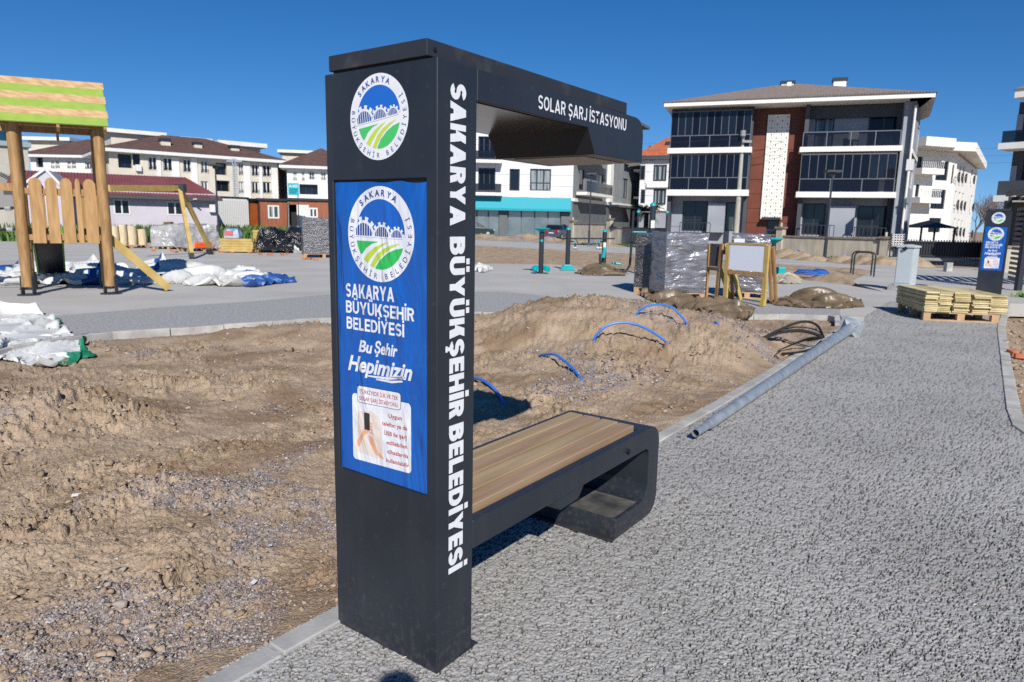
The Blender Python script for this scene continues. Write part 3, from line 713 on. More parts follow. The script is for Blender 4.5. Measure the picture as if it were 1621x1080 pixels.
# --- heavy sans capitals drawn as strokes, in a box of height 1 ---
def glyph(ch, t):
    """list of polygons and the advance width, for a bold sans capital of height 1 and stroke t"""
    P = []; bar = lambda x0, y0, x1, y1: P.append([(x0, y0), (x1, y0), (x1, y1), (x0, y1)])
    dg = lambda xa, ya, xb, yb, w=None: P.append([(xa, ya), (xa + (w or t * 1.12), ya), (xb + (w or t * 1.12), yb), (xb, yb)])
    def arc(cx, cy, rx, ry, a0, a1, n=12, tx=None):
        tx = tx or t
        for k in range(n):
            p, q = rad(a0 + (a1 - a0) * k / n), rad(a0 + (a1 - a0) * (k + 1) / n)
            P.append([(cx + rx * math.cos(p), cy + ry * math.sin(p)), (cx + rx * math.cos(q), cy + ry * math.sin(q)),
                      (cx + (rx - tx) * math.cos(q), cy + (ry - t * .92) * math.sin(q)), (cx + (rx - tx) * math.cos(p), cy + (ry - t * .92) * math.sin(p))])
    h = t * .92; w = .74; base = {'İ': 'I', 'Ş': 'S', 'Ü': 'U'}.get(ch, ch)
    if base == 'I': w = t; bar(0, 0, t, 1)
    elif base == 'L': w = .60; bar(0, 0, t, 1); bar(t, 0, w, h)
    elif base == 'E': w = .64; bar(0, 0, t, 1); bar(t, 0, w, h); bar(t, 1 - h, w, 1); bar(t, .5 - h / 2, w * .93, .5 + h / 2)
    elif base == 'H': w = .76; bar(0, 0, t, 1); bar(w - t, 0, w, 1); bar(t, .5 - h / 2, w - t, .5 + h / 2)
    elif base == 'T': w = .70; bar(0, 1 - h, w, 1); bar(w / 2 - t / 2, 0, w / 2 + t / 2, 1 - h)
    elif base == 'N': w = .78; bar(0, 0, t, 1); bar(w - t, 0, w, 1); P.append([(t, 1), (w - t, t * .9), (w - t, 0), (t, 1 - t * 1.4)])
    elif base == 'V': w = .84; dg(w / 2 - t * .55, 0, 0, 1); dg(w / 2 - t * .55, 0, w - t * 1.12, 1)
    elif base == 'A': w = .88; dg(0, 0, w / 2 - t * .56, 1); dg(w - t * 1.12, 0, w / 2 - t * .56, 1); bar(w * .25, .2, w * .75, .2 + h * .85)
    elif base == 'Y':
        w = .84; bar(w / 2 - t / 2, 0, w / 2 + t / 2, .42); dg(w / 2 - t * .56, .40, 0, 1); dg(w / 2 - t * .56, .40, w - t * 1.12, 1)
    elif base == 'K':
        w = .82; bar(0, 0, t, 1); dg(t * .95, .36, w - t * 1.35, 1, t * 1.3); dg(w - t * 1.3, 0, t * 1.35, .62, t * 1.3)
    elif base == 'U':
        w = .76; bar(0, .36, t, 1); bar(w - t, .36, w, 1); arc(w / 2, .36, w / 2, .36, 180, 360)
    elif base == 'J':
        w = .56; bar(w - t, .30, w, 1); arc(w / 2, .30, w / 2, .30, 200, 360)
    elif base == 'O': w = .86; arc(w / 2, .5, w / 2, .5, 0, 360, 28)
    elif base == 'D': w = .80; bar(0, 0, t, 1); bar(t, 0, w * .45, h); bar(t, 1 - h, w * .45, 1); arc(w * .45, .5, w * .55, .5, -90, 90, 14)
    elif base in 'BPR':
        w = .74; bar(0, 0, t, 1); yb = .46 if base == 'B' else .40
        bar(t, 1 - h, w * .5, 1); bar(t, yb, w * .5, yb + h); cy = (1 + yb) / 2; arc(w * .5, cy, w * .47, (1 - yb) / 2, -90, 90, 12)
        if base == 'B': bar(t, 0, w * .5, h); arc(w * .5, (yb + h) / 2, w * .5, (yb + h) / 2, -90, 90, 12)
        if base == 'R': dg(w - t * 1.2, 0, w * .42, .44, t * 1.15)
    elif base == 'S':
        w = .70; ry = (1 + h) / 4; arc(w / 2, 1 - ry, w / 2, ry, 25, 270, 16); arc(w / 2, ry, w / 2, ry, -155, 90, 16)
    if ch == 'İ': bar(0, 1.10, t, 1.10 + h)
    if ch == 'Ü': bar(w * .5 - t * .55 - t * .5, 1.10, w * .5 - t * .55 + t * .4, 1.10 + h * .9); bar(w * .5 + t * .15, 1.10, w * .5 + t * 1.05, 1.10 + h * .9)
    if ch == 'Ş': bar(w / 2 - t * .3, -.12, w / 2 + t * .3, 0); bar(w / 2 - t * .5, -.26, w / 2 + t * .45, -.12)
    return P, w
def put_bold(mb, txt, fn, x0, x1, y0, h, d, t=.24, gap=.09, space=.34, slope=0, lift=.00003):
    """lettering between x0 and x1; strokes sit at slightly different depths so that none share a plane"""
    x = 0; items = []
    for ch in txt:
        if ch == ' ': x += space; continue
        P, w = glyph(ch, t); items.append((x, P)); x += w + gap
    x -= gap; sx = (x1 - x0) / x
    for gx, P in items:
        for k, pl in enumerate(P):
            mb.flat([(x0 + (gx + p[0]) * sx, y0 + p[1] * h + slope * (gx + p[0]) * sx) for p in pl], fn, d + lift * (k % 6))
def emblem(root, fn, cx, cy, r, rot, d, mats, step=.0005):
    """municipal roundel: ring lettering, three toothed arches over fields"""
    W_, B_, N_, G_, L_ = mats
    cr, sr = math.cos(rad(rot)), math.sin(rad(rot))
    q = lambda x, y, dd: fn(cx + r * (x * cr - y * sr), cy + r * (x * sr + y * cr), dd)
    disc = MB(); disc.flat(ring_pts(96), q, d); E_ = disc.build('emblem', W_, root, local=True)
    sky_ = MB(); ri = .735; y0 = -.02
    a0 = math.degrees(math.asin(y0 / ri)); sky_.flat(ring_pts(48, ri, a0, 180 - a0), q, d + step); sky_.build('emblem_sky', B_, E_, local=True)
    gears = MB(); arch = MB()
    for gx, gr, nt_ in ((-.50, .335, 12), (.06, .255, 12), (.50, .19, 12)):
        k = 0; P_ = []
        for i in range(nt_ * 2 + 1):      # half gear from 0 to 180 degrees, with square teeth
            a = 180. * i / (nt_ * 2); hi = (i // 2) % 2 == 1 if False else (i % 4 in (1, 2))
            rr = gr * (1.24 if hi else 1.0)
            P_.append((a, rr))
        pts = []
        for (a, rr), (b_, r2) in zip(P_[:-1], P_[1:]):
            pts.append((gx + rr * math.cos(rad(a)), y0 - .03 + rr * math.sin(rad(a)))); pts.append((gx + rr * math.cos(rad(b_)), y0 - .03 + rr * math.sin(rad(b_))))
        pts = [p for p in pts if True]
        lim = .76
        pts = [(p[0] * min(1, lim / max(1e-6, math.hypot(*p))), p[1] * min(1, lim / max(1e-6, math.hypot(*p)))) for p in pts]
        gears.flat([(gx - gr, y0 - .05)] + list(reversed(pts)) + [(gx + gr, y0 - .05)], q, d + step * 2)
        ra = gr * .80; nb = 7
        for i in range(nb):            # bars of the arch
            xa = gx - ra + 2 * ra * (i + .12) / nb; xb = gx - ra + 2 * ra * (i + .86) / nb
            top = lambda x: math.sqrt(max(0, ra * ra - (x - gx) ** 2))
            if math.hypot(xa, y0) > ri: xa = -math.sqrt(ri * ri - y0 * y0 - .0) + .0
            if xb <= xa or math.hypot(xb, .1) > ri: continue
            arch.flat([(xa, y0 - .02), (xb, y0 - .02), (xb, y0 - .02 + top(xb)), ((xa + xb) / 2, y0 - .02 + top((xa + xb) / 2)), (xa, y0 - .02 + top(xa))], q, d + step * 3)
    gears.build('emblem_gears', W_, E_, local=True); arch.build('emblem_arches', N_, E_, local=True)
    def arcp(a0, a1, n=10): return ring_pts(n, ri, a0, a1)
    g = MB()
    g.flat([(-.03, -.15)] + [(-.24, -.20), (-.42, -.30), (-.55, -.44)] + list(reversed(arcp(192, 216))), q, d + step)
    g.flat([(.68, -.25), (.45, -.29), (.22, -.38), (.0, -.53), (-.14, -.70)] + arcp(260, 338, 16), q, d + step)
    g.build('emblem_fields', G_, E_, local=True)
    g = MB()
    g.flat([(.24, -.15), (.05, -.19), (-.16, -.27), (-.36, -.40), (-.50, -.54), (-.38, -.62), (-.27, -.50), (-.10, -.34), (.08, -.23)], q, d + step)
    g.flat([(.60, -.16), (.36, -.20), (.10, -.29), (-.12, -.44), (-.30, -.665), (-.19, -.71), (-.08, -.57), (.12, -.39), (.34, -.27)], q, d + step)
    g.build('emblem_stripes', L_, E_, local=True)
    t = MB()
    t_ = None
    def ringtext(txt, a0, a1, inward, h, off):
        rb = .80 if inward else .945
        for k, ch in enumerate(txt):
            if ch == ' ': continue
            a = a0 + (a1 - a0) * k / (len(txt) - 1)
            vs, fs = text_tris(ch, off); mx = (min(v[0] for v in vs) + max(v[0] for v in vs)) / 2; sc = h / CAPH
            c0, s0 = math.cos(rad(a)), math.sin(rad(a))
            if inward: rt, up_ = (s0, -c0), (c0, s0)
            else: rt, up_ = (-s0, c0), (-c0, -s0)
            t.add([q(c0 * rb + rt[0] * (x - mx) * sc + up_[0] * y * sc, s0 * rb + rt[1] * (x - mx) * sc + up_[1] * y * sc, d + step * 2) for x, y in vs], fs)
    ringtext('SAKARYA', 131, 60, True, .125, .028)
    t.build('emblem_lettering', N_, E_, local=True); t = MB()
    ringtext('BÜYÜKŞEHİR', 163, 262, False, .115, .0)
    t.build('emblem_lettering', N_, E_, local=True); t = MB()
    ringtext('BELEDİYESİ', 283, 383, False, .115, .0)
    t.build('emblem_lettering', N_, E_, local=True)
    return E_

def make_kiosk():
    root = thing('solar_bench', 'tall dark grey solar charging bench in the foreground with wrinkled blue poster and wooden seat', 'solar bench', K0, KYAW,
                 'solar charging benches')
    D_, W_, H_ = .195, .532, 2.097
    # tower, hollowed for the poster
    b = MB(); pv0, pv1, pz0, pz1 = .047, .500, .66, 1.735; dp = .012
    out = [(-W_, 0), (0, 0), (0, H_), (-W_, H_)]; inn = [(-pv1, pz0), (-pv0, pz0), (-pv0, pz1), (-pv1, pz1)]
    vs = [fA(a, z, 0) for a, z in out] + [fA(a, z, 0) for a, z in inn] + [fA(a, z, -dp) for a, z in inn] + [fA(a, z, -D_) for a, z in out]
    fs = [(i, (i + 1) % 4, 4 + (i + 1) % 4, 4 + i) for i in range(4)] + [(4 + i, 4 + (i + 1) % 4, 8 + (i + 1) % 4, 8 + i) for i in range(4)] + [(8, 9, 10, 11)]
    fs += [(i, 12 + i, 12 + (i + 1) % 4, (i + 1) % 4) for i in range(4)] + [(15, 14, 13, 12)]
    b.add(vs, fs); b.build('tower', anthra, root, local=True, bevel=.0022, bseg=1)
    # canopy: side profile pushed through the width
    prof = [(.1965, 1.996), (.93, 1.996), (.995, 1.893), (1.448, 1.893), (1.448, 2.018), (1.441, 2.048), (1.424, 2.072), (1.400, 2.086), (1.37, 2.092), (.1965, H_)]
    b = MB(); b.prism(prof, fB, -W_, 0); b.build('canopy', anthra, root, local=True, bevel=.002, bseg=1)
    b = MB(); b.box((.20, .02, 1.9925), (.925, .512, 1.9945)); b.build('soffit_bounce_panel', mat('glossy_soffit_bounce', (.075, .068, .062), .16, spec=.9), root, local=True)  # added panel, paler and warmer than the coat, imitating light bounced off the ground
    b = MB(); b.prism([(1.03, .08), (1.41, .08), (1.41, .45), (1.03, .45)], lambda a, v, d: Vector((a, v, d)), 1.8895, 1.8925); b.build('light_panel', mat('light_diffuser', (.30, .27, .25), .5), root, local=True)
    # solar cap with a shadow gap
    b = MB(); b.box((.012, .055, H_), (1.335, .497, H_ + .009)); b.build('gap_seal', black_gap, root, local=True)
    b = MB(); b.box((.0, .043, H_ + .009), (1.352, .509, 2.158)); b.build('solar_cap', anthra_dusty, root, local=True, bevel=.003)
    b = MB(); b.box((.03, .07, 2.158), (1.32, .48, 2.1605)); b.build('solar_panel', mat('solar_cells', (.01, .014, .035), .12), root, local=True)
    # bench
    sb = [(.1965, .405), (1.66, .405), (1.66, .515), (.1965, .515)]
    b = MB()
    b.prism(sb, fB, -.045, 0); b.prism(sb, fB, -W_, -(W_ - .045))
    outer = [(1.66, .515), (1.735, .515), (1.775, .508), (1.810, .486), (1.833, .452), (1.841, .412), (1.841, .105), (1.833, .065), (1.810, .032), (1.775, .010), (1.735, .003),
             (1.352, .003), (1.352, .112), (1.635, .112), (1.668, .118), (1.693, .133), (1.710, .158), (1.716, .19), (1.716, .355), (1.711, .378), (1.698, .395), (1.678, .405), (1.66, .405)]
    b.prism(outer, fB, -W_, 0)
    b.build('bench_frame', anthra, root, local=True, bevel=.0025, bseg=1)
    b = MB(); b.box((.197, .046, .425), (1.66, .486, .433)); b.build('under_panel', anthra, root, local=True)
    b = MB(); b.prism([(.75, .404), (.813, .347), (.966, .351), (1.014, .404)], fB, -.16, -.002); b.build('charger_box', anthra, root, local=True, bevel=.002, bseg=1)
    b = MB(); b.box((1.318, -.0, .002), (1.352, .53, .014)); b.build('foot_plate', anthra_dusty, root, local=True)
    b = MB(); b.box((1.36, .02, .1125), (1.63, .512, .1135)); b.build('dust_film', mat('dusty_foot_top', (.035, .037, .042), .6, col2=(.16, .15, .13), scale=7, ramp=(.35, .75)), root, local=True)
    b = MB(); b.box((.197, -.0, .0), (.236, .3, .006)); b.build('flange', anthra, root, local=True)
    # seat planks
    edges = [.058, .160, .272, .384, .482]
    for k in range(4):
        b = MB(); b.box((.197, edges[k] + .006, .4335), (1.655 + (.0 if k else -.012), edges[k + 1] - .006, .535 - .001 * (k % 2)))
        b.build('seat_plank', bench_wood2 if k % 2 == 0 else bench_wood, root, local=True, bevel=.004)
    b = MB(); b.tube([fB(1.445, .455, 0), fB(1.445, .455, .012)], .013, 16); b.tube([fB(1.445, .455, .012), fB(1.445, .455, .018)], .009, 16); b.build('bolt', black_gap, root, local=True)
    b = MB(); b.tube([fB(1.46, .436, 0), fB(1.46, .436, .004)], .005, 10); b.build('small_screw', black_gap, root, local=True)
    b = MB(); b.tube([fB(1.003, 2.046, 0), fB(1.003, 2.046, .004)], .006, 10); b.build('screw', black_gap, root, local=True)
    b = MB(); b.tube([Vector((.035, .043, 2.13)), Vector((.035, .039, 2.13))], .007, 10); b.build('screw', black_gap, root, local=True)
    # big side lettering, reading downwards
    fS = lambda x, y, d: fB(.063 + y, 2.034 - x, d)
    for w, a, c in (('SAKARYA', 0., .448), ('BÜYÜKŞEHİR', .484, 1.104), ('BELEDİYESİ', 1.127, 1.675)):
        t = MB(); put_bold(t, w, fS, a, c, -.002, .077, .0008, .27, .075); t.build('side_lettering', white_print, root, local=True)
    t = MB(); put_bold(t, 'SOLAR ŞARJ İSTASYONU', fB, .555, 1.268, 2.020, .050, .0008, .17, .13, .36); t.build('canopy_lettering', white_print, root, local=True)
    emblem(root, fA, -.262, 1.937, .139, 7, .0006, (white_print, blue_print, navy_print, green_print, lime_print))
    # poster
    n_, m2 = 22, 46; b = MB(); pts = []
    for j in range(m2 + 1):
        for i in range(n_ + 1):
            a = -pv1 + .003 + (pv1 - pv0 - .006) * i / n_; z = pz0 + .004 + (pz1 - pz0 - .008) * j / m2
            if j == m2: z -= .012 * abs(math.sin(i * .4)) * (i / n_)
            pts.append(fA(a, z, -.0085))
    b.add(pts, [(j * (n_ + 1) + i, j * (n_ + 1) + i + 1, (j + 1) * (n_ + 1) + i + 1, (j + 1) * (n_ + 1) + i) for j in range(m2) for i in range(n_)])
    po = b.build('poster', poster_blue, root, local=True)
    e = emblem(root, fA, -.271, 1.55, .163, -1, -.0078, (p_white, p_blue, p_navy, p_green, p_lime))
    t = MB(); d = -.0076
    put_bold(t, 'SAKARYA', fA, -.452, -.205, 1.322, .050, d, .20)
    put_bold(t, 'BÜYÜKŞEHİR', fA, -.454, -.110, 1.264, .045, d, .20)
    put_bold(t, 'BELEDİYESİ', fA, -.452, -.158, 1.205, .045, d, .20)
    put_text(t, 'Bu', fA, -.390, -.316, 1.128, .041, d, .028, .25); put_text(t, 'Şehir', fA, -.306, -.190, 1.132, .041, d, .028, .25)
    put_text(t, 'Hepimizin', fA, -.450, -.120, 1.052, .054, d, .030, .32, .02)
    t.flat([(-.345, 1.040), (-.24, 1.043), (-.152, 1.062), (-.16, 1.067), (-.25, 1.052), (-.345, 1.045)], fA, d)
    t.flat([(-.30, 1.034), (-.22, 1.034), (-.165, 1.046), (-.17, 1.051), (-.22, 1.043), (-.30, 1.039)], fA, d)
    def rrect(x0, x1, y0, y1, r, sl=0):
        p = []
        for cx, cy, a in ((x1 - r, y1 - r, 0), (x0 + r, y1 - r, 90), (x0 + r, y0 + r, 180), (x1 - r, y0 + r, 270)):
            p += [(u, v + sl * (u - x0)) for u, v in ring_pts(5, r, a, a + 90, cx, cy)]
        return p
    t.build('poster_slogan', p_white, root, local=True)
    t = MB(); t.flat(rrect(-.430, -.128, .712, .966, .016, .03), fA, -.0078); t.build('info_panel', p_white, root, local=True)
    t = MB(); t.flat(rrect(-.402, -.176, .935, 1.000, .013, .03), fA, -.0076); t.build('info_tab_border', p_black, root, local=True)
    t = MB(); t.flat(rrect(-.400, -.178, .937, .998, .012, .03), fA, -.0074); t.build('info_tab', p_white, root, local=True)
    t = MB(); t.flat([(-.415, .745), (-.40, .90), (-.33, .915), (-.29, .90), (-.275, .86), (-.268, .75), (-.30, .74)], fA, -.0076); t.build('phone_photo', p_cream, root, local=True)
    t = MB(); t.flat([(-.405, .765), (-.395, .765), (-.372, .81), (-.346, .83), (-.335, .86), (-.345, .885), (-.362, .85), (-.385, .815), (-.408, .785)], fA, -.0074)
    t.flat([(-.342, .82), (-.325, .815), (-.295, .77), (-.265, .748), (-.27, .742), (-.31, .755), (-.338, .79)], fA, -.0074)
    for k in range(4): t.flat([(-.338, .872 - k * .012), (-.322, .870 - k * .012), (-.322, .862 - k * .012), (-.338, .864 - k * .012)], fA, -.0072)
    t.build('hand_print', p_skin, root, local=True)
    t = MB(); t.flat(rrect(-.366, -.336, .838, .903, .004), fA, -.0070); t.build('phone_print', p_black, root, local=True)
    t = MB(); put_text(t, 'TÜRKİYEDE İLK VE TEK', fA, -.386, -.188, .972, .014, -.0070, .012, 0, .03); t.build('info_text', p_red, root, local=True); t = MB()
    put_text(t, 'SOLAR ŞARJ İSTASYONU', fA, -.390, -.190, .946, .014, -.0070, .012, 0, .03)
    for k, (w, a, c) in enumerate((('Uygun', -.238, -.172), ('telefon ya da', -.272, -.146), ('USB ile şarj', -.262, -.150), ('edilebilen', -.250, -.146), ('cihazlarda', -.246, -.142), ('kullanılabilir', -.252, -.138))):
        t.build('info_text', p_red, root, local=True); t = MB(); put_text(t, w, fA, a, c, .906 - k * .0335, .0145, -.0070, .018, 0, .03)
    t.build('info_text', p_red, root, local=True)
    return root
kiosk = make_kiosk()

k2 = copy_tree(kiosk)
pk = G(1584, 472); k2.location = (pk.x, pk.y, 0)
va = math.atan2(pk.y, pk.x)
k2.rotation_euler = (0, 0, va + rad(1))
tag(k2, 'distant dark grey solar bench at the end of the path behind the stacked boards', 'solar bench', 'solar charging benches')

#@@PART3
# ================================================================== BUILDINGS
class Fac:
    """one vertical facade plane between two ground points"""
    def __init__(s, A, B):
        s.A = Vector((A[0], A[1], 0)); s.B = Vector((B[0], B[1], 0)); s.L = (s.B - s.A).length; s.e = (s.B - s.A) / s.L
        s.n = Vector((s.e.y, -s.e.x, 0))
        if s.n.dot(s.A) > 0: s.n = -s.n
        s.ops = []
    def sz(s, px, py, d=0.):
        r = ray(px, py); t = (d + s.n.dot(s.A) - s.n.dot(CP)) / s.n.dot(r); p = CP + r * t
        return (p - s.A).dot(s.e), p.z
    def P(s, a, z, d=0.): return s.A + s.e * a + s.n * d + Vector((0, 0, z))
    def pr(s, x0, y0, x1, y1, d=0.):
        mx, my = (x0 + x1) / 2, (y0 + y1) / 2
        return s.sz(x0, my, d)[0], s.sz(x1, my, d)[0], s.sz(mx, y1, d)[1], s.sz(mx, y0, d)[1]
    def box(s, mb, r, d0, d1):
        a, b, z0, z1 = r
        vs = [s.P(q, z, d) for d in (d0, d1) for q, z in ((a, z0), (b, z0), (b, z1), (a, z1))]
        return mb.add(vs, ((3, 2, 1, 0), (4, 5, 6, 7), (0, 1, 5, 4), (1, 2, 6, 5), (2, 3, 7, 6), (3, 0, 4, 7)))
def part(name, m_, root, F, r, d0, d1, **k):
    b = MB(); F.box(b, r, d0, d1); return b.build(name, m_, root, **k)
def wall(root, F, r, m_, d0=0., th=.3, ops=None, courses=None, joint=.03, name='wall', pmat=None, plen=None):
    """wall with real openings; with courses the face is made of separate cladding panels"""
    s0, s1, z0, z1 = r; ops = F.ops if ops is None else ops
    ops = [(max(a, s0), min(b, s1), max(c, z0), min(d, z1)) for a, b, c, d in ops if b > s0 and a < s1 and d > z0 and c < z1]
    ss = sorted({s0, s1} | {o[0] for o in ops} | {o[1] for o in ops}); zs = sorted({z0, z1} | {o[2] for o in ops} | {o[3] for o in ops})
    hit = lambda a, z: any(o[0] < a < o[1] and o[2] < z < o[3] for o in ops)
    mb = MB(); f = -joint if courses else 0.
    for a, b in zip(ss[:-1], ss[1:]):
        for c, d in zip(zs[:-1], zs[1:]):
            if b - a < 1e-4 or d - c < 1e-4 or hit((a + b) / 2, (c + d) / 2): continue
            mb.add([F.P(a, c, d0 + f), F.P(b, c, d0 + f), F.P(b, d, d0 + f), F.P(a, d, d0 + f)], [(0, 1, 2, 3)])
    for a, b, c, d in ops:
        q = [(a, c), (b, c), (b, d), (a, d)]
        for k in range(4):
            u, v = q[k], q[(k + 1) % 4]
            mb.add([F.P(u[0], u[1], d0 + f), F.P(v[0], v[1], d0 + f), F.P(v[0], v[1], d0 - th), F.P(u[0], u[1], d0 - th)], [(0, 1, 2, 3)])
    w = mb.build(name, m_, root)
    if courses:
        zc = [z0 + (z1 - z0) * k / max(1, round((z1 - z0) / courses)) for k in range(max(1, round((z1 - z0) / courses)) + 1)]
        for c, d in zip(zc[:-1], zc[1:]):
            c += joint * .5; d -= joint * .5
            inside = sorted([o for o in ops if o[2] < d - .02 and o[3] > c + .02], key=lambda o: o[0])
            x = s0; spans = []
            for o in inside:
                if o[0] > x + .05: spans.append((x, o[0]))
                x = max(x, o[1])
            if s1 > x + .05: spans.append((x, s1))
            for a, b in spans:
                n = max(1, round((b - a) / plen)) if plen else 1
                for k in range(n):
                    u, v = a + (b - a) * k / n, a + (b - a) * (k + 1) / n
                    part('cladding_panel', pmat or m_, w, F, (u + .01, v - .01, c, d), d0 - joint, d0)
    return w
def window(root, F, px, gl=None, fr=None, mull=1, d=0., rail=False, rec=.14, fw=.06, trans=False, lit=False, box_=False):
    r = F.pr(*px, d=d) if not box_ else px
    F.ops.append(r); a, b, c, e = r; fr = fr or white_metal; gl = gl or glass_d
    m_ = MB(); D0, D1 = d - rec - .03, d - rec + .03
    for q in ((a, a + fw, c, e), (b - fw, b, c, e), (a + fw, b - fw, c, c + fw), (a + fw, b - fw, e - fw, e)): F.box(m_, q, D0, D1)
    for k in range(1, mull + 1):
        x = a + (b - a) * k / (mull + 1); F.box(m_, (x - fw * .5, x + fw * .5, c + fw, e - fw), D0, D1)
    if trans: F.box(m_, (a + fw, b - fw, c + (e - c) * .34, c + (e - c) * .34 + fw * .8), D0 + .005, D1 + .005)
    w = m_.build('window', fr, root)
    part('pane', gl, w, F, (a + .01, b - .01, c + .01, e - .01), d - rec - .02, d - rec)
    if rail:
        m2 = MB(); F.box(m2, (a - .02, b + .02, c + (e - c) * .30, c + (e - c) * .30 + .05), d + .02, d + .06)
        n = max(3, int((b - a) / .14))
        for k in range(n + 1):
            x = a + (b - a) * k / n; F.box(m2, (x - .012, x + .012, c, c + (e - c) * .30), d + .025, d + .05)
        m2.build('window_rail', dark_metal, w)
    return r
def volume(root, F, r, d0, depth, m_, name='body'):
    return part(name, m_, root, F, r, d0 - depth, d0)
def hip(root, F, s0, s1, z, rise, depth, over, m_, fas=white_metal, d0=0., fh=.3, name='roof', inset=None):
    a, b, f, k = s0 - over, s1 + over, d0 + over, d0 - depth - over
    part('fascia', fas, root, F, (a, b, z - fh, z), k, f)
    h = (f - k) / 2; i = inset if inset is not None else min(h, (b - a) / 2 - .1)
    mb = MB(); g = .08
    c = [F.P(a - g, z + .003, f + g), F.P(b + g, z + .003, f + g), F.P(b + g, z + .003, k - g), F.P(a - g, z + .003, k - g), F.P(a + i, z + rise, (f + k) / 2), F.P(b - i, z + rise, (f + k) / 2)]
    mb.add(c, [(0, 1, 5, 4), (1, 2, 5), (2, 3, 4, 5), (3, 0, 4), (3, 2, 1, 0)])
    return mb.build(name, m_, root)
def house(name, label, cat, F, group=None):
    t = thing(name, label, cat, (F.A.x, F.A.y, 0), group=group); return t
def chimney(root, F, px, d, m_=bright_w, cap=dark_metal):
    r = F.pr(*px, d=d); h = r[3] - r[2]
    c = part('chimney', m_, root, F, (r[0], r[1], r[2] - .8, r[3] - h * .35), d - (r[1] - r[0]), d)
    part('chimney_cap', cap, c, F, (r[0] - .08, r[1] + .08, r[3] - h * .35, r[3]), d - (r[1] - r[0]) - .08, d + .08)

# ---- brown and slate apartment block
F = Fac(atY(1056, 300, 48).xy, atY(1436, 300, 43.2).xy)
T = house('apartment_block', 'three storey slate and rust coloured apartment block with glazed balconies and white lattice strip', 'apartment block', F)
FA = F; L = F.L; ze = F.sz(1250, 166)[1]
sl, sr_ = F.sz(1187, 270)[0], F.sz(1268, 270)[0]
side_e = Vector((.53, .85, 0)).normalized()
# setback core: left flat, stair rust bay, right flat
F.ops = []
dw = -1.3
for px, gl, mu in (((1290, 178, 1320, 232), glass_c, 1), ((1374, 180, 1423, 232), glass_b, 1), ((1080, 318, 1120, 366), glass_d, 1), ((1148, 320, 1167, 366), glass_c, 0),
                   ((1270, 322, 1306, 372), glass_d, 1), ((1356, 326, 1406, 376), glass_d, 1), ((1213, 348, 1232, 374), glass_d, 0)):
    window(T, F, px, gl, dark_metal, mu, d=dw, fw=.09, trans=(gl is glass_d))
wall(T, F, (sr_, L, 0, ze), grey_w, d0=dw, name='wall', courses=1.5, plen=3.0)
wall(T, F, (.0, sl, 0, ze), grey_w, d0=dw, name='wall', courses=1.5, plen=3.0)
z_d = F.sz(1230, 190, dw)[1]
wall(T, F, (sl, sr_, 0, z_d), rust_w, d0=dw + .03, name='rust_wall', courses=.95, plen=1.9)
wall(T, F, (sl, sr_, z_d, ze), rust_dark_and_shade, d0=dw + .03, name='rust_wall')  # top band in a darker rust: eave shade painted into the wall colour
volume(T, F, (0.01, L - .01, -.3, ze - .02), dw - .35, 10.5, slate_w)
for a, b in ((0, .25), (sl - .25, sl), (sr_, sr_ + .25), (L - .55, L)):
    part('fin_wall', grey_w if a > sr_ + 1 else slate_w, T, F, (a, b, 0, ze), dw + .035, -.32)
# upper band under the eaves
part('eave_band', slate_w, T, F, (sr_ + .26, L - .31, ze - .75, ze - .02), dw + .02, dw + .35)
# balconies
def balcony(px_slab, rail_top, glz_top, npan, mids):
    a, b, c, d = F.pr(*px_slab); a = max(a, -.25)
    sb = part('balcony_slab', bright_w, T, F, (a, b, c, d), dw + .04, .15)
    rt = F.sz((px_slab[0] + px_slab[2]) / 2, rail_top)[1]
    a2, b2 = a + .15, b - .15
    n = mids
    for k in range(n):
        x0, x1 = a2 + (b2 - a2) * k / n, a2 + (b2 - a2) * (k + 1) / n
        part('rail_glass', rail_glass, sb, F, (x0 + .02, x1 - .02, d + .03, rt), .0, .02)
    m_ = MB(); F.box(m_, (a2, b2, rt, rt + .05), -.02, .04)
    for k in range(n + 1): x = a2 + (b2 - a2) * k / n; F.box(m_, (x - .025, x + .025, d, rt), -.02, .04)
    m_.build('hand_rail', mat('brushed_rail', (.22, .22, .22), .35, .6), sb)
    if glz_top:
        gt = F.sz((px_slab[0] + px_slab[2]) / 2, glz_top)[1]
        for k in range(npan):
            x0, x1 = a2 + (b2 - a2) * k / npan, a2 + (b2 - a2) * (k + 1) / npan
            part('glazing_panel', glass_b if R_.random() < .7 else glass_d, sb, F, (x0 + .025, x1 - .025, rt + .06, gt), -.005 - .01 * (k % 2), .012 - .01 * (k % 2))
        m_ = MB()
        for k in range(npan + 1): x = a2 + (b2 - a2) * k / npan; F.box(m_, (x - .02, x + .02, rt + .055, gt), -.03, .025)
        F.box(m_, (a2, b2, gt, gt + .08), -.03, .04); m_.build('glazing_frame', mat('glazing_frame_grey', (.10, .10, .105), .5), sb)
    return sb
balcony((1057, 234, 1190, 242.5), 215, 177, 11, 4)
balcony((1056, 300.5, 1185, 310), 282, 245, 11, 4)
balcony((1266, 232, 1428, 240), 209, None, 0, 4)
balcony((1260, 304, 1418, 313), 284, 245, 11, 3)
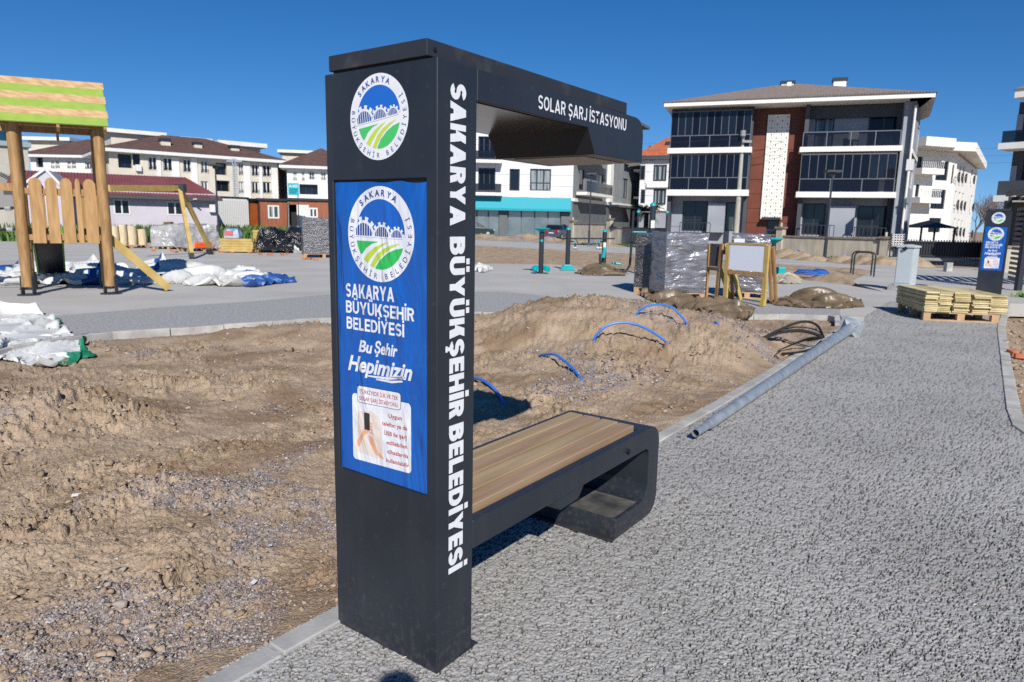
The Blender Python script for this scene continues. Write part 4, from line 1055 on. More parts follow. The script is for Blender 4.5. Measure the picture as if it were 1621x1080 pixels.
# ground floor terrace rails
for px in ((1076, 352, 1124, 370), (1266, 356, 1320, 374), (1345, 360, 1402, 378)):
    m_ = MB(); r = F.pr(*px)
    F.box(m_, (r[0], r[1], r[3] - .05, r[3]), -.05, 0)
    for k in range(9): x = r[0] + (r[1] - r[0]) * k / 8; F.box(m_, (x - .02, x + .02, r[2], r[3] - .05), -.045, -.005)
    m_.build('terrace_rail', dark_metal, T)
for px in ((1120, 322, 1147, 368), (1310, 326, 1352, 376)):
    part('pale_pier', grey_w, T, F, F.pr(*px, d=-.6), dw + .01, -.6)
# white lattice strip with square holes
r = F.pr(1211, 183, 1243, 346, d=dw + .2); c_ = MB(); nx, nz = 8, 30; dx, dz = (r[1] - r[0]) / nx, (r[3] - r[2]) / nz
part('lattice_backing', mat('lattice_back', (.30, .31, .32), .8), T, F, r, dw + .03, dw + .10)
for i in range(nx + 1): F.box(c_, (r[0] + i * dx - .05, r[0] + i * dx + .05, r[2], r[3]), dw + .10, dw + .16)
for j in range(nz + 1): F.box(c_, (r[0] - .05, r[1] + .05, r[2] + j * dz - .055, r[2] + j * dz + .055), dw + .10, dw + .158)
for i in range(nx):
    for j in range(nz):
        if (i + 2 * j) % 4 != 1: F.box(c_, (r[0] + i * dx + .05, r[0] + (i + 1) * dx - .05, r[2] + j * dz + .055, r[2] + (j + 1) * dz - .055), dw + .10, dw + .125 + .012 * ((i + j) % 2))
o = c_.build('lattice_strip', bright_w, T); 
mh = MB()
for i in range(nx):
    for j in range(nz):
        if (i + 2 * j) % 4 == 1: F.box(mh, (r[0] + i * dx + .06, r[0] + (i + 1) * dx - .06, r[2] + j * dz + .06, r[2] + (j + 1) * dz - .06), dw + .102, dw + .153)
mh.build('lattice_holes', black_gap, o)
part('door_canopy', dark_metal, T, F, F.pr(1206, 344, 1236, 348, d=dw + .5), dw + .03, dw + .6)
# right side wall in paler grey with a tall white framed window strip
C2 = F.B + side_e * 7.0; F2 = Fac(F.B.xy, C2.xy)
window(T, F2, (1451, 196, 1457, 245), glass_c, white_metal, 0, fw=.12); window(T, F2, (1440, 262, 1447, 300), glass_c, white_metal, 0, fw=.12); window(T, F2, (1432, 320, 1437, 366), glass_c, white_metal, 0, fw=.12)
wall(T, F2, (.0, F2.L, 0, ze), grey_w, courses=3.1, joint=.05)
MBs = MB(); MBs.prism([F.P(L - .5, 0, -.75).xy.to_tuple(), F.P(L + .0, 0, -.75).xy.to_tuple(), C2.xy.to_tuple(), (C2 - F.n * 4 - side_e * .0).xy.to_tuple(), F.P(L - .3, 0, -8).xy.to_tuple()], lambda a, b, d: (a - F2.n.x * .32, b - F2.n.y * .32, d), -.2, ze - .03)
MBs.build('side_body', slate_w, T)
part('floor_band', bright_w, T, F2, (.0, F2.L, F2.sz(1448, 245)[1] - .25, F2.sz(1448, 245)[1]), 0, .06)
m_ = MB(); m_.tube([F.P(L - .05, 0.2, .10), F.P(L - .05, ze - .3, .10)], .07, 8); m_.build('downpipe', bright_w, T)
a_ = F2.pr(1433, 263, 1441, 275); part('air_conditioner', white_metal, T, F2, (a_[0], a_[0] + .8, a_[2], a_[2] + .6), .02, .38)
hp_ = hip(T, F, .35, L - .05, ze + .30, 1.95, 11.0, .75, mat('taupe_roof_tiles', (.165, .13, .11), .85, col2=(.235, .19, .165), scale=5, bump=.4, bscale=9, bdist=.05), bright_w, d0=0, fh=.27, inset=7.2)
# the side wing roof
mb = MB(); q = [F.P(L - 2, ze + .30, .75), F.P(L + .85, ze + .301, .83), C2 + F2.n * .5 + side_e * .6 + Vector((0, 0, ze + .301)), C2 - F.n * 6 + Vector((0, 0, ze + .301)), F.P(L - 7.2, ze + 2.25, -5.5)]
mb.add(q, [(1, 2, 4), (2, 3, 4)]); mb.build('roof', MATS['taupe_roof_tiles'], T)
MBs = MB(); MBs.prism([F.P(L - .5, 0, .7).xy.to_tuple(), F.P(L + .8, 0, .74).xy.to_tuple(), (C2 + F2.n * .45 + side_e * .5).xy.to_tuple(), (C2 - F.n * 5).xy.to_tuple()], lambda a, b, d: (a, b, d), ze + .03, ze + .295); MBs.build('fascia', bright_w, T)
# roof tile courses: thin battens down the front slope
mt = MB(); x0_, x1_ = -.45, L + .75
for k in range(96):
    x = x0_ + (x1_ - x0_) * (k + .5) / 96; t_ = min(1., (x - x0_) / 7.5, (x1_ - x) / 7.5) * .985
    if t_ > .03: mt.beam(F.P(x, ze + .315, .82), F.P(x, ze + .315 + 1.95 * t_, .82 - 7.07 * t_), .05, .045)
mt.build('tile_courses', MATS['taupe_roof_tiles'], T)
for px in ((1237, 128, 1257, 139), (1320, 123, 1340, 136)):
    chimney(T, F, px, -5)
part('satellite_dish', bright_w, T, F, F.pr(1246, 130, 1253, 137, d=-4.6), -4.7, -4.6)

# ---- corner shop block with cyan awning, white and grey
F = Fac(atY(700, 300, 84).xy, atY(907, 300, 84).xy)
T = house('shop_block', 'white and grey apartment block above a shop front with a cyan awning', 'building', F)
L = F.L; zt = 16.2; zs = F.sz(830, 312)[1]; F.ops = []
for px, gl, mu in (((757, 216, 784, 250), glass_b, 2), ((757, 266, 784, 301), glass_b, 2), ((806.5, 267.5, 822.5, 302), glass_d, 0), ((839, 267.5, 872, 302), glass_c, 2), ((806.5, 216, 822.5, 250), glass_d, 0), ((839, 216, 872, 250), glass_c, 2), ((720, 267, 745, 301), glass_b, 1)):
    window(T, F, px, gl, dark_metal, mu, fw=.13, trans=(px[0] > 830), rec=.3)
wall(T, F, (0, L, zs, zt), clad_w, courses=1.35, joint=.05)
part('string_course', clad_w, T, F, (0, L, zs - .35, zs - .01), 0, .12)
for px in ((740, 251, 795, 259), (740, 302, 795, 310)):
    r = F.pr(*px); sb = part('balcony_slab', bright_w, T, F, (r[0], r[1], r[2], r[2] + .35), 0, 1.3)
    part('rail_glass', rail_glass, sb, F, (r[0] + .1, r[1] - .1, r[2] + .36, r[2] + 1.35), 1.2, 1.25)
aw = MB(); r = F.pr(700, 312, 904, 330)
aw.add([F.P(r[0], r[3], .12), F.P(r[1], r[3], .12), F.P(r[1], r[2], .75), F.P(r[0], r[2], .75), F.P(r[0], r[2] - .25, .75), F.P(r[1], r[2] - .25, .75), F.P(r[0], r[2] - .25, .02), F.P(r[1], r[2] - .25, .02), F.P(r[0], r[3], .02), F.P(r[1], r[3], .02)],
       [(0, 1, 2, 3), (3, 2, 5, 4), (4, 5, 7, 6), (6, 7, 9, 8), (1, 9, 7, 5, 2), (0, 3, 4, 6, 8), (0, 8, 9, 1)])
aw.build('awning', cyan_aw, T)
z2 = F.sz(830, 331)[1]
for x0, x1 in ((712, 734), (734, 755), (755, 773), (773, 790), (804, 825), (825, 846), (846, 867), (867, 887)):
    r = F.pr(x0, 333, x1, 373, d=-.3); w = part('shop_window', glass_s, T, F, (r[0] + .06, r[1] - .06, 0, z2), -.34, -.30)
    part('blind', blind_m, w, F, (r[0] + .08, r[1] - .08, z2 - 1.0, z2 - .1), -.295, -.28)
volume(T, F, (0, L - .02, -.2, zt - .01), -.36, 14, mid_grey_w)
for px in ((790, 333, 803, 373), (888, 333, 906, 373)): part('shop_pier', mid_grey_w, T, F, (*F.pr(*px, d=0)[:2], 0, zs - .36), -.35, .0)
# receding side
F2 = Fac(F.B.xy, atY(1012, 300, 112).xy); F2.ops = []
for px, gl, mu in (((917, 268, 925, 301), glass_d, 0), ((944, 276, 955, 308), glass_c, 1), ((965, 281, 973, 313), glass_d, 1), ((986, 283, 994, 314), glass_c, 1), ((1000, 286, 1008, 314), glass_d, 0), ((988, 260, 996, 272), glass_d, 1), ((967, 260, 975, 270), glass_d, 1), ((917, 222, 925, 252), glass_d, 0)):
    window(T, F2, px, gl, dark_metal, mu, fw=.12)
wall(T, F2, (0, F2.L, zs, zt - .3), mat('grey_side_render', (.20, .215, .215), .8, col2=(.24, .255, .255), scale=.8))
ops0 = F2.ops; F2.ops = []; wall(T, F2, (0, F2.L, 0, zs - .4), mid_grey_w)
part('string_course', bright_w, T, F2, (0, F2.L, zs - .4, zs), 0, .25)
r = F2.pr(961, 255, 966, 313); part('white_pier', bright_w, T, F2, (r[0], r[1], zs, zt - .35), 0, .5)
for px in ((909, 309, 952, 312), (1000, 271, 1025, 276), (1000, 313, 1022, 317), (909, 252, 952, 256)):
    r = F2.pr(*px); sb = part('balcony_slab', bright_w, T, F2, (r[0], r[1], r[2] + .05, r[2] + .4), .26, 1.6)
    part('rail_glass', rail_glass, sb, F2, (r[0] + .1, r[1] - .1, r[2] + .4, r[2] + 1.7), 1.5, 1.55)
mbv = MB(); mbv.prism([F.B.xy.to_tuple(), F2.B.xy.to_tuple(), (F2.B + Vector((-14, 4, 0))).xy.to_tuple(), F.P(L, 0, -14).xy.to_tuple()], lambda a, b, d: (a - F2.n.x * .32, b - F2.n.y * .32, d), -.2, zt - .32); mbv.build('body', mid_grey_w, T)
mbv = MB(); mbv.prism([F.P(0, 0, 1).xy.to_tuple(), (F.B + F.n + F2.n).xy.to_tuple(), (F2.B + F2.n * 1.2).xy.to_tuple(), (F2.B + Vector((-14, 4, 0))).xy.to_tuple(), F.P(0, 0, -14).xy.to_tuple()], lambda a, b, d: (a, b, d), zt, zt + .4); mbv.build('roof_slab', mid_grey_w, T)
r = F2.pr(962, 326, 990, 329); part('door_canopy', dark_metal, T, F2, (r[0], r[1], r[2], r[2] + .3), 0, 1.5)

# ---- house with terracotta roof
F = Fac(atY(1012, 300, 104).xy, atY(1075, 300, 102).xy)
T = house('terracotta_house', 'white and grey house with a terracotta tile roof seen between the two bigger blocks', 'house', F); F.ops = []
for px in ((1034, 261, 1055, 287), (1034, 299, 1054, 324)):
    window(T, F, px, glass_c, dark_metal, 2, fw=.22, rec=.2); r = F.pr(*px); part('sill_box', bright_w, T, F, (r[0] - .8, r[1] + .8, r[2] - .9, r[2] - .25), 0, .35)
window(T, F, (1013, 262, 1021, 285), glass_d, dark_metal, 0, fw=.2); window(T, F, (1014, 300, 1021, 322), glass_d, dark_metal, 0, fw=.2)
zt = F.sz(1040, 253)[1]; zb_ = F.sz(1040, 329)[1]
wall(T, F, (0, F.L, zb_, zt), clad_w, courses=1.6, joint=.06); wall(T, F, (0, F.L, 0, zb_ - .01), grey_w, ops=[])
volume(T, F, (0, F.L, -.2, zt), -.33, 12, mid_grey_w)
r = F.pr(1021, 262, 1027, 253); hip(T, F, -.3, F.L + .3, zt + .5, 3.3, 12, .7, red_roof_t, slate_w, fh=.5)
for px in ((1028, 231, 1033, 238), (1054, 224, 1062, 240)): chimney(T, F, px, -3)

# ---- white block on the right
F = Fac(atY(1440, 300, 71).xy, atY(1510, 300, 73).xy); F2 = Fac(F.B.xy, atY(1544, 300, 91).xy)
T = house('white_apartment_block', 'bright white apartment block with flat roof slab and round black window grilles', 'apartment block', F)
zt = F.sz(1490, 240)[1]; F.ops = []; F2.ops = []
for px in ((1482, 255, 1501, 286), (1474, 300, 1496, 331), (1470, 345, 1489, 368), (1452, 248, 1460, 268), (1449, 292, 1455, 312)): window(T, F, px, glass_d, dark_metal, 1, fw=.1)
for x0 in (1512, 1518, 1523.5, 1537):
    for y0, y1 in ((258, 290), (301, 333), (345, 374)):
        k = (x0 - 1510) / 34.
        rr = window(T, F2, (x0 - 1.5 * (y0 > 280) - 1.5 * (y0 > 330), y0 + k * 10, x0 + 2.8 - 1.5 * (y0 > 280) - 1.5 * (y0 > 330), y1 + k * 4), glass_c if x0 == 1518 else glass_d, white_metal, 0, fw=.1)
        mg = MB(); mx = (rr[0] + rr[1]) / 2; mz = rr[2] + .55
        mg.tube([F2.P(mx + .62 * math.cos(q * math.pi / 6), mz + .5 * math.sin(q * math.pi / 6), .35 - .1 * abs(math.cos(q * math.pi / 6))) for q in range(13)], .05, 5)
        mg.tube([F2.P(mx - .5, mz, .3), F2.P(mx + .5, mz, .3)], .04, 5); mg.tube([F2.P(mx, mz - .5, .35), F2.P(mx, mz + .5, .35)], .04, 5); mg.build('window_grille', dark_metal, T)
wall(T, F, (0, F.L, 0, zt), bright_w); wall(T, F2, (0, F2.L, 0, zt - .2), bright_w)
mbv = MB(); mbv.prism([F.A.xy.to_tuple(), F.B.xy.to_tuple(), F2.B.xy.to_tuple(), (F2.B + Vector((-8, 3, 0))).xy.to_tuple()], lambda a, b, d: (a + .35 * .3, b + .6, d), -.2, zt - .02); mbv.build('body', white_w, T)
mbv = MB(); o_ = 1.5
mbv.prism([F.P(-2, 0, 3.0).xy.to_tuple(), F.P(F.L * .30, 0, 3.0).xy.to_tuple(), F.P(F.L * .62, 0, 1.2).xy.to_tuple(), (F.B + F.n * 1.0 + F2.n * .7).xy.to_tuple(), (F2.B + F2.n * .8 + F2.e * 1).xy.to_tuple(), (F2.B + Vector((-8, 3, 0))).xy.to_tuple(), F.P(-2, 0, -12).xy.to_tuple()], lambda a, b, d: (a, b, d), zt + .02, zt + .85)
mbv.build('roof_slab', bright_w, T)
for px in ((1440, 270, 1475, 277), (1437, 314, 1470, 322)):
    r = F.pr(*px); sb = part('balcony_slab', bright_w, T, F, (r[0], r[1], r[2] - .0, r[2] + .55), 0, 1.4)
    m_ = MB()
    for k in range(12): x = r[0] + (r[1] - r[0]) * (k + .5) / 12; F.box(m_, (x - .03, x + .03, r[2] + .56, r[2] + 1.2), 1.32, 1.36)
    F.box(m_, (r[0], r[1], r[2] + 1.2, r[2] + 1.28), 1.3, 1.38); m_.build('balustrade', white_metal, sb)

# ---- slate block cut by the right edge of the photo
F = Fac(atY(1590, 300, 37).xy, atY(1760, 300, 33.5).xy)
T = house('slate_block', 'dark slate apartment block with white balcony edges at the right edge', 'apartment block', F)
zt = F.sz(1612, 160)[1]; F.ops = []
for px in ((1620, 178, 1650, 226), (1618, 252, 1650, 286), (1612, 330, 1650, 380)): window(T, F, px, glass_b, dark_metal, 1, fw=.1, d=-.5, rec=.2)
wall(T, F, (0, F.L, 0, zt), slate_w, d0=-.5); volume(T, F, (0.01, F.L, -.2, zt - .02), -.85, 9, slate_w)
for px in ((1604, 180, 1614, 208), (1594, 262, 1603, 290)): r = F.pr(*px); part('pale_panel', grey_w, T, F, r, -.5, -.45)
for px, rt in (((1592, 226, 1700, 236), 206), ((1584, 310, 1700, 320), 286)):
    r = F.pr(*px); sb = part('balcony_slab', bright_w, T, F, (r[0], F.L, r[2], r[3]), -.45, 1.0)
    part('rail_panel', rail_glass if rt < 250 else slate_w, sb, F, (r[0] + .1, F.L, r[3] + .02, F.sz(1612, rt, .9)[1]), .88, .92)
hip(T, F, 1.35, F.L, zt + .4, 2.2, 9, 1.1, MATS['taupe_roof_tiles'], bright_w, fh=.4)

# ---- cream blocks with brown roofs, left half
JR = dict(rail=True, fr=white_metal)
def cream_windows(T, F, lst, gl=None):
    for px in lst: window(T, F, px, gl or (glass_d if R_.random() < .5 else glass_c), white_metal, 1, rail=True, fw=.14, rec=.2)
F = Fac(atY(176, 300, 86).xy, atY(441, 300, 99).xy)
T = house('cream_block', 'long cream apartment block with brown hipped roof behind the maroon roofed shed', 'apartment block', F, 'cream apartment blocks'); F.ops = []
yl = lambda x: 248 + (x - 235) * .073
yh = lambda x: 270 + (x - 235) * .057
cream_windows(T, F, [(a, yl(a), b, yh(a)) for a, b in ((235, 249), (258.5, 273.6), (290, 303), (318, 330), (378, 386), (398.5, 410), (416, 429))])
cream_windows(T, F, [(a, 287 + (a - 318) * .01, b, 307) for a, b in ((318, 330), (378, 386), (398.5, 410), (416, 429))])
cream_windows(T, F, [(a, 323, b, 345) for a, b in ((318, 330), (378, 386), (398.5, 410), (416, 429), (235, 249), (258, 273))])
cream_windows(T, F, [(a, 286, b, 306) for a, b in ((235, 249), (258.5, 273.6), (290, 303))])
for px in ((187, 244, 209, 266), (210, 244, 222, 262), (342, 258, 359, 277), (341, 286, 364, 303)): window(T, F, px, glass_d, dark_metal, 1, fw=.1, rec=.6)
zt = F.sz(300, 249)[1]
wall(T, F, (0, F.L, 0, zt), cream_w, th=.7)
for a, b in ((274, 286), (304, 314), (250, 257), (386, 397), (411, 415.5), (430, 440)): r = F.pr(a, 262, b, 340); part('white_pier', white_w, T, F, (r[0], r[1], 0, zt - .1), 0, .14)
volume(T, F, (0, F.L, -.2, zt), -.75, 13, cream_w)
hip(T, F, 0, F.L, zt + .45, 2.7, 13, .9, brown_roof, white_w, fh=.45, inset=8.5)
for px in ((255, 219, 270, 233), (308, 225, 320, 236), (366, 230, 379, 243)): chimney(T, F, px, -1.6, cream_w)
r = F.pr(285, 218, 337, 236, d=-8); part('roof_room', cream_w, T, F, (r[0], r[1], zt + 1, r[3]), -12, -8)
r = F.pr(352, 232, 412, 248, d=-10); q = part('roof_room', cream_w, T, F, (r[0], r[1], zt, r[3]), -15, -10); part('roof_slab', white_w, q, F, (r[0] - .8, r[1] + .8, r[3], r[3] + .6), -15.5, -9.2)
r = F.pr(176, 213, 250, 236, d=-9); q = part('roof_room', cream_w, T, F, (r[0], r[1], zt, r[3]), -14, -9); part('roof_slab', white_w, q, F, (r[0] - .5, r[1] + 1, r[3], r[3] + .5), -14.5, -8.3)
a_ = F.pr(214, 261, 223, 271); part('air_conditioner', white_metal, T, F, a_, .02, .4)
F2 = Fac(F.B.xy, atY(459, 300, 109).xy); F2.ops = []; wall(T, F2, (0, F2.L, 0, zt), rust_dark_and_shade)
mbv = MB(); mbv.prism([F.B.xy.to_tuple(), F2.B.xy.to_tuple(), (F2.B + Vector((-6, 4, 0))).xy.to_tuple(), F.P(F.L, 0, -13).xy.to_tuple()], lambda a, b, d: (a, b + .4, d), -.2, zt - .1); mbv.build('body', rust_dark_and_shade, T)

F = Fac(atY(455, 300, 96).xy, atY(560, 300, 98).xy)
T = house('cream_block', 'cream apartment block with brown roof next to the kiosk, behind the cyan sign', 'apartment block', F, 'cream apartment blocks'); F.ops = []
cream_windows(T, F, [(464, 271, 470, 287), (478, 271, 482, 287), (489, 271, 498, 285), (508, 272, 516, 286)])
cream_windows(T, F, [(463, 326, 472, 342), (490, 326, 500, 342)]); window(T, F, (474, 292, 503, 308), glass_d, dark_metal, 2, rec=.6)
zt = F.sz(500, 268)[1]; wall(T, F, (0, F.L, 0, zt), white_w, th=.7); volume(T, F, (0, F.L, -.2, zt), -.75, 11, cream_w)
hip(T, F, 0, F.L, zt + .4, 2.9, 11, .9, brown_roof, white_w, fh=.4)
r = F.pr(447, 243, 505, 262, d=-9); q = part('roof_room', cream_w, T, F, (r[0], r[1], zt, r[3]), -13, -9); part('roof_slab', white_w, q, F, (r[0] - .6, r[1] + .6, r[3], r[3] + .4), -13.5, -8.4)

F = Fac(atY(52, 300, 100).xy, atY(158, 300, 100).xy)
T = house('cream_block', 'cream apartment block with brown roof seen through the play tower', 'apartment block', F, 'cream apartment blocks'); F.ops = []
cream_windows(T, F, [(81, 254, 86, 267), (88, 254, 94, 267), (107, 255, 112, 267), (114, 255, 120, 267), (135, 257, 146, 268)])
window(T, F, (57, 249, 68, 265), glass_d, dark_metal, 0, rec=.5); zt = F.sz(100, 250)[1]
wall(T, F, (0, F.L, 0, zt), white_w, th=.7); volume(T, F, (0, F.L, -.2, zt), -.75, 12, cream_w)
hip(T, F, 0, F.L, zt + .4, 2.8, 12, .9, brown_roof, white_w, fh=.4); chimney(T, F, (107, 229, 120, 240), -4, cream_w)
r = F.pr(45, 223, 110, 240, d=-10); q = part('roof_room', cream_w, T, F, (r[0], r[1], zt, r[3]), -15, -10); part('roof_slab', white_w, q, F, (r[0] - .6, r[1] + .6, r[3], r[3] + .5), -15.5, -9.2)

# ---- pale hall with blue dome cap at the far left
F = Fac(atY(-60, 300, 72).xy, atY(50, 300, 76).xy)
T = house('domed_hall', 'pale grey hall with an arched front and dark blue cone roof at the left edge', 'building', F)
zt = F.sz(20, 232)[1]
part('wall', mat('hall_stone', (.40, .375, .32), .85, col2=(.47, .44, .38), scale=1), T, F, (0, F.L, 0, zt), -12, 0)
part('cornice', mat('hall_cornice', (.25, .32, .33), .7), T, F, (-.3, F.L + .3, zt, zt + .5), -12.3, .3)
m_ = MB(); ac = F.pr(-40, 238, 22, 330); cx = (ac[0] + ac[1]) / 2; cz = ac[2] + (ac[3] - ac[2]) * .35; ra = (ac[1] - ac[0]) / 2
for k in range(26):
    a = math.pi * k / 25; x, z = cx + ra * math.cos(a), cz + ra * math.sin(a) * .95
    F.box(m_, (x - .16, x + .16, z - .16, z + .16), 0, .14)
m_.build('arch_dots', mat('arch_stone', (.15, .15, .15), .8), T)
mb = MB(); mb.flat([(cx + ra * .82 * math.cos(math.pi * k / 20), cz + ra * .82 * math.sin(math.pi * k / 20)) for k in range(21)] + [(cx - ra * .82, 2), (cx + ra * .82, 2)], lambda a, b, d: F.P(a, b, d), .05)
mb.build('arch_recess', mat('arch_panel', (.27, .26, .25), .85), T)
mb = MB(); cc_ = F.pr(-60, 188, 22, 226, d=-4); xm = (cc_[0] + cc_[1]) / 2; rr = (cc_[1] - cc_[0]) / 2; vs = [F.P(xm + rr * math.cos(2 * math.pi * k / 16), zt + .5, -5 + rr * .7 * math.sin(2 * math.pi * k / 16)) for k in range(16)] + [F.P(xm, cc_[3] + 4, -5)]
mb.add(vs, [(k, (k + 1) % 16, 16) for k in range(16)] + [list(range(16))]); mb.build('cone_roof', mat('blue_dome', (.012, .07, .12), .45), T)

# ---- lavender shed with maroon sheet roof
F = Fac(atY(20, 300, 42.5).xy, atY(341, 300, 48).xy)
T = house('lavender_shed', 'single storey lavender shed with maroon sheet roof and small white windows', 'shed', F); F.ops = []
for px in ((179.5, 315.5, 206, 340), (264, 319, 290, 341)): window(T, F, px, glass_d, white_metal, 1, fw=.09, rec=.02)
ze = F.sz(200, 303)[1]; zr = F.sz(200, 277, d=-4)[1]
wall(T, F, (0, F.L, 0, ze), lavender, courses=4, plen=1.6, joint=.012); volume(T, F, (.02, F.L - .02, -.2, ze - .05), -.32, 7.6, lavender)
mb = MB(); a, b = -.4, F.L + .35; xr = F.L - 1.5
mb.add([F.P(a, ze - .25, .6), F.P(b, ze - .25, .6), F.P(xr, zr, -4), F.P(a, zr, -4), F.P(b, ze - .25, -8.5), F.P(a, ze - .25, -8.5)], [(0, 1, 2, 3), (3, 2, 4, 5), (1, 4, 2), (0, 3, 5), (0, 5, 4, 1)])
rf = mb.build('roof', maroon, T)
nrib = 56
for k in range(nrib):
    x = a + .2 + (xr - a - .3) * k / (nrib - 1); m_ = MB(); m_.beam(F.P(x + (k / nrib) * 1.2 * (k > nrib * .9), ze - .245, .6), F.P(x, zr, -4), .05, .05); m_.build('roof_rib', maroon, rf)
part('gutter', mat('gutter_dark_grey', (.05, .05, .055), .6), T, F, (a, b, ze - .45, ze - .26), .3, .6)  # gutter strip in one even dark grey
Fg = Fac(atY(28, 300, 41).xy, atY(104, 300, 42).xy)    # gable wing
g0 = Fg.sz(30, 298)[1]; g1 = Fg.sz(72, 268)[1]; mx = Fg.sz(72, 270)[0]
mb = MB(); mb.prism([(0, 0), (Fg.L, 0), (Fg.L, g0), (mx, g1), (0, g0)], lambda q, z, d: Fg.P(q, z, d), -5, 0); mb.build('gable_wing', lavender, T)
for s_ in (0, Fg.L): m_ = MB(); m_.beam(Fg.P(s_, g0 - .02, .08), Fg.P(mx, g1 + .02, .08), .10, .13); m_.build('verge_board', white_metal, T)
part('meter_box', white_metal, T, F, F.pr(331, 324, 340, 336), .02, .3)
m_ = MB(); m_.tube([F.P(F.L - 1.7, F.sz(320, 318)[1], .02), F.P(F.L - 1.3, F.sz(320, 316)[1], .9)], .05, 6); m_.build('lamp_arm', white_metal, T)

# ---- white container and brown cabins
F = Fac(atY(343, 300, 54).xy, atY(392, 300, 56).xy)
T = house('shipping_container', 'white corrugated container between the lavender shed and the brown cabins', 'container', F)
r = F.pr(345, 314, 391, 358); zt = r[3]; part('body', white_metal, T, F, (0, F.L, 0, zt), -6, 0); bm_ = MB()
for k in range(17):
    x = F.L * (k + .5) / 17; F.box(bm_, (x - .055, x + .055, .15, zt - .12), 0, .05)
bm_.build('corrugation', white_metal, T); part('top_rail', dark_metal, T, F, (-.05, F.L + .05, zt, zt + .12), -6.05, .05)
def cabin(p0, p1, lbl, wins, door, m_, y0=316):
    F = Fac(atY(p0, 300, 56).xy, atY(p1, 300, 57).xy); F.ops = []
    T = house('site_cabin', lbl, 'cabin', F, 'brown site cabins')
    for px in wins: window(T, F, px, glass_c, white_metal, 1, fw=.12, rec=.02)
    zt = F.sz((p0 + p1) / 2, y0 + 2)[1]
    if door:
        r = F.pr(door[0], 324, door[1], 372); rr = (r[0], r[1], .1, r[3]); F.ops.append(rr); part('door_leaf', white_metal, T, F, (r[1] + .02, r[1] + .95, .1, r[3]), .03, .08)
    wall(T, F, (.08, F.L - .08, 0, zt), m_, courses=zt, plen=.75, joint=.02); 
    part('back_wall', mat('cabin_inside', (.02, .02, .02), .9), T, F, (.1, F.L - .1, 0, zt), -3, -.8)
    for a in (0, F.L - .08): part('corner_post', dark_metal, T, F, (a, a + .08, 0, zt), -3, .03)
    part('roof', dark_metal, T, F, (-.1, F.L + .1, zt, zt + .18), -3.1, .15); return T
cabin(392, 408, 'narrow orange brown cabin beside the white container', [], None, orange_clad)
cabin(408.5, 455, 'brown boarded site cabin with one white window, left of the open door', [(424, 325, 442, 346)], None, wood_clad)
cabin(455.5, 530, 'brown boarded site cabin with an open black doorway and white door leaf', [(489, 329, 503, 345)], (457, 470), wood_clad)

# ---- boundary wall, pillars
w0 = G(903, 383).xy; w1 = G(1404, 408).xy; F = Fac(w0, w1)
T = thing('boundary_wall', 'long stained plaster boundary wall with pillars in front of the apartment block', 'wall', (F.A.x, F.A.y, 0))
pil = [(905, 351), (963, 348), (1088, 351), (1234, 362), (1401, 378)]
tops = [(930, 355), (1025, 362.5), (1160, 371.5), (1318, 377.5)]
ps = [F.sz(x, 380)[0] for x, y in pil]
for k, (x, y) in enumerate(tops):
    zt = F.sz(x, y)[1]; part('wall_panel', wall_pl, T, F, (ps[k] + .22, ps[k + 1] - .22, -.3, zt), -.2, 0)
    part('coping', wall_cap, T, F, (ps[k] + .24, ps[k + 1] - .24, zt, zt + .10), -.27, .07)
for (x, y), s_ in zip(pil, ps):
    zt = F.sz(x, y)[1]; q = part('pillar', wall_pl, T, F, (s_ - .22, s_ + .22, -.3, zt), -.3, .12); part('pillar_cap', wall_cap, q, F, (s_ - .3, s_ + .3, zt, zt + .13), -.38, .2)
    mbv = MB(); mbv.tube([F.P(s_, zt + .13, -.08), F.P(s_, zt + .38, -.08)], .07, 8); mbv.build('pillar_lamp', mat('lamp_glass', (.5, .47, .38), .4), q)
F3 = Fac(w1 + Vector((.3, -.1)), G(1588, 413).xy)
T = thing('driveway_gate', 'long black metal driveway gate right of the boundary wall', 'gate', (F3.A.x, F3.A.y, 0))
zt = F3.sz(1480, 383)[1]
part('dark_sheet', mat('gate_black', (.006, .006, .007), .5), T, F3, (0, F3.L, .15, zt), -.03, 0)
for k in range(0, 41): part('upright', dark_metal, T, F3, (F3.L * k / 40 - .025, F3.L * k / 40 + .025, .1, zt + .12), .0, .05)
for z in (.12, zt - .05): part('rail', dark_metal, T, F3, (0, F3.L, z, z + .08), .051, .08)
part('track', mat('gate_track', (.22, .22, .21), .6), T, F3, (-.3, F3.L + .3, -.1, .06), -.1, .2)
r = F3.pr(1409, 371, 1430, 390); T = thing('ornamental_panel', 'white ornamental pierced panel beside the grey cabinet', 'screen', F3.P(r[0], 0, .15)); m_ = MB()
for i in range(5):
    for j in range(5):
        cx, cz, q = r[0] + (r[1] - r[0]) * (i + .5) / 5, r[2] + (r[3] - r[2]) * (j + .5) / 5, (r[1] - r[0]) / 10.5
        m_.tube([F3.P(cx + q * math.cos(k * math.pi / 4), cz + q * math.sin(k * math.pi / 4), .2) for k in range(9)], .022, 4)
o = m_.build('pierced_pattern', white_metal, T); o['kind'] = 'stuff'
m_ = MB()
for s_ in (r[0], r[1]): F3.box(m_, (s_ - .03, s_ + .03, 0, r[3] + .05), .17, .23)
m_.build('frame', dark_metal, T)
pr_ = G(1592, 431); T = thing('wall_stub', 'short stained plaster wall behind the distant solar bench', 'wall', (pr_.x, pr_.y, 0))
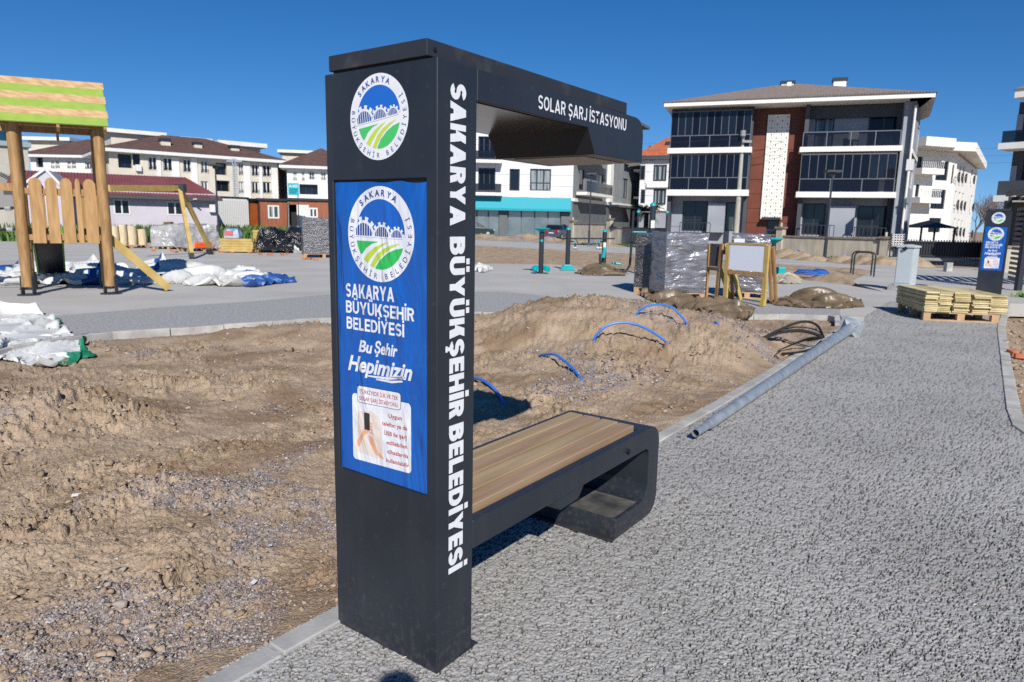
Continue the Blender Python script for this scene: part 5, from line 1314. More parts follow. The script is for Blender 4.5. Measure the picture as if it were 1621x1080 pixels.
F4 = Fac((pr_.x - .1, pr_.y), (pr_.x + 4, pr_.y - .6)); part('wall_panel', wall_pl, T, F4, (0, 4, -.3, F4.sz(1596, 393)[1]), -.2, 0); part('coping', wall_cap, T, F4, (-.05, 4.05, F4.sz(1596, 393)[1], F4.sz(1596, 393)[1] + .1), -.25, .05)
g_ = G(1470, 400); gz = lambda y: CAM_H + (366 - y) / F_PX * 50
# black gazebo behind the gate
c = atY(1470, 360, 50); T = thing('gazebo', 'black garden gazebo behind the driveway gate', 'gazebo', (c.x, c.y, 0)); zt = atY(1470, 361, 50).z; zp = atY(1470, 352, 50).z
mb = MB(); mb.add([(c.x - 1.4, c.y - 1.4, zt), (c.x + 1.4, c.y - 1.4, zt), (c.x + 1.4, c.y + 1.4, zt), (c.x - 1.4, c.y + 1.4, zt), (c.x, c.y, zp + .15)], [(0, 1, 4), (1, 2, 4), (2, 3, 4), (3, 0, 4), (3, 2, 1, 0)]); mb.build('roof', black_gap, T)
for i in (-1.15, 1.15):
    for j in (-1.15, 1.15): mb = MB(); mb.box((c.x + i - .05, c.y + j - .05, 0), (c.x + i + .05, c.y + j + .05, zt)); mb.build('post', black_gap, T)

# ================================================================== POLES, TREES
def lamp(px, pyb, ptop, lbl, Yd=None, two=False):
    b = G(px[0], pyb) if Yd is None else Vector((atY(px[0], pyb, Yd).x, Yd, 0))
    zt = atY(px[1], ptop, b.y).z
    T = thing('street_lamp', lbl, 'street lamp', (b.x, b.y, 0), group='slim park lamps')
    m_ = MB(); m_.tube([b, b + Vector((0, 0, .06))], .28, 12); m_.build('base_plate', lamp_metal, T)
    m_ = MB(); m_.tube([b + Vector((0, 0, .06)), b + Vector((0, 0, 1.1)), b + Vector((0, 0, 1.11)), b + Vector((0, 0, zt))], [.085, .085, .055, .045], 10); m_.build('post', lamp_metal, T)
    m_ = MB(); m_.box((b.x - .38, b.y - .28, zt - .05), (b.x + .38, b.y + .28, zt + .06)); m_.box((b.x - .12, b.y - .12, zt - .2), (b.x + .12, b.y + .12, zt - .051)); m_.build('lamp_head', lamp_metal, T, bevel=.02)
    return T
lamp((347, 347), 387, 262, 'dark park lamp rising behind the pallets at the lavender shed', 42)
lamp((932, 938), 388, 276, 'dark park lamp in front of the shop block', None)
lamp((1305, 1316), 412, 272, 'dark park lamp in front of the boundary wall and apartment block', None)
p = atY(1165, 372, 46.5); T = thing('utility_pole', 'pale concrete utility pole in front of the apartment block', 'utility pole', (p.x, p.y, 0)); zt = atY(1176, 214, 46.5).z
m_ = MB(); m_.tube([(p.x, p.y, 0), (p.x, p.y, zt)], [.19, .12], 10); m_.build('pole', pole_c, T)
m_ = MB(); m_.box((p.x - .12, p.y - .3, zt - .5), (p.x + .5, p.y - .12, zt - .35)); m_.tube([(p.x - .1, p.y - .25, zt - .1), (p.x - .1, p.y - .25, zt + .25)], .17, 10); m_.build('fittings', mat('pole_fitting', (.25, .25, .25), .6), T)
p = atY(375, 340, 64); T = thing('lattice_mast', 'grey steel mast in front of the long cream block', 'mast', (p.x, p.y, 0)); zt = atY(375, 251, 64).z
m_ = MB()
for i in (-.15, .15):
    for j in (-.15, .15): m_.tube([(p.x + i, p.y + j, 0), (p.x + i * .8, p.y + j, zt)], .035, 5)
for k in range(16): z = zt * k / 16; m_.tube([(p.x - .15, p.y - .15, z), (p.x + .15, p.y - .15, z + zt / 16)], .022, 4); m_.tube([(p.x + .15, p.y - .15, z), (p.x - .15, p.y - .15, z + zt / 16)], .022, 4)
m_.build('lattice', galv_plate, T); m_ = MB(); m_.box((p.x - .7, p.y - .05, zt - .3), (p.x + .7, p.y + .05, zt - .18)); m_.build('cross_arm', galv_plate, T)
p = atY(466, 340, 53); T = thing('cyan_sign', 'cyan sign on a thin post above the open cabin door', 'sign', (p.x, p.y, 0)); z0, z1 = atY(466, 309, 53).z, atY(466, 290, 53).z; hw = .40
m_ = MB(); m_.tube([(p.x + .3, p.y + .05, 0), (p.x + .3, p.y + .05, z1)], .035, 8); m_.build('post', lamp_metal, T)
m_ = MB(); m_.box((p.x - hw, p.y - .02, z0), (p.x + hw, p.y + .02, z1)); m_.build('board', sign_cyan, T, bevel=.015)
m_ = MB(); fs_ = lambda a, b, d: Vector((p.x + a, p.y - .021 - d, b)); hz = z1 - z0
put_text(m_, 'A-005', fs_, -hw * .8, hw * .8, z1 - hz * .36, hz * .22, .001, .02)
m_.build('sign_number', white_metal, T)
m_ = MB(); 
for k in range(3): m_.box((p.x - hw * .75, p.y - .023, z1 - hz * (.55 + .15 * k)), (p.x + hw * (.75 - .3 * (k == 2)), p.y - .021, z1 - hz * (.48 + .15 * k)))
m_.build('sign_lines', mat('sign_dark', (.0, .08, .10), .5), T)

def branch(mb, p, d, L, r, n, rr):
    q = p + d * L; mb.tube([p, (p + q) / 2 + Vector((rr.uniform(-1, 1), rr.uniform(-1, 1), 0)) * L * .04, q], [r, r * .85, r * .65], 4, cap=False)
    if n == 0: return
    for k in range(rr.choice((2, 3, 3))):
        d2 = (d + Vector((rr.uniform(-.75, .75), rr.uniform(-.75, .75), rr.uniform(-.1, .55)))).normalized(); branch(mb, p + d * L * rr.uniform(.6, 1), d2, L * rr.uniform(.6, .82), r * .6, n - 1, rr)
for i, (px, yd, zt, lb) in enumerate(((1562, 95, 7.2, 'bare leafless tree right of the white apartment block'), (1580, 90, 6.2, 'bare leafless tree just behind the distant solar bench'), (1545, 105, 6.4, 'bare leafless tree tucked against the white apartment block'))):
    p = atY(px, 366, yd); T = thing('bare_tree', lb, 'tree', (p.x, p.y, 0), group='leafless trees at the right'); rr = random.Random(40 + i)
    m_ = MB(); m_.tube([(p.x, p.y, 0), (p.x, p.y, zt * .3)], [.2, .14], 7); m_.build('trunk', far_tree, T)
    m_ = MB()
    for k in range(7): branch(m_, Vector((p.x, p.y, zt * .28)), Vector((rr.uniform(-.6, .6), rr.uniform(-.6, .6), 1)).normalized(), zt * .27, .07, 4, rr)
    m_.build('crown', far_tree, T)
# palm behind the wall
p = atY(1022, 370, 62); T = thing('palm_tree', 'bushy palm with yellowing lower fronds behind the boundary wall', 'palm tree', (p.x, p.y, 0)); zc = atY(1022, 333, 62).z
m_ = MB(); m_.tube([(p.x, p.y, 0), (p.x, p.y, zc)], [.25, .2], 8); m_.build('trunk', trunk_m, T)
def frond(mb, c, az, el, L):
    pts = []; 
    for k in range(6):
        t = k / 5; pts.append(c + Vector((math.cos(az) * L * t, math.sin(az) * L * t, math.sin(el) * L * t - .55 * L * t * t)))
    s = Vector((-math.sin(az), math.cos(az), 0))
    for k in range(5):
        for sg in (-1, 1):
            for j in range(3):
                q = pts[k].lerp(pts[k + 1], j / 3.); mb.add([q, pts[k].lerp(pts[k + 1], (j + .6) / 3.), q + s * sg * .45 * L * (1 - k / 6) + Vector((math.cos(az) * .2, math.sin(az) * .2, -.22))], [(0, 1, 2)])
m_ = MB(); m2 = MB(); rr = random.Random(3)
for k in range(34): frond(m_, Vector((p.x, p.y, zc)), rr.uniform(0, 6.28), rr.uniform(.2, 1.3), rr.uniform(1.0, 1.5))
for k in range(14): frond(m2, Vector((p.x, p.y, zc - .1)), rr.uniform(0, 6.28), rr.uniform(-.5, .1), rr.uniform(.8, 1.2))
m_.build('crown', palm_m, T); m2.build('dry_fronds', palm_dead, T)

# ================================================================== CARS
def car(loc, hd, paint, label):
    T = thing('parked_car', label, 'car', (loc[0], loc[1], 0), hd, 'cars parked at the shop')
    pf = [(-2.0, .25), (-2.02, .75), (-1.95, .98), (-1.2, 1.0), (1.0, .95), (1.85, .82), (2.02, .6), (2.0, .25)]
    b = MB(); b.prism(pf, lambda a, z, d: Vector((a, d, z)), -.84, .84); body = b.build('body', paint, T, local=True, bevel=.06)
    cp = [(-1.85, .985), (-1.55, 1.45), (-.2, 1.52), (.35, 1.42), (1.05, .97)]; b = MB(); n = len(cp)
    vs = [Vector((a, s * (.80 - .16 * max(0, (z - .98) / .5)), z)) for s in (-1, 1) for a, z in cp]
    b.add(vs, [list(range(n)), list(range(2 * n - 1, n - 1, -1))] + [(k, k + 1, n + k + 1, n + k) for k in range(n - 1)]); b.build('glasshouse', glass_d, T, local=True, bevel=.02)
    b = MB(); b.prism([(-1.6, 1.455), (-.25, 1.535), (.32, 1.45), (.30, 1.41), (-.25, 1.49), (-1.6, 1.41)], lambda a, z, d: Vector((a, d, z)), -.66, .66); b.build('roof', paint, T, local=True)
    for s in (-1, 1):
        for a in (-.75, .2): b = MB(); b.beam((a, s * .80, .98), (a - .08, s * .66, 1.47), .05, .06); b.build('pillar', paint, T, local=True)
        for a in (-1.28, 1.28):
            b = MB(); b.tube([(a, s * .70, .31), (a, s * .86, .31)], .31, 18); w = b.build('wheel', tyre, T, local=True)
            b = MB(); b.tube([(a, s * .862, .31), (a, s * .872, .31)], .19, 14); b.build('rim', galv_plate, w, local=True)
        b = MB(); b.box((-2.06, s * .55 - .12, .70), (-1.93, s * .55 + .22 * s if s > 0 else s * .55 + .12, .98)); b.build('tail_light', tail_red, T, local=True)
        b = MB(); b.box((1.88, s * .6 - .16, .62), (2.05, s * .6 + .16, .78)); b.build('headlight', galv_plate, T, local=True)
    b = MB(); b.box((-2.05, -.84, .28), (-2.0, .84, .55)); b.build('bumper', paint, T, local=True); b = MB(); b.box((-2.07, -.26, .60), (-2.03, .26, .71)); b.build('number_plate', white_metal, T, local=True)
p = G(881, 379); car((p.x + .3, p.y + .2), rad(62), car_s, 'grey blue hatchback seen from behind in front of the shop windows')
p = G(757, 372.5); car((p.x, 80), rad(8), car_g, 'dark green car partly hidden behind the kiosk tower')
# ================================================================== PLAYGROUND
pL, pR = G(46, 467).xy, G(176, 465).xy
F = Fac(pL, pR); back = -1.30
_b = (G(54, 455).xy - pL + G(164, 454).xy - pR); F.n = -Vector((_b.x, _b.y, 0)).normalized()
T = thing('play_tower', 'wooden play tower with lime striped board roof and picket balustrade', 'play tower', (pL.x, pL.y, 0))
zpost = F.sz(30, 193)[1]; zdeck = F.sz(110, 383)[1]
def wob(mb, a, d, z0, z1, r):
    pts = []; n = 9
    for k in range(n): t = k / (n - 1); pts.append(F.P(a + R_.uniform(-.012, .012), z0 + (z1 - z0) * t, d + R_.uniform(-.01, .01)))
    mb.tube(pts, [r * R_.uniform(.94, 1.05) for _ in pts], 12)
for a, d in ((0, 0), (F.L, 0), (.0, back), (F.L, back)):
    m_ = MB(); wob(m_, a, d, .16, zpost + (.02), .103); p_ = m_.build('post', play_wood, T, smooth=True)
    m_ = MB(); m_.tube([F.P(a, 0, d), F.P(a, .015, d)], .2, 16); m_.build('base_plate', lamp_metal, p_)
    for s in (-1, 1): m_ = MB(); m_.box(tuple(F.P(a, .015, d) + Vector((s * .115 - .010, -.05, 0))), tuple(F.P(a, .36, d) + Vector((s * .115 + .010, .05, 0)))); m_.build('bracket', lamp_metal, p_)
# roof of six boards on this side, six behind
ya = F.sz(100, 199, .30)[1]; yb = F.sz(90, 130, -.66)[1]
for side in (1, -1):
    d0, d1 = (.32, -.675) if side == 1 else (-1.67, -.675)
    for k in range(6):
        t0, t1 = k / 6., (k + 1) / 6. - .004
        p = lambda a, t, n_: F.P(a, ya + (yb - ya) * t, d0 + (d1 - d0) * t) + (F.n * side * .6 + Vector((0, 0, .8))) * n_
        a0, a1 = -.62, F.L + .16 + .02 * (k % 2)
        m_ = MB(); m_.add([p(a0, t0, 0), p(a1, t0, 0), p(a1, t1, 0), p(a0, t1, 0), p(a0, t0, .03), p(a1, t0, .03), p(a1, t1, .03), p(a0, t1, .03)], ((0, 3, 2, 1), (4, 5, 6, 7), (0, 1, 5, 4), (1, 2, 6, 5), (2, 3, 7, 6), (3, 0, 4, 7)))
        m_.build('roof_board', lime_paint if k % 2 == 0 else roof_wood, T, bevel=.004, bseg=1)
for a in (-.52, F.L * .52, F.L + .10):
    for side in (1, -1):
        d0 = .34 if side == 1 else -1.69
        m_ = MB(); m_.beam(F.P(a, ya - .10, d0), F.P(a, yb - .05, -.675), .05, .11); m_.build('rafter', play_wood, T)
for d in (0.05, back - .05): m_ = MB(); m_.beam(F.P(-.5, zpost + .02, d), F.P(F.L + .12, zpost + .02, d), .10, .16); m_.build('eave_beam', play_wood, T)
# balustrade boards front and back
def pickets(lst, d, m_m):
    for px0, px1, py0 in lst:
        a0, b0, z0, z1 = F.pr(px0, py0, px1, 385, d=0)
        c = (a0 + b0) / 2; w = (b0 - a0) / 2
        pl = [(c - w, z0), (c + w, z0), (c + w * R_.uniform(.9, 1), z1 - .09), (c + w * .55, z1 - .02), (c, z1), (c - w * .55, z1 - .02), (c - w * R_.uniform(.9, 1), z1 - .09)]
        m_ = MB(); m_.prism(pl, lambda q, z, dd: F.P(q, z, dd), d, d + .028); m_.build('picket', m_m, T, bevel=.004, bseg=1)
pickets(((49, 71.5, 281.5), (76.5, 96, 282), (100.5, 121, 283), (125, 134, 284), (138, 158.5, 285)), .045, play_wood2)
pickets(((58, 74, 286), (80, 90, 286), (102, 112, 287), (128, 144, 288), (150, 164, 288)), back - .02, play_wood)
for z in (zdeck + .09, F.sz(100, 304)[1]):
    for d in (0.01, back + .01): m_ = MB(); m_.beam(F.P(.1, z, d), F.P(F.L - .1, z, d), .05, .11); m_.build('rail', play_wood, T)
for z in (F.sz(100, 304)[1],): m_ = MB(); m_.beam(F.P(F.L, z, -.1), F.P(F.L, z, back + .1), .05, .11); m_.build('rail', play_wood, T)
for k in range(7): m_ = MB(); m_.box((0, 0, 0), (0, 0, 0)) if False else F.box(m_, (.06, F.L - .06, zdeck, zdeck + .035), back + .02 + k * (-back - .06) / 7, back + (k + 1) * (-back - .06) / 7 + .005); m_.build('deck_board', play_wood, T)
# slide going down behind, dark underside
m_ = MB(); a0, a1 = F.pr(89, 386, 133, 446, d=-1.6)[:2]
m_.add([F.P(a0, zdeck, back), F.P(a1, zdeck, back), F.P(a1, .12, back - 1.9), F.P(a0, .12, back - 1.9), F.P(a0, .12, back - 2.5), F.P(a1, .12, back - 2.5), F.P(a0, zdeck + .04, back - .01), F.P(a1, zdeck + .04, back - .01), F.P(a1, .17, back - 1.88), F.P(a0, .17, back - 1.88), F.P(a0, .17, back - 2.5), F.P(a1, .17, back - 2.5)],
       [(0, 1, 2, 3), (3, 2, 5, 4), (6, 7, 8, 9), (9, 8, 11, 10), (0, 6, 9, 3), (1, 7, 8, 2), (3, 9, 10, 4), (2, 8, 11, 5), (4, 5, 11, 10), (0, 1, 7, 6)])
sd = m_.build('slide', black_gap, T)
for a in (a0 - .03, a1 + .0):
    m_ = MB(); m_.prism([(zdeck - .05, back), (zdeck + .28, back), (.36, back - 1.85), (.30, back - 2.5), (.05, back - 2.5), (.05, back - 1.95)], lambda z, d, q: F.P(q, z, d), a, a + .035); m_.build('slide_cheek', green_edge, sd)
m_ = MB(); m_.beam(F.P(F.L + .02, zdeck + .12, -.08), F.P(F.L + .02, 0, -.08) + (G(266, 461) - F.P(F.L, 0, -.08)) * 1.0 + Vector((0, 0, .06)), .05, .16); m_.build('ladder_stringer', beam_wood, T)
m_ = MB(); m_.beam(F.P(-3.2, F.sz(10, 292)[1] + .1, -.05), F.P(0, F.sz(27, 297)[1], -.05), .13, .15); m_.build('side_beam', play_wood, T)
for y0, y1 in ((328, 324), (362, 358)):
    m_ = MB(); n = 16; pts = [F.P(-3.2 + 3.2 * k / n, F.sz(14, y0)[1] - .10 * math.sin(math.pi * k / n), -.1) for k in range(n + 1)]; m_.tube(pts, .022, 6); rp = m_.build('climbing_rope', black_rubber, T)
    for k in range(3, n, 3): m_ = MB(); m_.tube([pts[k] - Vector((.06, 0, 0)), pts[k] + Vector((.06, 0, 0))], .045, 8); m_.build('rope_joint', galv_plate if k % 2 else black_rubber, rp)
# swing beam and A frame
lA, lB = G(304, 410), G(334, 403); top = atY(284, 298, (lA.y + lB.y) / 2 - .2)
b0 = atY(172, 298, 24.5)
T = thing('swing_frame', 'yellow timber swing beam with splayed A frame legs right of the play tower', 'swing frame', (top.x, top.y, 0))
m_ = MB(); m_.beam(b0 + Vector((0, 0, 0)), top + (top - b0).normalized() * .35, .12, .22); m_.build('beam', beam_wood, T)
for q in (lA, lB):
    m_ = MB(); m_.beam(top + Vector((0, 0, .05)), q + Vector((0, 0, .2)), .14, .14); lg = m_.build('leg', beam_wood, T)
    m_ = MB(); dd = (q - top).normalized(); m_.beam(q + Vector((0, 0, 0)) - dd * .3, q - dd * .01, .17, .17); m_.build('foot', lamp_metal, lg)
m_ = MB(); m_.box(tuple(top + Vector((-.16, -.14, -.16))), tuple(top + Vector((.22, .14, .16)))); m_.build('bracket', lamp_metal, T)

# ================================================================== TARPAULINS
def cloth_relax(P, comp, floor, steps=60, iters=5, seed=1, g=.006, bend=.35, dens=1.0):
    """a small position based cloth: the sheet is longer than the ground it covers, so it buckles into folds and settles"""
    ny, nx = P.shape[:2]; r_ = np.random.default_rng(seed)
    L = []
    def link(di, dj, k, step2):
        for pi in range(step2[0]):
            for pj in range(step2[1]):
                i = np.arange(pi if di else 0, ny - max(di, 0), step2[0] if di else 1); j0 = -dj if dj < 0 else 0
                j = np.arange(j0 + (pj if dj else 0), nx - max(dj, 0), step2[1] if dj else 1)
                if not len(i) or not len(j): continue
                I, J = np.meshgrid(i, j, indexing='ij'); A = (I * nx + J).ravel(); B = ((I + di) * nx + J + dj).ravel(); L.append((A, B, k))
    link(0, 1, 1., (1, 2)); link(1, 0, 1., (2, 1)); link(1, 1, .6, (2, 2)); link(1, -1, .6, (2, 2)); link(0, 3, bend, (1, 6)); link(3, 0, bend, (6, 1))
    X = P.reshape(-1, 3).copy(); X0 = X.copy()
    C = []
    for A, B, k in L:
        d = np.hypot(X[A, 0] - X[B, 0], X[A, 1] - X[B, 1]); C.append(d * comp * (1. if k >= .6 else .99))
    gx, gy = X[:, 0], X[:, 1]
    X[:, 2] = floor(gx, gy) + .03 + .05 * (1 + fbm(gx * dens, gy * dens, 2.0, 3, seed + 50)) + r_.random(len(X)) * .004
    V = np.zeros_like(X); edge = np.zeros((ny, nx), bool); edge[0] = edge[-1] = True; edge[:, 0] = edge[:, -1] = True; edge = edge.ravel()
    for st in range(steps):
        O = X.copy(); V *= .86; V[:, 2] -= g; X = X + V
        for it in range(iters):
            for (A, B, k), rl in zip(L, C):
                D = X[B] - X[A]; l = np.sqrt((D * D).sum(1)) + 1e-9; c = (D * ((l - rl) / l * .5 * k)[:, None]); X[A] += c; X[B] -= c
            f = floor(X[:, 0], X[:, 1]) if st % 4 == 0 or it == 0 else f
            low = X[:, 2] < f + .008; X[low, 2] = f[low] + .008
            X[low, :2] = .5 * X[low, :2] + .5 * O[low, :2]
            X[edge, :2] = X0[edge, :2]; X[:, :2] = np.clip(X[:, :2], X0[:, :2] - .5, X0[:, :2] + .5)
        V = X - O
    return X.reshape(ny, nx, 3)
def coons(P, nx, ny, corners):
    """fill an outline with a grid; corners are four indices into P"""
    P = [np.array(p) for p in P]; n = len(P)
    def side(a, b, m, rev=False):
        idx = [a]
        while idx[-1] != b: idx.append((idx[-1] + 1) % n)
        Q = np.array([P[i] for i in idx]); l = np.concatenate([[0], np.cumsum(np.hypot(*np.diff(Q, axis=0).T))]); t = np.linspace(0, l[-1], m)
        R = np.stack([np.interp(t, l, Q[:, 0]), np.interp(t, l, Q[:, 1])], 1); return R[::-1] if rev else R
    c = corners; B = side(c[0], c[1], nx); Rr = side(c[1], c[2], ny); T_ = side(c[2], c[3], nx, True); Lf = side(c[3], c[0], ny, True)
    u = np.linspace(0, 1, nx)[None, :, None]; v = np.linspace(0, 1, ny)[:, None, None]
    return (1 - v) * B[None] + v * T_[None] + (1 - u) * Lf[:, None] + u * Rr[:, None] - ((1 - u) * (1 - v) * B[0] + u * (1 - v) * B[-1] + (1 - u) * v * T_[0] + u * v * T_[-1])
def tarp(label, pxs, H, m_, name='tarpaulin', group=None, seed=1, fold=2.2, base=lambda x, y: 0 * x, n=64, edge=.25, cat='tarpaulin', comp=1.22, lift=None):
    P = [G(x, y).xy.to_tuple() for x, y in pxs]; n_ = len(P)
    px = np.array(pxs, float); cs = [int(np.argmin(px[:, 0] * 1 - px[:, 1] * 2)), int(np.argmax(px[:, 0] * 1 + px[:, 1] * 2)), 0, 0]
    # corners: leftmost-low, rightmost-low, rightmost-high, leftmost-high going round the outline
    xl, xr = px[:, 0].min(), px[:, 0].max(); q = (px[:, 0] - xl) / (xr - xl); yy = (px[:, 1] - px[:, 1].min()) / (np.ptp(px[:, 1]) + 1e-6)
    pick = [int(np.argmin(np.hypot(q - a, (yy - b) * .6))) for a, b in ((0, 0), (1, 0), (1, 1), (0, 1))]
    order = sorted(set(pick))
    while len(order) < 4:
        order = sorted(set(order) | {int(R_.randrange(n_))})
    g = coons(P, int(n * 1.5), n, order)
    # a core of bunched-up sheet below carries the outer layer
    def floor(x, y):
        d = dist_line(x, y, P + P[:1]); return base(x, y) + np.where(in_poly(x, y, P), H * sstep(0, edge * 1.6, d) * np.clip(.30 + 1.0 * fbm(x, y, fold * .5, 2, seed + 20), .0, 1.0), 0)
    G3 = np.concatenate([g, np.zeros(g.shape[:2] + (1,))], 2)
    X = cloth_relax(G3, comp, floor, seed=seed, dens=fold * .7)
    ny, nx = X.shape[:2]; V = X.reshape(-1, 3); c = V.mean(0); c[2] = float(base(np.array([c[0]]), np.array([c[1]]))[0]); V = V - c
    me = bpy.data.meshes.new(name); me.from_pydata(V.tolist(), [], grid_faces(ny, nx, np.ones((ny, nx), bool)).tolist()); me.materials.append(m_)
    me.polygons.foreach_set('use_smooth', [True] * len(me.polygons)); me.set_sharp_from_angle(angle=rad(42))
    o = bpy.data.objects.new(name, me); COL.objects.link(o); o.location = c
    sm = o.modifiers.new('thickness', 'SOLIDIFY'); sm.thickness = .006; sm.offset = 0
    return tag(o, label, cat, group), c
def patch(parent, c, m_, fn, name='coloured_panel'):
    """coloured sheet panels of the same cloth: take the faces chosen by fn off the parent mesh"""
    me = parent.data; me.materials.append(m_); k = len(me.materials) - 1
    for p in me.polygons:
        w = p.center
        if fn(w.x + c[0], w.y + c[1]): p.material_index = k
bz = lambda x, y: np.where(in_poly(x, y, bed), np.maximum(bed_z(x, y, False), -.12) + .02, .004)
o, c = tarp('crumpled white and green tarpaulin lying on the soil bed at the left edge', ((-60, 520), (0, 500), (58, 499), (86, 506), (95, 522), (130, 540), (142, 556), (118, 566), (60, 574), (10, 560), (-60, 560)), .09, white_tarp, seed=4, fold=1.5, base=bz, edge=.30)
gp = [tuple(G(x, y).xy) for x, y in ((118, 525), (165, 555), (142, 585), (82, 566), (128, 552))]
gp2 = [tuple(G(x, y).xy) for x, y in ((68, 478), (105, 490), (104, 528), (90, 512), (86, 496))]
patch(o, c, green_tarp, lambda x, y: bool(in_poly(np.array([x]), np.array([y]), gp)[0] or in_poly(np.array([x]), np.array([y]), gp2)[0]))
o, c = tarp('long white and navy tarpaulin heap lying behind the play tower', ((-60, 448), (0, 432), (40, 428), (90, 430), (150, 424), (215, 432), (240, 425), (262, 430), (268, 446), (240, 450), (150, 452), (0, 450), (-60, 456)), .14, white_tarp, seed=9, fold=1.0, edge=.35)
patch(o, c, blue_tarp, lambda x, y: (.5 + .5 * math.sin(x * 2.3 + y * 1.1)) > .93)
o, c = tarp('white tarpaulin heap with a navy stripe spread on the plaza right of the play tower', ((222, 440), (228, 425), (258, 420), (300, 428), (345, 434), (395, 430), (425, 440), (410, 449), (375, 455), (300, 452), (262, 447)), .15, white_tarp, seed=14, fold=1.1, edge=.3)
st_ = [tuple(G(x, y).xy) for x, y in ((250, 415), (258, 415), (250, 446), (240, 446))]; patch(o, c, blue_tarp, lambda x, y: bool(in_poly(np.array([x]), np.array([y]), st_)[0]))
tarp('shiny blue tarpaulin end trailing from the white heap', ((370, 452), (378, 437), (400, 432), (418, 438), (466, 440), (468, 447), (430, 451), (400, 456)), .20, blue_tarp, seed=17, fold=1.6, edge=.25)
BT = 'brown tarpaulins around the wrapped pallets'
tarp('long brown tarpaulin spilling over the kerb in front of the wrapped pallets', ((1012, 468), (1030, 462), (1065, 468), (1110, 478), (1165, 482), (1194, 492), (1190, 502), (1160, 512), (1128, 510), (1122, 500), (1080, 492), (1050, 486)), .14, brown_tarp, seed=23, fold=2.4, edge=.22, group=BT)
tarp('rumpled brown tarpaulin on the path right of the white board frame', ((1215, 480), (1240, 474), (1262, 470), (1300, 466), (1335, 472), (1362, 478), (1366, 486), (1330, 489), (1270, 488), (1230, 484)), .26, brown_tarp, seed=29, fold=2.0, edge=.28, group=BT)
tarp('brown tarpaulin heap under the bars of the outdoor gym', ((912, 433), (930, 426), (955, 424), (978, 428), (990, 437), (960, 437), (925, 436)), .38, brown_tarp, seed=33, fold=1.6, edge=.4, group=BT)
tarp('dull beige and brown tarpaulin behind the white board frame', ((1220, 447), (1232, 436), (1250, 440), (1270, 443), (1268, 449), (1240, 450)), .35, beige_tarp, seed=37, fold=1.8, edge=.3, group=BT)
tarp('small grey white sheet lying beyond the kiosk tower on the plaza', ((750, 429), (758, 418), (772, 420), (780, 427), (765, 433)), .28, white_tarp, seed=41, fold=2, edge=.3)

# ================================================================== PALLETS AND STACKS
def pallet(T, Fp, a0, a1, d0, d1, z=0., h=.14):
    """softwood pallet as part of the load it is strapped to; local facade frame"""
    w = a1 - a0; bl = []
    for k in range(3):
        for j in range(3):
            x = a0 + (w - .12) * k / 2; y = d0 + (d1 - d0 - .10) * j / 2
            m_ = MB(); Fp.box(m_, (x, x + .12, z + .002, z + h - .025), y, y + .10); bl.append(m_.build('pallet_block', pallet_w, T))
    for k in range(6):
        y = d0 + (d1 - d0 - .1) * k / 5; m_ = MB(); Fp.box(m_, (a0, a1, z + h - .024, z + h), y, y + .1); m_.build('pallet_board', pallet_w, T)
    m_ = MB(); Fp.box(m_, (a0, a1, z, z + .02), d1 - .1, d1 + .003); m_.build('pallet_board', pallet_w, T)
def lumpy(name, T, Fp, r, d0, d1, m_, amp=.05, f=2., seed=1, taper=0., nseg=14, folds=.0):
    a, b, z0, z1 = r; bm = bmesh.new(); bmesh.ops.create_cube(bm, size=1); bmesh.ops.subdivide_edges(bm, edges=bm.edges, cuts=nseg, use_grid_fill=True)
    from mathutils import noise
    w = worigin(T)
    for v in bm.verts:
        x, y, z = v.co; t = z + .5; k = 1 - taper * max(0, t - .35) ** 1.5
        q = Fp.P((a + b) / 2 + x * (b - a) * k, z0 + (z1 - z0) * t, (d0 + d1) / 2 + y * (d1 - d0) * k)
        nv = noise.noise_vector(q * f + Vector((seed, 0, 0))) * amp * (.3 + t if z > -.49 else .2)
        nv += noise.noise_vector(Vector((q.x * 1.5, q.y * 1.5, q.z * 7)) + Vector((seed * 3, 0, 0))) * folds
        v.co = q + nv - w
    me = bpy.data.meshes.new(name); bm.to_mesh(me); bm.free(); me.materials.append(m_)
    me.polygons.foreach_set('use_smooth', [True] * len(me.polygons)); me.set_sharp_from_angle(angle=rad(50))
    o = bpy.data.objects.new(name, me); COL.objects.link(o); o.parent = T; return o
def load_frame(p0, p1): return Fac(G(*p0).xy, G(*p1).xy)
WP = 'film wrapped pallets'
# two tall wrapped pallets right of the outdoor gym
F = load_frame((1003, 463), (1044, 466)); T = thing('wrapped_pallet', 'tall pallet wrapped in dark shiny film, left of the silver one', 'wrapped pallet', (F.A.x, F.A.y, 0), group=WP)
zt = F.sz(1020, 370)[1]; pallet(T, F, 0, F.L, -1.0, 0); lumpy('wrapped_load', T, F, (.0, F.L, .15, zt), -.98, .02, film_d, .03, 3, 3, folds=.02)
F = load_frame((1050, 474), (1115, 474)); T = thing('wrapped_pallet', 'tall pallet wrapped in crinkled silver film beside the small dark frame', 'wrapped pallet', (F.A.x, F.A.y, 0), group=WP)
zt = F.sz(1080, 369)[1]; pallet(T, F, 0, F.L, -.9, 0); lumpy('wrapped_load', T, F, (.0, F.L, .15, zt), -.88, .02, film_s, .03, 3, 8, folds=.018, nseg=24)
F = load_frame((1152, 471), (1213, 474)); T = thing('wrapped_pallet', 'pallet wrapped in silver film standing behind the white board frame', 'wrapped pallet', (F.A.x, F.A.y, 0), group=WP)
zt = F.sz(1180, 371)[1]; pallet(T, F, 0, F.L, -.9, 0); lumpy('wrapped_load', T, F, (.0, F.L, .15, zt), -.88, .0, film_s, .03, 3, 15, folds=.03, nseg=22)
part('packing_label', paper_m, T, F, F.pr(1162, 378, 1179, 384, d=.06), .05, .056)
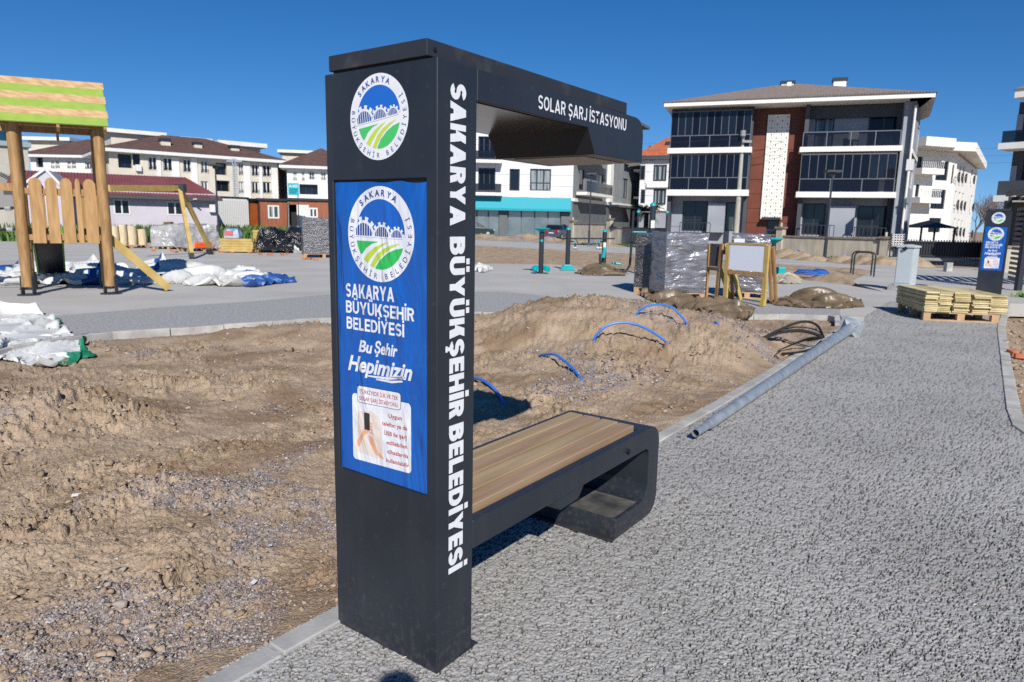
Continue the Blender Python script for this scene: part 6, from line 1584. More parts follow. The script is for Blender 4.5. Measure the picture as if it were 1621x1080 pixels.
# white board on its timber frame
fl, fr = G(1150, 478), G(1212, 486); F = Fac(fl.xy, fr.xy)
T = thing('timber_easel', 'timber frame holding a blank white board in front of the wrapped pallet', 'easel', (fl.x, fl.y, 0)); zt = F.sz(1185, 387)[1]
def leg(px0, py0, px1, py1, w=.09, dd=0., m_=beam_wood, d2=None, T=T, F=F):
    a, z = F.sz(px0, py0, dd); a2, z2 = F.sz(px1, py1, dd if d2 is None else d2)
    q = MB(); q.beam(F.P(a, z, dd), F.P(a2, max(z2, 0.01), dd if d2 is None else d2), .05, w); return q.build('leg', m_, T, bevel=.004, bseg=1)
leg(1153, 387, 1148, 474, .10); lg_ = leg(1215, 389, 1208, 484, .10); leg(1217, 389, 1221, 476, .09, -.12, play_wood, -.6); leg(1224, 391, 1228, 478, .09, -.3, play_wood, -.7)
leg(1155, 387, 1160, 474, .09, -.12, play_wood, -.6)
part('white_board', white_board, T, F, F.pr(1155.5, 388, 1213, 429), -.01, .02); part('lower_rail', play_wood2, T, F, F.pr(1153, 430, 1212, 436), -.03, .03)
part('top_rail', beam_wood, T, F, F.pr(1153, 385, 1215, 388), -.03, .03)
r = F.pr(1205, 476, 1211, 484); part('yellow_foot', mat('yellow_bracket', (.50, .34, .03), .4), T, F, (r[0], r[1], 0.01, .14), .026, .05)
fl, fr = G(1116, 472), G(1140, 476); F = Fac(fl.xy, fr.xy); T = thing('timber_easel', 'narrow timber frame with a dark board, seen edge on beside the silver pallet', 'easel', (fl.x, fl.y, 0))
for x0, x1 in ((1122, 1117), (1143, 1134)):
    a, z = F.sz(x0, 386); a2, z2 = F.sz(x1, 474); q = MB(); q.beam(F.P(a, z), F.P(a2, .01), .05, .09); q.build('leg', play_wood, T)
    q = MB(); q.beam(F.P(a, z, -.1), F.P(a2 + .1, .01, -.6), .05, .09); q.build('leg', beam_wood, T)
part('dark_board', mat('dark_board', (.09, .09, .10), .5), T, F, F.pr(1122, 386, 1140, 422), -.03, -.005); part('lower_rail', mat('grey_rail', (.14, .12, .10), .6), T, F, F.pr(1118, 423, 1140, 428), -.03, .03)

# stack of yellow boards on a pallet
q0, q1 = G(1461, 507), G(1581, 512); F = Fac(q0.xy, q1.xy); T = thing('board_stack', 'pallet of stacked yellow green boards on the path before the distant solar bench', 'board stack', (q0.x, q0.y, 0))
D = 1.35; pallet(T, F, 0, F.L, -D, 0, h=.16); zt = F.sz(1500, 462)[1] 
rows = 11; hh = (zt - .165) / rows
for a0, a1, nb in ((-.02, .43, 2), (.455, .72, 1), (.765, F.L + .10, 2)):
    for k in range(rows if a0 < .5 else rows - 1):
        for j in range(nb):
            w = (a1 - a0) / nb; x = a0 + w * j + R_.uniform(-.012, .012); dz = R_.uniform(-.05, .05)
            m_ = MB(); F.box(m_, (x + .004, x + w - .004, .163 + hh * k, .163 + hh * (k + .86)), -D + dz - .1, .03 + dz * .7); m_.build('board', board_w if R_.random() < .7 else board_w2, T, bevel=.003, bseg=1)
for x in (.2, .6, 1.0): m_ = MB(); F.box(m_, (x, x + .015, .16, zt + .012), .075, .079); F.box(m_, (x, x + .015, zt + .0125, zt + .0145), -D - .05, .079); m_.build('strap', galv_plate, T) if False else None

# left row of pallets
F = load_frame((180, 394), (237, 393)); T = thing('log_pallet', 'pallet of pale peeled logs standing upright by the lavender shed', 'log pallet', (F.A.x, F.A.y, 0)); pallet(T, F, 0, F.L, -1.0, 0, h=.16)
for k, (x0, x1, y) in enumerate(((178, 191, 358), (191, 204, 356), (204, 220, 358), (221.5, 235, 363))):
    a, b, _, z1 = F.pr(x0, y, x1, 389); m_ = MB(); r_ = (b - a) / 2
    m_.tube([F.P((a + b) / 2, .165, -r_ - .02), F.P((a + b) / 2 + .01, (z1 + .16) / 2, -r_ - .01), F.P((a + b) / 2, z1, -r_ - .02)], [r_ * .98, r_ * 1.02, r_ * .95], 16); m_.build('log', log_w, T, smooth=True)
    m_ = MB(); m_.tube([F.P((a + b) / 2 + .1, .165, -r_ * 3 - .05), F.P((a + b) / 2 + .1, z1 - .05, -r_ * 3 - .05)], r_ * .95, 14); m_.build('log', log_w, T, smooth=True)
CW = 'clear film wrapped heaps by the shed'
F = load_frame((242, 395), (291, 396)); T = thing('wrapped_heap', 'clear film wrapped load with a brown lump on top, left of the swing leg', 'wrapped heap', (F.A.x, F.A.y, 0), group=CW); pallet(T, F, 0, F.L, -1.1, 0, h=.16)
lumpy('wrapped_load', T, F, (-.05, F.L + .05, .17, F.sz(265, 356)[1]), -1.1, .03, film_c, .14, 1.6, 4, taper=.25, folds=.03)
lumpy('brown_lump', T, F, F.pr(257, 352, 268, 363), -.45, -.1, mat('coir_lump', (.14, .08, .045), .9), .03, 4, 5, nseg=5)
F = load_frame((297, 399), (350, 398)); T = thing('wrapped_heap', 'rounded clear film wrapped heap with orange netting at its foot', 'wrapped heap', (F.A.x, F.A.y, 0), group=CW); pallet(T, F, 0, F.L, -1.1, 0, h=.16)
lumpy('wrapped_load', T, F, (-.05, F.L, .17, F.sz(325, 358)[1]), -1.2, .03, film_c, .12, 1.4, 9, taper=.45, folds=.03)
lumpy('orange_netting', T, F, (F.L * .2, F.L * .72, .18, .44), -.3, .09, orange_net, .05, 4, 6, nseg=6)
F = load_frame((349, 400), (400, 401)); T = thing('timber_stack', 'low stack of yellow square timbers left of the black bag heap', 'timber stack', (F.A.x, F.A.y, 0)); zt = F.sz(375, 378)[1]
for k in range(5):
    for j in range(3): m_ = MB(); F.box(m_, (R_.uniform(-.04, .04), F.L + R_.uniform(-.04, .04), .05 + (zt - .05) * k / 5 + .004, .05 + (zt - .05) * (k + 1) / 5 - .004), -.5 + j * .17, -.5 + j * .17 + .16); m_.build('timber', beam_wood, T)
F2 = Fac(F.P(.9, 0, -1.6).xy, F.P(2.4, 0, -1.6).xy); T = thing('timber_stack', 'higher stack of yellow timbers just behind, half hidden by the blue sack', 'timber stack', (F2.A.x, F2.A.y, 0)); zt2 = F2.sz(395, 364)[1]
for k in range(8): m_ = MB(); F2.box(m_, (R_.uniform(-.04, .04), F2.L, zt2 * k / 8 + .004, zt2 * (k + 1) / 8 - .004), -.5, 0); m_.build('timber', beam_wood, T)
r = F.pr(358, 362, 381, 377, d=-.3); T = thing('blue_sack', 'blue and white printed sack lying on the low timber stack', 'sack', F.P(r[0], zt, -.3)); lumpy('sack', T, F, (r[0], r[1], zt + .01, r[3]), -.6, -.05, mat('sack_blue', (.07, .17, .38), .5, col2=(.35, .42, .52), scale=3, ramp=(.45, .55)), .08, 3, 12, taper=.5, nseg=8)
m_ = MB(); F.box(m_, (r[0] + .04, r[0] + .42, zt + .16, zt + .34), -.02, .0); m_.build('red_print', mat('sack_red', (.55, .12, .11), .5), T)
F = load_frame((404, 400), (480, 401)); T = thing('bag_heap', 'heap of torn shiny black plastic bags on a pallet', 'bag heap', (F.A.x, F.A.y, 0)); pallet(T, F, 0.1, 1.5, -1.1, 0, h=.16)
zt = F.sz(440, 364)[1]
for k, (a, w, h_, d) in enumerate(((0, 1.0, 1., 0), (.55, .9, .95, -.15), (1.25, 1.1, 1.02, -.05), (.2, .8, .55, .25), (.95, .7, .6, .25), (1.6, .6, .62, .25))):
    lumpy('bag', T, F, (a, a + w, .12, .12 + (zt - .12) * h_), -1.0 + d, -.05 + d, bag_m, .22, 2.2, 20 + k, taper=.6, nseg=11, folds=.05)
lumpy('grey_bag', T, F, (1.75, 2.3, .02, .5), -.5, .2, film_c, .12, 3, 44, taper=.6, nseg=8, folds=.04)
F = load_frame((481, 409), (545, 409)); T = thing('wrapped_pallet', 'tall block wrapped in grey film on a pallet at the left side of the kiosk', 'wrapped pallet', (F.A.x, F.A.y, 0), group=WP); pallet(T, F, 0, F.L, -1.1, 0, h=.18)
lumpy('wrapped_load', T, F, (0, F.L, .19, F.sz(500, 345)[1]), -1.1, 0, mat('grey_stretch_film', (.10, .10, .11), .25, .2, col2=(.17, .17, .18), scale=2, stretch=(1, 1, 6), bump=.8, bscale=4, bdist=.08), .04, 2, 31, folds=.02)
BR = 'broken bricks along the pallets'
for k, (px, py) in enumerate(((243, 398), (272, 398), (278, 400), (350, 400), (368, 401), (396, 401), (412, 403), (428, 404), (447, 404), (455, 403), (482, 411), (490, 411), (500, 412), (1015, 467), (1602, 560), (1615, 565))):
    p = G(px, py); m_ = MB(); a = R_.uniform(0, 3); w = R_.uniform(.12, .24) * (1. if py < 500 else .6); M_ = Matrix.Translation((p.x, p.y, 0.0 if py < 500 else rsoil_z(np.array([p.x]), np.array([p.y]))[0] + .01)) @ Matrix.Rotation(a, 4, 'Z') @ Matrix.Rotation(R_.uniform(-.1, .2), 4, 'X')
    m_.box((-w / 2, -.06, 0), (w / 2, .06, .07), M_); o = m_.build('brick', brick_m, None, loc=(p.x, p.y, 0), bevel=.008, bseg=1)
    tag(o, 'broken red brick among the site debris, %s from the left' % 'first,second,third,fourth,fifth,sixth,seventh,eighth,ninth,tenth,eleventh,twelfth,thirteenth,fourteenth,fifteenth,sixteenth'.split(',')[k], 'brick', BR)

# ================================================================== OUTDOOR GYM
def post(T, p, h, r, cap=True, m_=dark_metal, name='post', capm=teal):
    b = MB(); b.tube([p, p + Vector((0, 0, h))], r, 14); o = b.build(name, m_, T, smooth=True)
    if cap: b = MB(); b.tube([p + Vector((0, 0, h)), p + Vector((0, 0, h + r * .7)), p + Vector((0, 0, h + r * 1.1))], [r * 1.08, r * .95, r * .4], 14); b.build('cap', capm, o, smooth=True)
    return o
p = G(856, 433); T = thing('twister', 'dark gym post with teal disc on top and teal foot pedals', 'gym device', (p.x, p.y, 0)); zt = atY(858, 362, p.y).z
post(T, p, zt - .1, .078); b = MB(); b.tube([p + Vector((0, 0, zt - .10)), p + Vector((0, 0, zt + .0)), p + Vector((0, 0, zt + .02))], [.07, .27, .27], 20); b.build('disc', teal, T)
b = MB(); b.tube([p + Vector((0, -.08, zt - .38)), p + Vector((0, -.10, zt - .38))], .045, 12); b.build('badge', teal, T)
for a in range(4):
    an = math.pi / 4 + a * math.pi / 2; c = p + Vector((math.cos(an) * .26, math.sin(an) * .26, .16)); b = MB(); b.box((-.10, -.075, -.07), (.10, .075, .07), Matrix.Translation(c) @ Matrix.Rotation(an, 4, 'Z') @ Matrix.Rotation(.3, 4, 'Y')); b.build('pedal', teal, T, bevel=.03)
    b = MB(); b.beam(p + Vector((0, 0, .15)), c, .05, .05); b.build('pedal_arm', dark_metal, T)
p = G(898, 428); q = G(951, 429); T = thing('chest_press', 'twin post gym device with teal caps, teal base and high cross bar', 'gym device', (p.x, p.y, 0)); zt = atY(900, 364, p.y).z
post(T, p, zt, .08); q0 = atY(955, 430, p.y + .6); q0.z = 0; post(T, q0, zt - .05, .08)
b = MB(); b.prism([(-.27, 0), (.27, 0), (.13, .20), (-.13, .20)], lambda x, z, d: p + Vector((x, d, z)), -.17, .17); b.build('base_cover', teal, T, bevel=.02)
b = MB(); b.beam(p + Vector((-.2, .05, zt - .30)), q0 + Vector((.35, 0, zt - .28)), .05, .05); b.build('cross_bar', dark_metal, T)
for s, q in ((.22, p), (-.22, q0)):
    b = MB(); u = q + Vector((s, -.1, 0)); b.tube([q + Vector((0, 0, zt - .38)), u + Vector((0, 0, zt - .40)), u + Vector((.03, 0, .75))], .028, 8); b.build('swing_arm', dark_metal, T)
    b = MB(); b.tube([u + Vector((0, -.05, zt - .40)), u + Vector((0, .05, zt - .40))], .045, 10); b.build('hinge', teal, T)
    b = MB(); b.box((u.x - .10, u.y - .07, .72), (u.x + .12, u.y + .07, .82)); b.build('padding', film_c, T, bevel=.05)
b = MB(); b.box((q0.x - .05, q0.y - .095, zt - .65), (q0.x + .05, q0.y - .082, zt - .42)); b.build('instruction_sticker', white_metal, T)
b = MB(); b.box((-.06, -.03, -.20), (.06, .03, .20), Matrix.Translation(q0 + Vector((-.02, -.2, .62))) @ Matrix.Rotation(.15, 4, 'Y')); b.build('back_pad', teal, T, bevel=.04)
b = MB(); b.box((-.17, -.12, -.04), (.17, .12, .04), Matrix.Translation(q0 + Vector((.42, -.25, .25))) @ Matrix.Rotation(.12, 4, 'Y')); b.build('seat', teal, T, bevel=.05)
r0 = G(955, 431); T = thing('loop_rail', 'thick dark U shaped tube frame left of the wrapped pallets', 'gym device', (r0.x, r0.y, 0)); yy = r0.y
pts = [atY(x, y, yy) for x, y in ((950, 402), (950, 412), (951, 422), (957, 429), (966, 431), (984, 431), (992, 428), (997, 420), (998, 408), (1000, 380), (1003, 334))]
b = MB(); b.tube(pts, .042, 10); b.build('tube', dark_metal, T, smooth=True)
p = G(1028, 437); T = thing('pull_station', 'tall gym post with teal cap, two side arms and white sticker behind the wrapped pallets', 'gym device', (p.x, p.y, 0)); zt = atY(1027, 326, p.y).z
post(T, p, zt, .095); b = MB(); b.box((p.x - .06, p.y - .112, atY(1026, 361, p.y).z), (p.x + .06, p.y - .099, atY(1026, 349, p.y).z)); b.build('instruction_sticker', white_metal, T)
for s in (-1, 1):
    b = MB(); u = p + Vector((s * .45, 0, 0)); b.tube([p + Vector((0, 0, zt - .20)), u + Vector((0, 0, zt - .19)), u + Vector((0, 0, .5))], .03, 8); b.build('side_arm', dark_metal, T)
    b = MB(); b.tube([u + Vector((-.04, 0, zt - .19)), u + Vector((.04, 0, zt - .19))], .045, 10); b.build('hinge', teal, T)
for s in (-1, 1): b = MB(); b.box((p.x + s * .40 - .22, p.y - .15, atY(1040, 368, p.y).z - .02), (p.x + s * .40 + .22, p.y + .15, atY(1040, 368, p.y).z + .02)); b.build('teal_plate', teal, T, bevel=.02)
p = G(1221, 436); T = thing('twister', 'gym post with a teal disc just visible right of the white board frame', 'gym device', (p.x, p.y, 0)); zt = atY(1222, 378, p.y).z
post(T, p, zt - .1, .075, cap=False); b = MB(); b.tube([p + Vector((0, 0, zt - .16)), p + Vector((0, 0, zt - .02)), p + Vector((0, 0, zt + .03))], [.07, .27, .27], 20); b.build('disc', teal, T)
for s in (-1, 1): b = MB(); b.box((p.x + s * .2 - .08, p.y - .3, .05), (p.x + s * .25 + .12, p.y, .3)); b.build('pedal', teal, T, bevel=.03)
p = G(928, 437)

# ================================================================== STREET FURNITURE
p0, p1 = G(1414, 459), G(1440, 461); F = Fac(p0.xy, p1.xy); T = thing('utility_cabinet', 'pale grey electrical cabinet on a concrete plinth beside the board stack', 'utility cabinet', (p0.x, p0.y, 0)); zt = F.sz(1428, 392)[1]
part('plinth', concrete2, T, F, (-.12, F.L + .12, 0, .14), -.5, .1); bd = part('body', cab_m, T, F, (0, F.L, .141, zt), -.42, 0, bevel=.006)
part('door', cab_m, bd, F, (.02, F.L - .03, .2, zt - .03), .001, .012); m_ = MB(); m_.prism([(-.03, zt + .002), (F.L + .03, zt + .002), (F.L + .03, zt + .05), (F.L / 2, zt + .085), (-.03, zt + .05)], lambda a, z, d: F.P(a, z, d), -.45, .04); m_.build('lid', cab_m, T, bevel=.006)
m_ = MB(); m_.beam(F.P(F.L * .42, zt + .01, .05), F.P(F.L * .52, zt - .06, .05), .03, .1); m_.beam(F.P(F.L * .38, zt - .03, .055), F.P(F.L * .55, zt - .02, .055), .03, .04); m_.build('black_strap', black_rubber, T)
T = None
ra, rb = G(1350, 436), G(1383, 438); T = thing('bicycle_rack', 'dark tubular bicycle rack of two hoops by the boundary wall', 'bicycle rack', (ra.x, ra.y, 0))
for dx, dy in ((0, 0), (.18, .55)):
    a = ra + Vector((dx, dy, 0)); b_ = rb + Vector((dx, dy, 0)); e = (b_ - a).normalized(); H = .82; pts = [a, a + Vector((0, 0, H - .15))]
    for k in range(1, 6): t = k / 5 * math.pi / 2; pts.append(a + e * .15 * (1 - math.cos(t)) + Vector((0, 0, H - .15 + .15 * math.sin(t))))
    pts += [b_ + (q - a).reflect(e) for q in reversed(pts)]; m_ = MB(); m_.tube(pts, .028, 8); m_.build('hoop', dark_metal, T, smooth=True)
m_ = MB(); m_.beam(ra + Vector((.2, .1, .80)), rb + Vector((-.1, .45, .80)), .04, .04); m_.build('tie_bar', dark_metal, T)
p = G(1500, 430); m_ = MB(); m_.box((p.x - .12, p.y - .12, 0), (p.x + .12, p.y + .12, .36)); tag(m_.build('bollard', concrete, loc=(p.x, p.y, 0), bevel=.02), 'short square grey concrete bollard in front of the driveway gate', 'bollard')
# pergola at the right edge, louvres throw the striped shade
p = G(1611, 460); T = thing('pergola', 'dark slatted metal pergola at the right edge throwing striped shade', 'pergola', (p.x, p.y, 0)); H = 2.55
e = Vector((.92, -.39, 0)); n_ = Vector((.39, .92, 0)); n_.normalize()
for a in (0, 3.2):
    for b_ in (0, 2.4): q = p + e * a + n_ * b_; m_ = MB(); m_.box((q.x - .07, q.y - .07, 0), (q.x + .07, q.y + .07, H)); m_.build('post', dark_metal, T)
for b_ in (0, 2.4): m_ = MB(); m_.beam(p + n_ * b_ + Vector((0, 0, H + .06)), p + e * 3.2 + n_ * b_ + Vector((0, 0, H + .06)), .08, .12); m_.build('beam', dark_metal, T)
for k in range(13): q = p + e * (3.2 * k / 12); m_ = MB(); m_.beam(q - n_ * .2 + Vector((0, 0, H + .20)), q + n_ * 2.6 + Vector((0, 0, H + .20)), .09, .14); m_.build('slat', dark_metal, T)
for k in range(15): z = .3 + k * .14; m_ = MB(); m_.beam(p + n_ * .1 + Vector((0, 0, z)), p + n_ * 1.2 + Vector((0, 0, z)), .03, .08); m_.build('side_slat', dark_metal, T)

# galvanised pole lying along the kerb
a, b_ = G(1101, 686, .06), G(1346, 520, .12); d = (b_ - a); L = d.length; d.normalize()
T = thing('lamp_pole', 'galvanised steel lamp pole lying along the kerb of the path', 'steel pole', (a.x, a.y, 0))
m_ = MB(); m_.tube([a + d * .28, a + d * .30, a + d * L * .5, b_ - d * .05], [.036, .043, .058, .078], 20, cap=True); m_.build('tube', galv, T, smooth=True)
m_ = MB(); ref = d.orthogonal().normalized(); bb = d.cross(ref); n = 18
rg = [[a + d * x + (ref * math.cos(2 * math.pi * k / n) + bb * math.sin(2 * math.pi * k / n)) * r for k in range(n)] for x, r in ((.295, .031), (0, .031), (0, .028), (.25, .028))]
m_.add([q for r_ in rg for q in r_], [(i * n + k, i * n + (k + 1) % n, (i + 1) * n + (k + 1) % n, (i + 1) * n + k) for i in range(3) for k in range(n)] + [[3 * n + k for k in range(n)]]); m_.build('spigot', galv, T, smooth=True)
MX = Matrix.Translation(b_) @ d.to_track_quat('Z', 'Y').to_matrix().to_4x4() @ Matrix.Rotation(rad(12), 4, 'Z')
m_ = MB(); m_.box((-.16, -.16, -.008), (.16, .16, .008), MX); m_.build('flange_plate', galv_plate, T, bevel=.003)
for k in range(4):
    M2 = MX @ Matrix.Rotation(math.pi / 2 * k + .785, 4, 'Z'); m_ = MB(); m_.add([M2 @ Vector(v) for v in ((.07, -.004, -.012), (.16, -.004, -.012), (.07, -.004, -.12), (.07, .004, -.012), (.16, .004, -.012), (.07, .004, -.12))], [(0, 1, 2), (5, 4, 3), (0, 3, 4, 1), (1, 4, 5, 2), (2, 5, 3, 0)]); m_.build('gusset', galv_plate, T)
m_ = MB(); c = G(1352, 512); m_.box((c.x - .05, c.y + .1, 0.002), (c.x + .22, c.y + .3, .10), None); tag(m_.build('loose_block', concrete2, loc=(c.x, c.y, 0), bevel=.01), 'loose grey concrete block behind the flange of the steel pole', 'concrete block')

# hoses and cables
def gz_(x, y): return float(bed_z(np.array([x]), np.array([y]))[0])
HG = 'blue hose loops sticking out of the soil'
def surf(px, py):
    d = ray(px, py); t = np.linspace(3, 14, 1400) / d.y; x = d.x * t; y = d.y * t; z = CAM_H + d.z * t
    k = np.argmax(z < bed_z(x, y, False)); return float(y[k]) if k else G(px, py).y
def arc_hose(label, pts, ya, yb, r=.014, m_=blue_hose, name='blue_hose', cat='hose', group=HG):
    """pts: pixels along the loop; the loop stands in the upright plane between depths ya and yb"""
    n = len(pts); ya, yb = surf(*pts[0]), surf(*pts[-1]); P = [atY(x, y, ya + (yb - ya) * k / (n - 1)) for k, (x, y) in enumerate(pts)]
    P[0].z = min(P[0].z, gz_(P[0].x, P[0].y) + .03); P[-1].z = min(P[-1].z, gz_(P[-1].x, P[-1].y) + .03)
    P = [P[0] + Vector((0, 0, -.15))] + P + [P[-1] + Vector((0, 0, -.15))]
    S_ = []
    for k in range(1, len(P) - 2):
        for j in range(6):
            t = j / 6; a, b, c, d_ = P[k - 1], P[k], P[k + 1], P[k + 2]
            S_.append(.5 * ((2 * b) + (c - a) * t + (2 * a - 5 * b + 4 * c - d_) * t * t + (3 * b - a - 3 * c + d_) * t ** 3))
    S_ = [P[0]] + S_ + [P[-2], P[-1]]
    m2 = MB(); m2.tube(S_, r, 8); o = m2.build(name, m_, None, loc=(P[0].x, P[0].y, 0), smooth=True); return tag(o, label, cat, group)
arc_hose('short blue hose in the shade just right of the kiosk tower', ((744, 600), (758, 600), (775, 609), (790, 625), (798, 642)), 6.5, 6.3)
arc_hose('blue hose loop on the near slope of the soil mound, left of the bench end', ((852, 566), (866, 561), (882, 563), (900, 577), (913, 591), (922, 606)), 7.6, 7.3)
arc_hose('largest blue hose loop over the middle of the soil mound', ((938, 544), (948, 526), (966, 514), (990, 511), (1018, 518), (1042, 532), (1060, 548)), 8.6, 8.4)
arc_hose('blue hose loop at the back of the soil mound before the kerb', ((1006, 501), (1020, 487), (1042, 482), (1062, 486), (1076, 498), (1088, 515)), 10.4, 10.1)
arc_hose('tiny blue hose end under the tip of the brown tarpaulin', ((1128, 514), (1134, 510), (1139, 518)), 10.8, 10.7)
for k, (x0, x1, yb_) in enumerate(((1252, 1272, 408), (1322, 1348, 414), (1372, 1392, 417), (860, 880, 382), (812, 830, 382), (930, 945, 390))):
    p0, p1 = G(x0, yb_), G(x1, yb_); mid = (p0 + p1) / 2; pts = [p0.lerp(p1, t / 10) + Vector((0, 0, .38 * math.sin(math.pi * t / 10) + .02)) for t in range(11)]
    m_ = MB(); m_.tube(pts, .022, 6); tag(m_.build('blue_hose', blue_hose, None, loc=(p0.x, p0.y, 0)), 'faint blue hose loop along the far footpath, %s from the left' % ('fourth', 'fifth', 'sixth', 'second', 'first', 'third')[k], 'hose', 'far hose loops')
# flat blue coil on the far soil
c = G(1285, 442); m_ = MB(); m_.tube([c + Vector((.55 * math.cos(t * .5) * (1 - t * .01), .7 * math.sin(t * .5), .15 + .004 * t)) for t in range(40)], .02, 5); tag(m_.build('hose_coil', blue_hose, None, loc=(c.x, c.y, 0)), 'flat coil of blue hose on the far soil behind the brown tarpaulin', 'hose coil')
# black cable bundle
c = G(1200, 538); T = thing('cable_bundle', 'black cable bundle arching out of the soil near the steel pole', 'cable bundle', (c.x, c.y, 0))
def cab(pts, ya, yb, r):
    n = len(pts); P = [atY(x, y, ya + (yb - ya) * k / (n - 1)) for k, (x, y) in enumerate(pts)]; S_ = []
    for k in range(n - 1):
        a, b, c_, d_ = P[max(k - 1, 0)], P[k], P[k + 1], P[min(k + 2, n - 1)]
        for j in range(6): t = j / 6; S_.append(.5 * ((2 * b) + (c_ - a) * t + (2 * a - 5 * b + 4 * c_ - d_) * t * t + (3 * b - a - 3 * c_ + d_) * t ** 3))
    S_.append(P[-1]); m2 = MB(); m2.tube(S_, r, 7); m2.build('cable', black_rubber, T, smooth=True)
cab(((1198, 540), (1230, 524), (1262, 511), (1282, 510), (1296, 518), (1304, 535)), 9.0, 9.2, .017)
cab(((1198, 541), (1232, 527), (1270, 524), (1302, 533)), 9.0, 9.2, .022)
cab(((1228, 524), (1262, 518), (1290, 522), (1304, 532)), 9.1, 9.3, .008)
for k in range(6): cab(((1232 + k * 5, 555 - k * 2), (1256 + k * 4, 544 - k), (1280, 535 + k), (1303, 533 + k * .6)), 8.75 + .05 * k, 9.1, .006)
cab(((1230, 560), (1236, 556), (1228, 562), (1234, 570), (1236, 578)), 8.5, 8.4, .008)
cab(((1238, 560), (1262, 558), (1285, 552), (1300, 540)), 8.6, 9.1, .014)

# ================================================================== SMALL THINGS
# weeds
def weeds(name, label, spots, n, h, seed):
    rr = random.Random(seed); m_ = MB()
    for k in range(n):
        cx, cy, sx, sy = spots[rr.randrange(len(spots))]; x, y = cx + rr.gauss(0, sx), cy + rr.gauss(0, sy); a = rr.uniform(0, 6.28); L = h * rr.uniform(.4, 1); w = .03 + .02 * L
        p = Vector((x, y, 0)); t = p + Vector((math.cos(a) * L * .4, math.sin(a) * L * .4, L)); s = Vector((-math.sin(a), math.cos(a), 0)) * w
        m_.add([p - s, p + s, (p + t) / 2 + s * 1.3 + Vector((0, 0, L * .1)), t, (p + t) / 2 - s * 1.3 + Vector((0, 0, L * .1))], [(0, 1, 2, 3, 4)])
    tag(m_.build(name, weed_m), label, 'weeds', kind='stuff')
def sp(x, Yd, sx=.8): p = atY(x, 380, Yd); return (p.x, p.y, sx, .4)
weeds('weeds', 'green weeds along the foot of the lavender shed and cabins', [sp(235, 43, 1.2), sp(225, 42.5, 1.), sp(335, 46, .8), sp(352, 50, 1.6), sp(375, 52, 2.), sp(400, 53, 2), sp(440, 54, 2), sp(10, 40, 3), sp(50, 40, 2)], 2600, 1.15, 5)
weeds('grass_strip', 'low green grass strip along the foot of the boundary wall', [(G(1010, 390).x + k * .6, G(1010, 390).y - k * .42, .3, .15) for k in range(-6, 10)] + [(G(1322, 409).x, G(1322, 409).y, .5, .12), (G(1590, 470).x + 1, G(1590, 470).y, .4, .2)], 1800, .16, 6)
# low heaps of spoil along the far footpath
ORD = 'leftmost first,second,third,fourth,fifth,sixth,seventh,eighth,ninth,tenth,eleventh,twelfth,thirteenth,fourteenth,fifteenth,sixteenth'.split(','); ORD[0] = 'first'
HO = {0: 0, 1: 1, 2: 2, 3: 3, 4: 4, 5: 5, 6: 6, 7: 7, 8: 8, 9: 9, 13: 10, 10: 11, 11: 12, 12: 13}
def heap(px, py, w, h, k):
    p = G(px, py); n = 34; X, Y = np.meshgrid(np.linspace(-w, w, n), np.linspace(-w * .8, w * .8, n), indexing='xy'); r = np.hypot(X / w, Y / (w * .8))
    Z = h * np.clip(1 - r, 0, 1) ** .8 * (1 + .5 * fbm(X + k, Y, 2.5, 3, k)) - .03; V = np.stack([X.ravel(), Y.ravel(), Z.ravel()], 1)
    o = np_mesh('spoil_heap', V, grid_faces(n, n, np.ones_like(X, bool)), far_soil); o.location = (p.x, p.y, 0)
    tag(o, 'low heap of dug soil along the far footpath, %s from the left' % ORD[HO[k]], 'soil heap', 'spoil heaps along the far footpath')
for k, a in enumerate(((765, 378, 2.3, .5), (790, 379, 1.6, .3), (832, 379, 2.3, .6), (868, 381, 1.8, .4), (905, 385, 1.4, .45), (960, 390, 1.6, .25), (1245, 408, 1.3, .55), (1268, 410, 1.1, .4), (1290, 412, 1.0, .3), (1335, 414, .9, .42), (1375, 417, 1.2, .5), (1400, 419, 1.1, .42), (1452, 421, .8, .45), (1355, 416, .7, .3))): heap(*a, k)
# bright scraps of litter on the soil
for k, (px, py, w, lb) in enumerate(((120, 773, .05, 'small white paper scrap on the tan soil, upper one'), (401, 902, .035, 'small white paper scrap near the kiosk, lower one'), (427, 851, .02, 'tiny white chip on the soil left of the kiosk'))):
    p = G(px, py); z = gz_(p.x, p.y) + .018; m_ = MB(); M_ = Matrix.Translation((p.x, p.y, z)) @ Matrix.Rotation(.4 + k, 4, 'Z') @ Matrix.Rotation(.2, 4, 'X')
    m_.box((-w / 2, -w * .3, 0), (w / 2, w * .3, .002), M_); tag(m_.build('paper_scrap', paper_m, None, loc=(p.x, p.y, 0)), lb, 'litter')

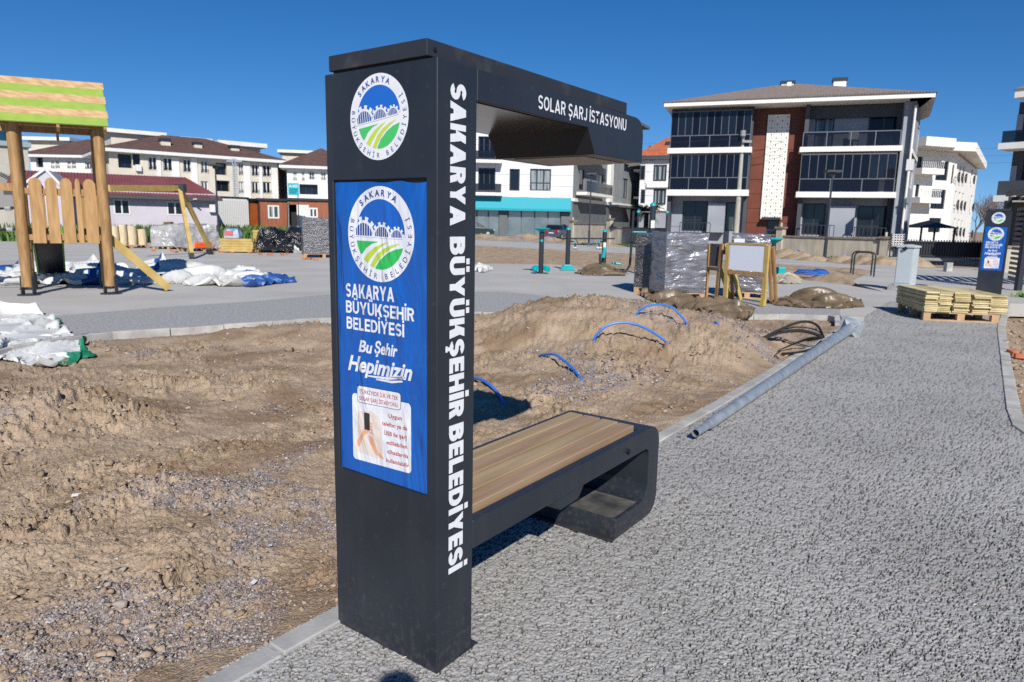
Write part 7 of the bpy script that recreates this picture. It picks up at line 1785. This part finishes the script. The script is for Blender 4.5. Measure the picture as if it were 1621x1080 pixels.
# clutter seen through the balcony rails
r = FA.pr(1344, 206, 1360, 232, d=-.5); q = FA.P(r[0], FA.pr(1266, 232, 1428, 240)[3], -.5); T = thing('balcony_chair', 'white patterned chair on the upper right balcony of the apartment block', 'chair', q)
part('seat', white_metal, T, FA, (r[0], r[1], q.z + .40, q.z + .46), -.85, -.4); part('backrest', white_metal, T, FA, (r[0], r[1], q.z + .46, q.z + 1.0), -.88, -.83)
for a_ in (r[0] + .02, r[1] - .06):
    for d_ in (-.84, -.44): part('leg', white_metal, T, FA, (a_, a_ + .04, q.z + .005, q.z + .40), d_, d_ + .04)
r = FA.pr(1390, 216, 1415, 230, d=-.4); T = thing('balcony_cushions', 'pale blue cushions heaped on the upper right balcony of the apartment block', 'cushions', FA.P(r[0], q.z, -.4)); lumpy('cushion', T, FA, (r[0], r[1], q.z + .01, q.z + .55), -.9, -.35, mat('pale_blue_cloth', (.25, .40, .45), .8), .1, 2, 3, taper=.5, nseg=7)
# straw and splinters blown over the path
rs = random.Random(21); m_ = MB()
for k in range(150):
    y = 1 / rs.uniform(1 / 9., 1 / 2.1); x = rs.uniform(-.35, .78) * y; a = rs.uniform(0, 6.28); L_ = rs.uniform(.008, .03); c = Vector((x, y, .006))
    if not in_poly(np.array([x]), np.array([y]), PP)[0]: continue
    u_ = Vector((math.cos(a), math.sin(a), .1)) * L_; v_ = Vector((-math.sin(a), math.cos(a), 0)) * .0018; w_ = v_ * .7 + Vector((0, 0, .0025)) + u_ * .5
    m_.add([c - v_, c + v_, c + u_ + v_ * .6, c + u_ - v_ * .6, c + w_], [(0, 1, 2, 3), (0, 1, 4), (1, 2, 4), (2, 3, 4), (3, 0, 4)])
tag(m_.build('straw', mat('pale_straw', (.48, .42, .32), .7, col2=(.62, .60, .55), scale=9)), 'pale bits of straw and splinters scattered on the grey path', 'straw', kind='stuff')
# overhead wires on the utility pole
T = bpy.data.objects['utility_pole']; p = T.location; zt = atY(1176, 214, 46.5).z
for k in range(3):
    for q in (Vector((p.x - 26, p.y + 9, zt + .3 - k * .5)), Vector((p.x + 24, p.y + 2.5, zt + .2 - k * .5))):
        a = Vector((p.x, p.y - .1, zt - .2 - k * .45)); pts = [a.lerp(q, i / 14) - Vector((0, 0, 2.0 * (i / 14) * (1 - i / 14))) for i in range(15)]
        m_ = MB(); m_.tube(pts, .009, 4); m_.build('wire', lamp_metal, T)

# person taking the photograph: stands behind the viewpoint, the head's shadow falls at the foot of the kiosk
def skin_body(name, J, E, m_, parent=None, sub=2, root=0):
    me = bpy.data.meshes.new(name); me.from_pydata([j[:3] for j in J], E, []); o = bpy.data.objects.new(name, me); COL.objects.link(o); me.materials.append(m_)
    sk = o.modifiers.new('skin', 'SKIN'); sk.use_smooth_shade = True
    if not me.skin_vertices: me.attributes.new('skin', 'FLOAT', 'POINT') if False else None
    bm = bmesh.new(); bm.from_mesh(me); ly = bm.verts.layers.skin.verify(); bm.verts.ensure_lookup_table()
    for v, j in zip(bm.verts, J):
        v[ly].radius = (j[3], j[4] if len(j) > 4 else j[3]); v[ly].use_root = (v.index == root)
    bm.to_mesh(me); bm.free()
    ss = o.modifiers.new('sub', 'SUBSURF'); ss.levels = sub; ss.render_levels = sub
    if parent is not None: o.parent = parent
    return o
pf = Vector((0.0, -.26, 0)); PT = thing('person', 'person taking the photograph, seen only as the head shadow at the foot of the kiosk', 'person', pf)
cloth_m = mat('dark_jacket', (.03, .035, .05), .85, col2=(.045, .05, .065), scale=20); skin_m = mat('skin', (.48, .28, .19), .55); hair_m = mat('dark_hair', (.02, .014, .01), .7); jean = mat('jeans', (.03, .045, .09), .9)
J = [(0, 0, .98, .15, .11), (0, .0, 1.2, .15, .105), (0, -.01, 1.40, .17, .10), (0, .02, 1.52, .062), (0, .05, 1.60, .065), (0, .06, 1.70, .075, .095), (0, .045, 1.76, .07, .085),
     (-.19, -.01, 1.43, .065), (-.27, .02, 1.20, .05), (-.15, .17, 1.40, .038), (-.10, .195, 1.50, .032), (.19, -.01, 1.43, .065), (.27, .02, 1.20, .05), (.15, .17, 1.40, .038), (.10, .195, 1.50, .032),
     (-.10, 0, .90, .095), (-.12, .03, .50, .065), (-.13, 0, .09, .048), (-.14, .15, .04, .04), (.10, 0, .90, .095), (.12, .03, .50, .065), (.13, 0, .09, .048), (.14, .15, .04, .04)]
E_ = [(0, 1), (1, 2), (2, 3), (3, 4), (4, 5), (5, 6), (2, 7), (7, 8), (8, 9), (9, 10), (2, 11), (11, 12), (12, 13), (13, 14), (0, 15), (15, 16), (16, 17), (17, 18), (0, 19), (19, 20), (20, 21), (21, 22)]
body = skin_body('body', J, E_, skin_m, PT)
J2 = [(0, 0, .93, .165, .125), (0, 0, 1.2, .16, .118), (0, -.01, 1.41, .178, .112), (-.19, -.01, 1.43, .078), (-.27, .02, 1.20, .063), (-.155, .165, 1.39, .05), (.19, -.01, 1.43, .078), (.27, .02, 1.20, .063), (.155, .165, 1.39, .05)]
skin_body('jacket', J2, [(0, 1), (1, 2), (2, 3), (3, 4), (4, 5), (2, 6), (6, 7), (7, 8)], cloth_m, PT)
J3 = [(0, 0, .96, .155, .118), (-.10, 0, .88, .108), (-.12, .03, .50, .078), (-.13, 0, .12, .062), (.10, 0, .88, .108), (.12, .03, .50, .078), (.13, 0, .12, .062)]
skin_body('trousers', J3, [(0, 1), (1, 2), (2, 3), (0, 4), (4, 5), (5, 6)], jean, PT)
b = MB()
for s in (-1, 1): b.box((s * .135 - .05, -.07, 0.005), (s * .135 + .05, .22, .085))
b.build('shoes', mat('dark_shoes', (.02, .02, .02), .6), PT, local=True, bevel=.025)
def blob(name, c, r, m_, sub=3, cut=None):
    v, f = ico(sub); v = v * np.array(r) + np.array(c); me = bpy.data.meshes.new(name); me.from_pydata(v.tolist(), [], f.tolist()); me.materials.append(m_); me.polygons.foreach_set('use_smooth', [True] * len(f)); o = bpy.data.objects.new(name, me); COL.objects.link(o); o.parent = PT; return o
blob('hair', (0, .035, 1.752), (.088, .10, .085), hair_m)
for s in (-1, 1):
    blob('ear', (s * .083, .045, 1.69), (.012, .022, .032), skin_m, 2); blob('eye', (s * .032, .140, 1.705), (.013, .012, .010), mat('eye_white', (.7, .7, .7), .2), 2)
blob('nose', (0, .152, 1.675), (.014, .022, .026), skin_m, 2); blob('mouth', (0, .135, 1.635), (.026, .012, .008), mat('lips', (.4, .14, .12), .5), 2)
for s in (-1, 1):
    pm = Vector((s * .092, .198, 1.545)); h = blob('hand', pm, (.020, .030, .045), skin_m, 2)
    for k, L_ in enumerate((.062, .072, .068, .054)):
        a = pm + Vector((-s * .004, .022, .030 - k * .020)); b = MB(); b.tube([a, a + Vector((-s * .012, .018, .002)), a + Vector((-s * .034, .022, .0)), a + Vector((-s * L_, .018, -.002))], [.0085, .0085, .0078, .0062], 8); b.build('finger', skin_m, h, smooth=True, local=True)
    a = pm + Vector((0, -.01, .03)); b = MB(); b.tube([a, a + Vector((-s * .02, -.008, .02)), a + Vector((-s * .045, -.006, .022))], [.011, .010, .008], 8); b.build('thumb', skin_m, h, smooth=True, local=True)
CT = thing('held_camera', 'black camera held at eye level by the person behind the viewpoint', 'camera', (0, 0, CAM_H))
b = MB(); b.box((-.068, -.075, -.048), (.068, -.030, .040)); b.build('camera_body', black_rubber, CT, local=True, bevel=.008); b = MB(); b.tube([(0, -.030, 0), (0, -.006, 0)], .034, 20); b.build('lens', lamp_metal, CT, local=True)
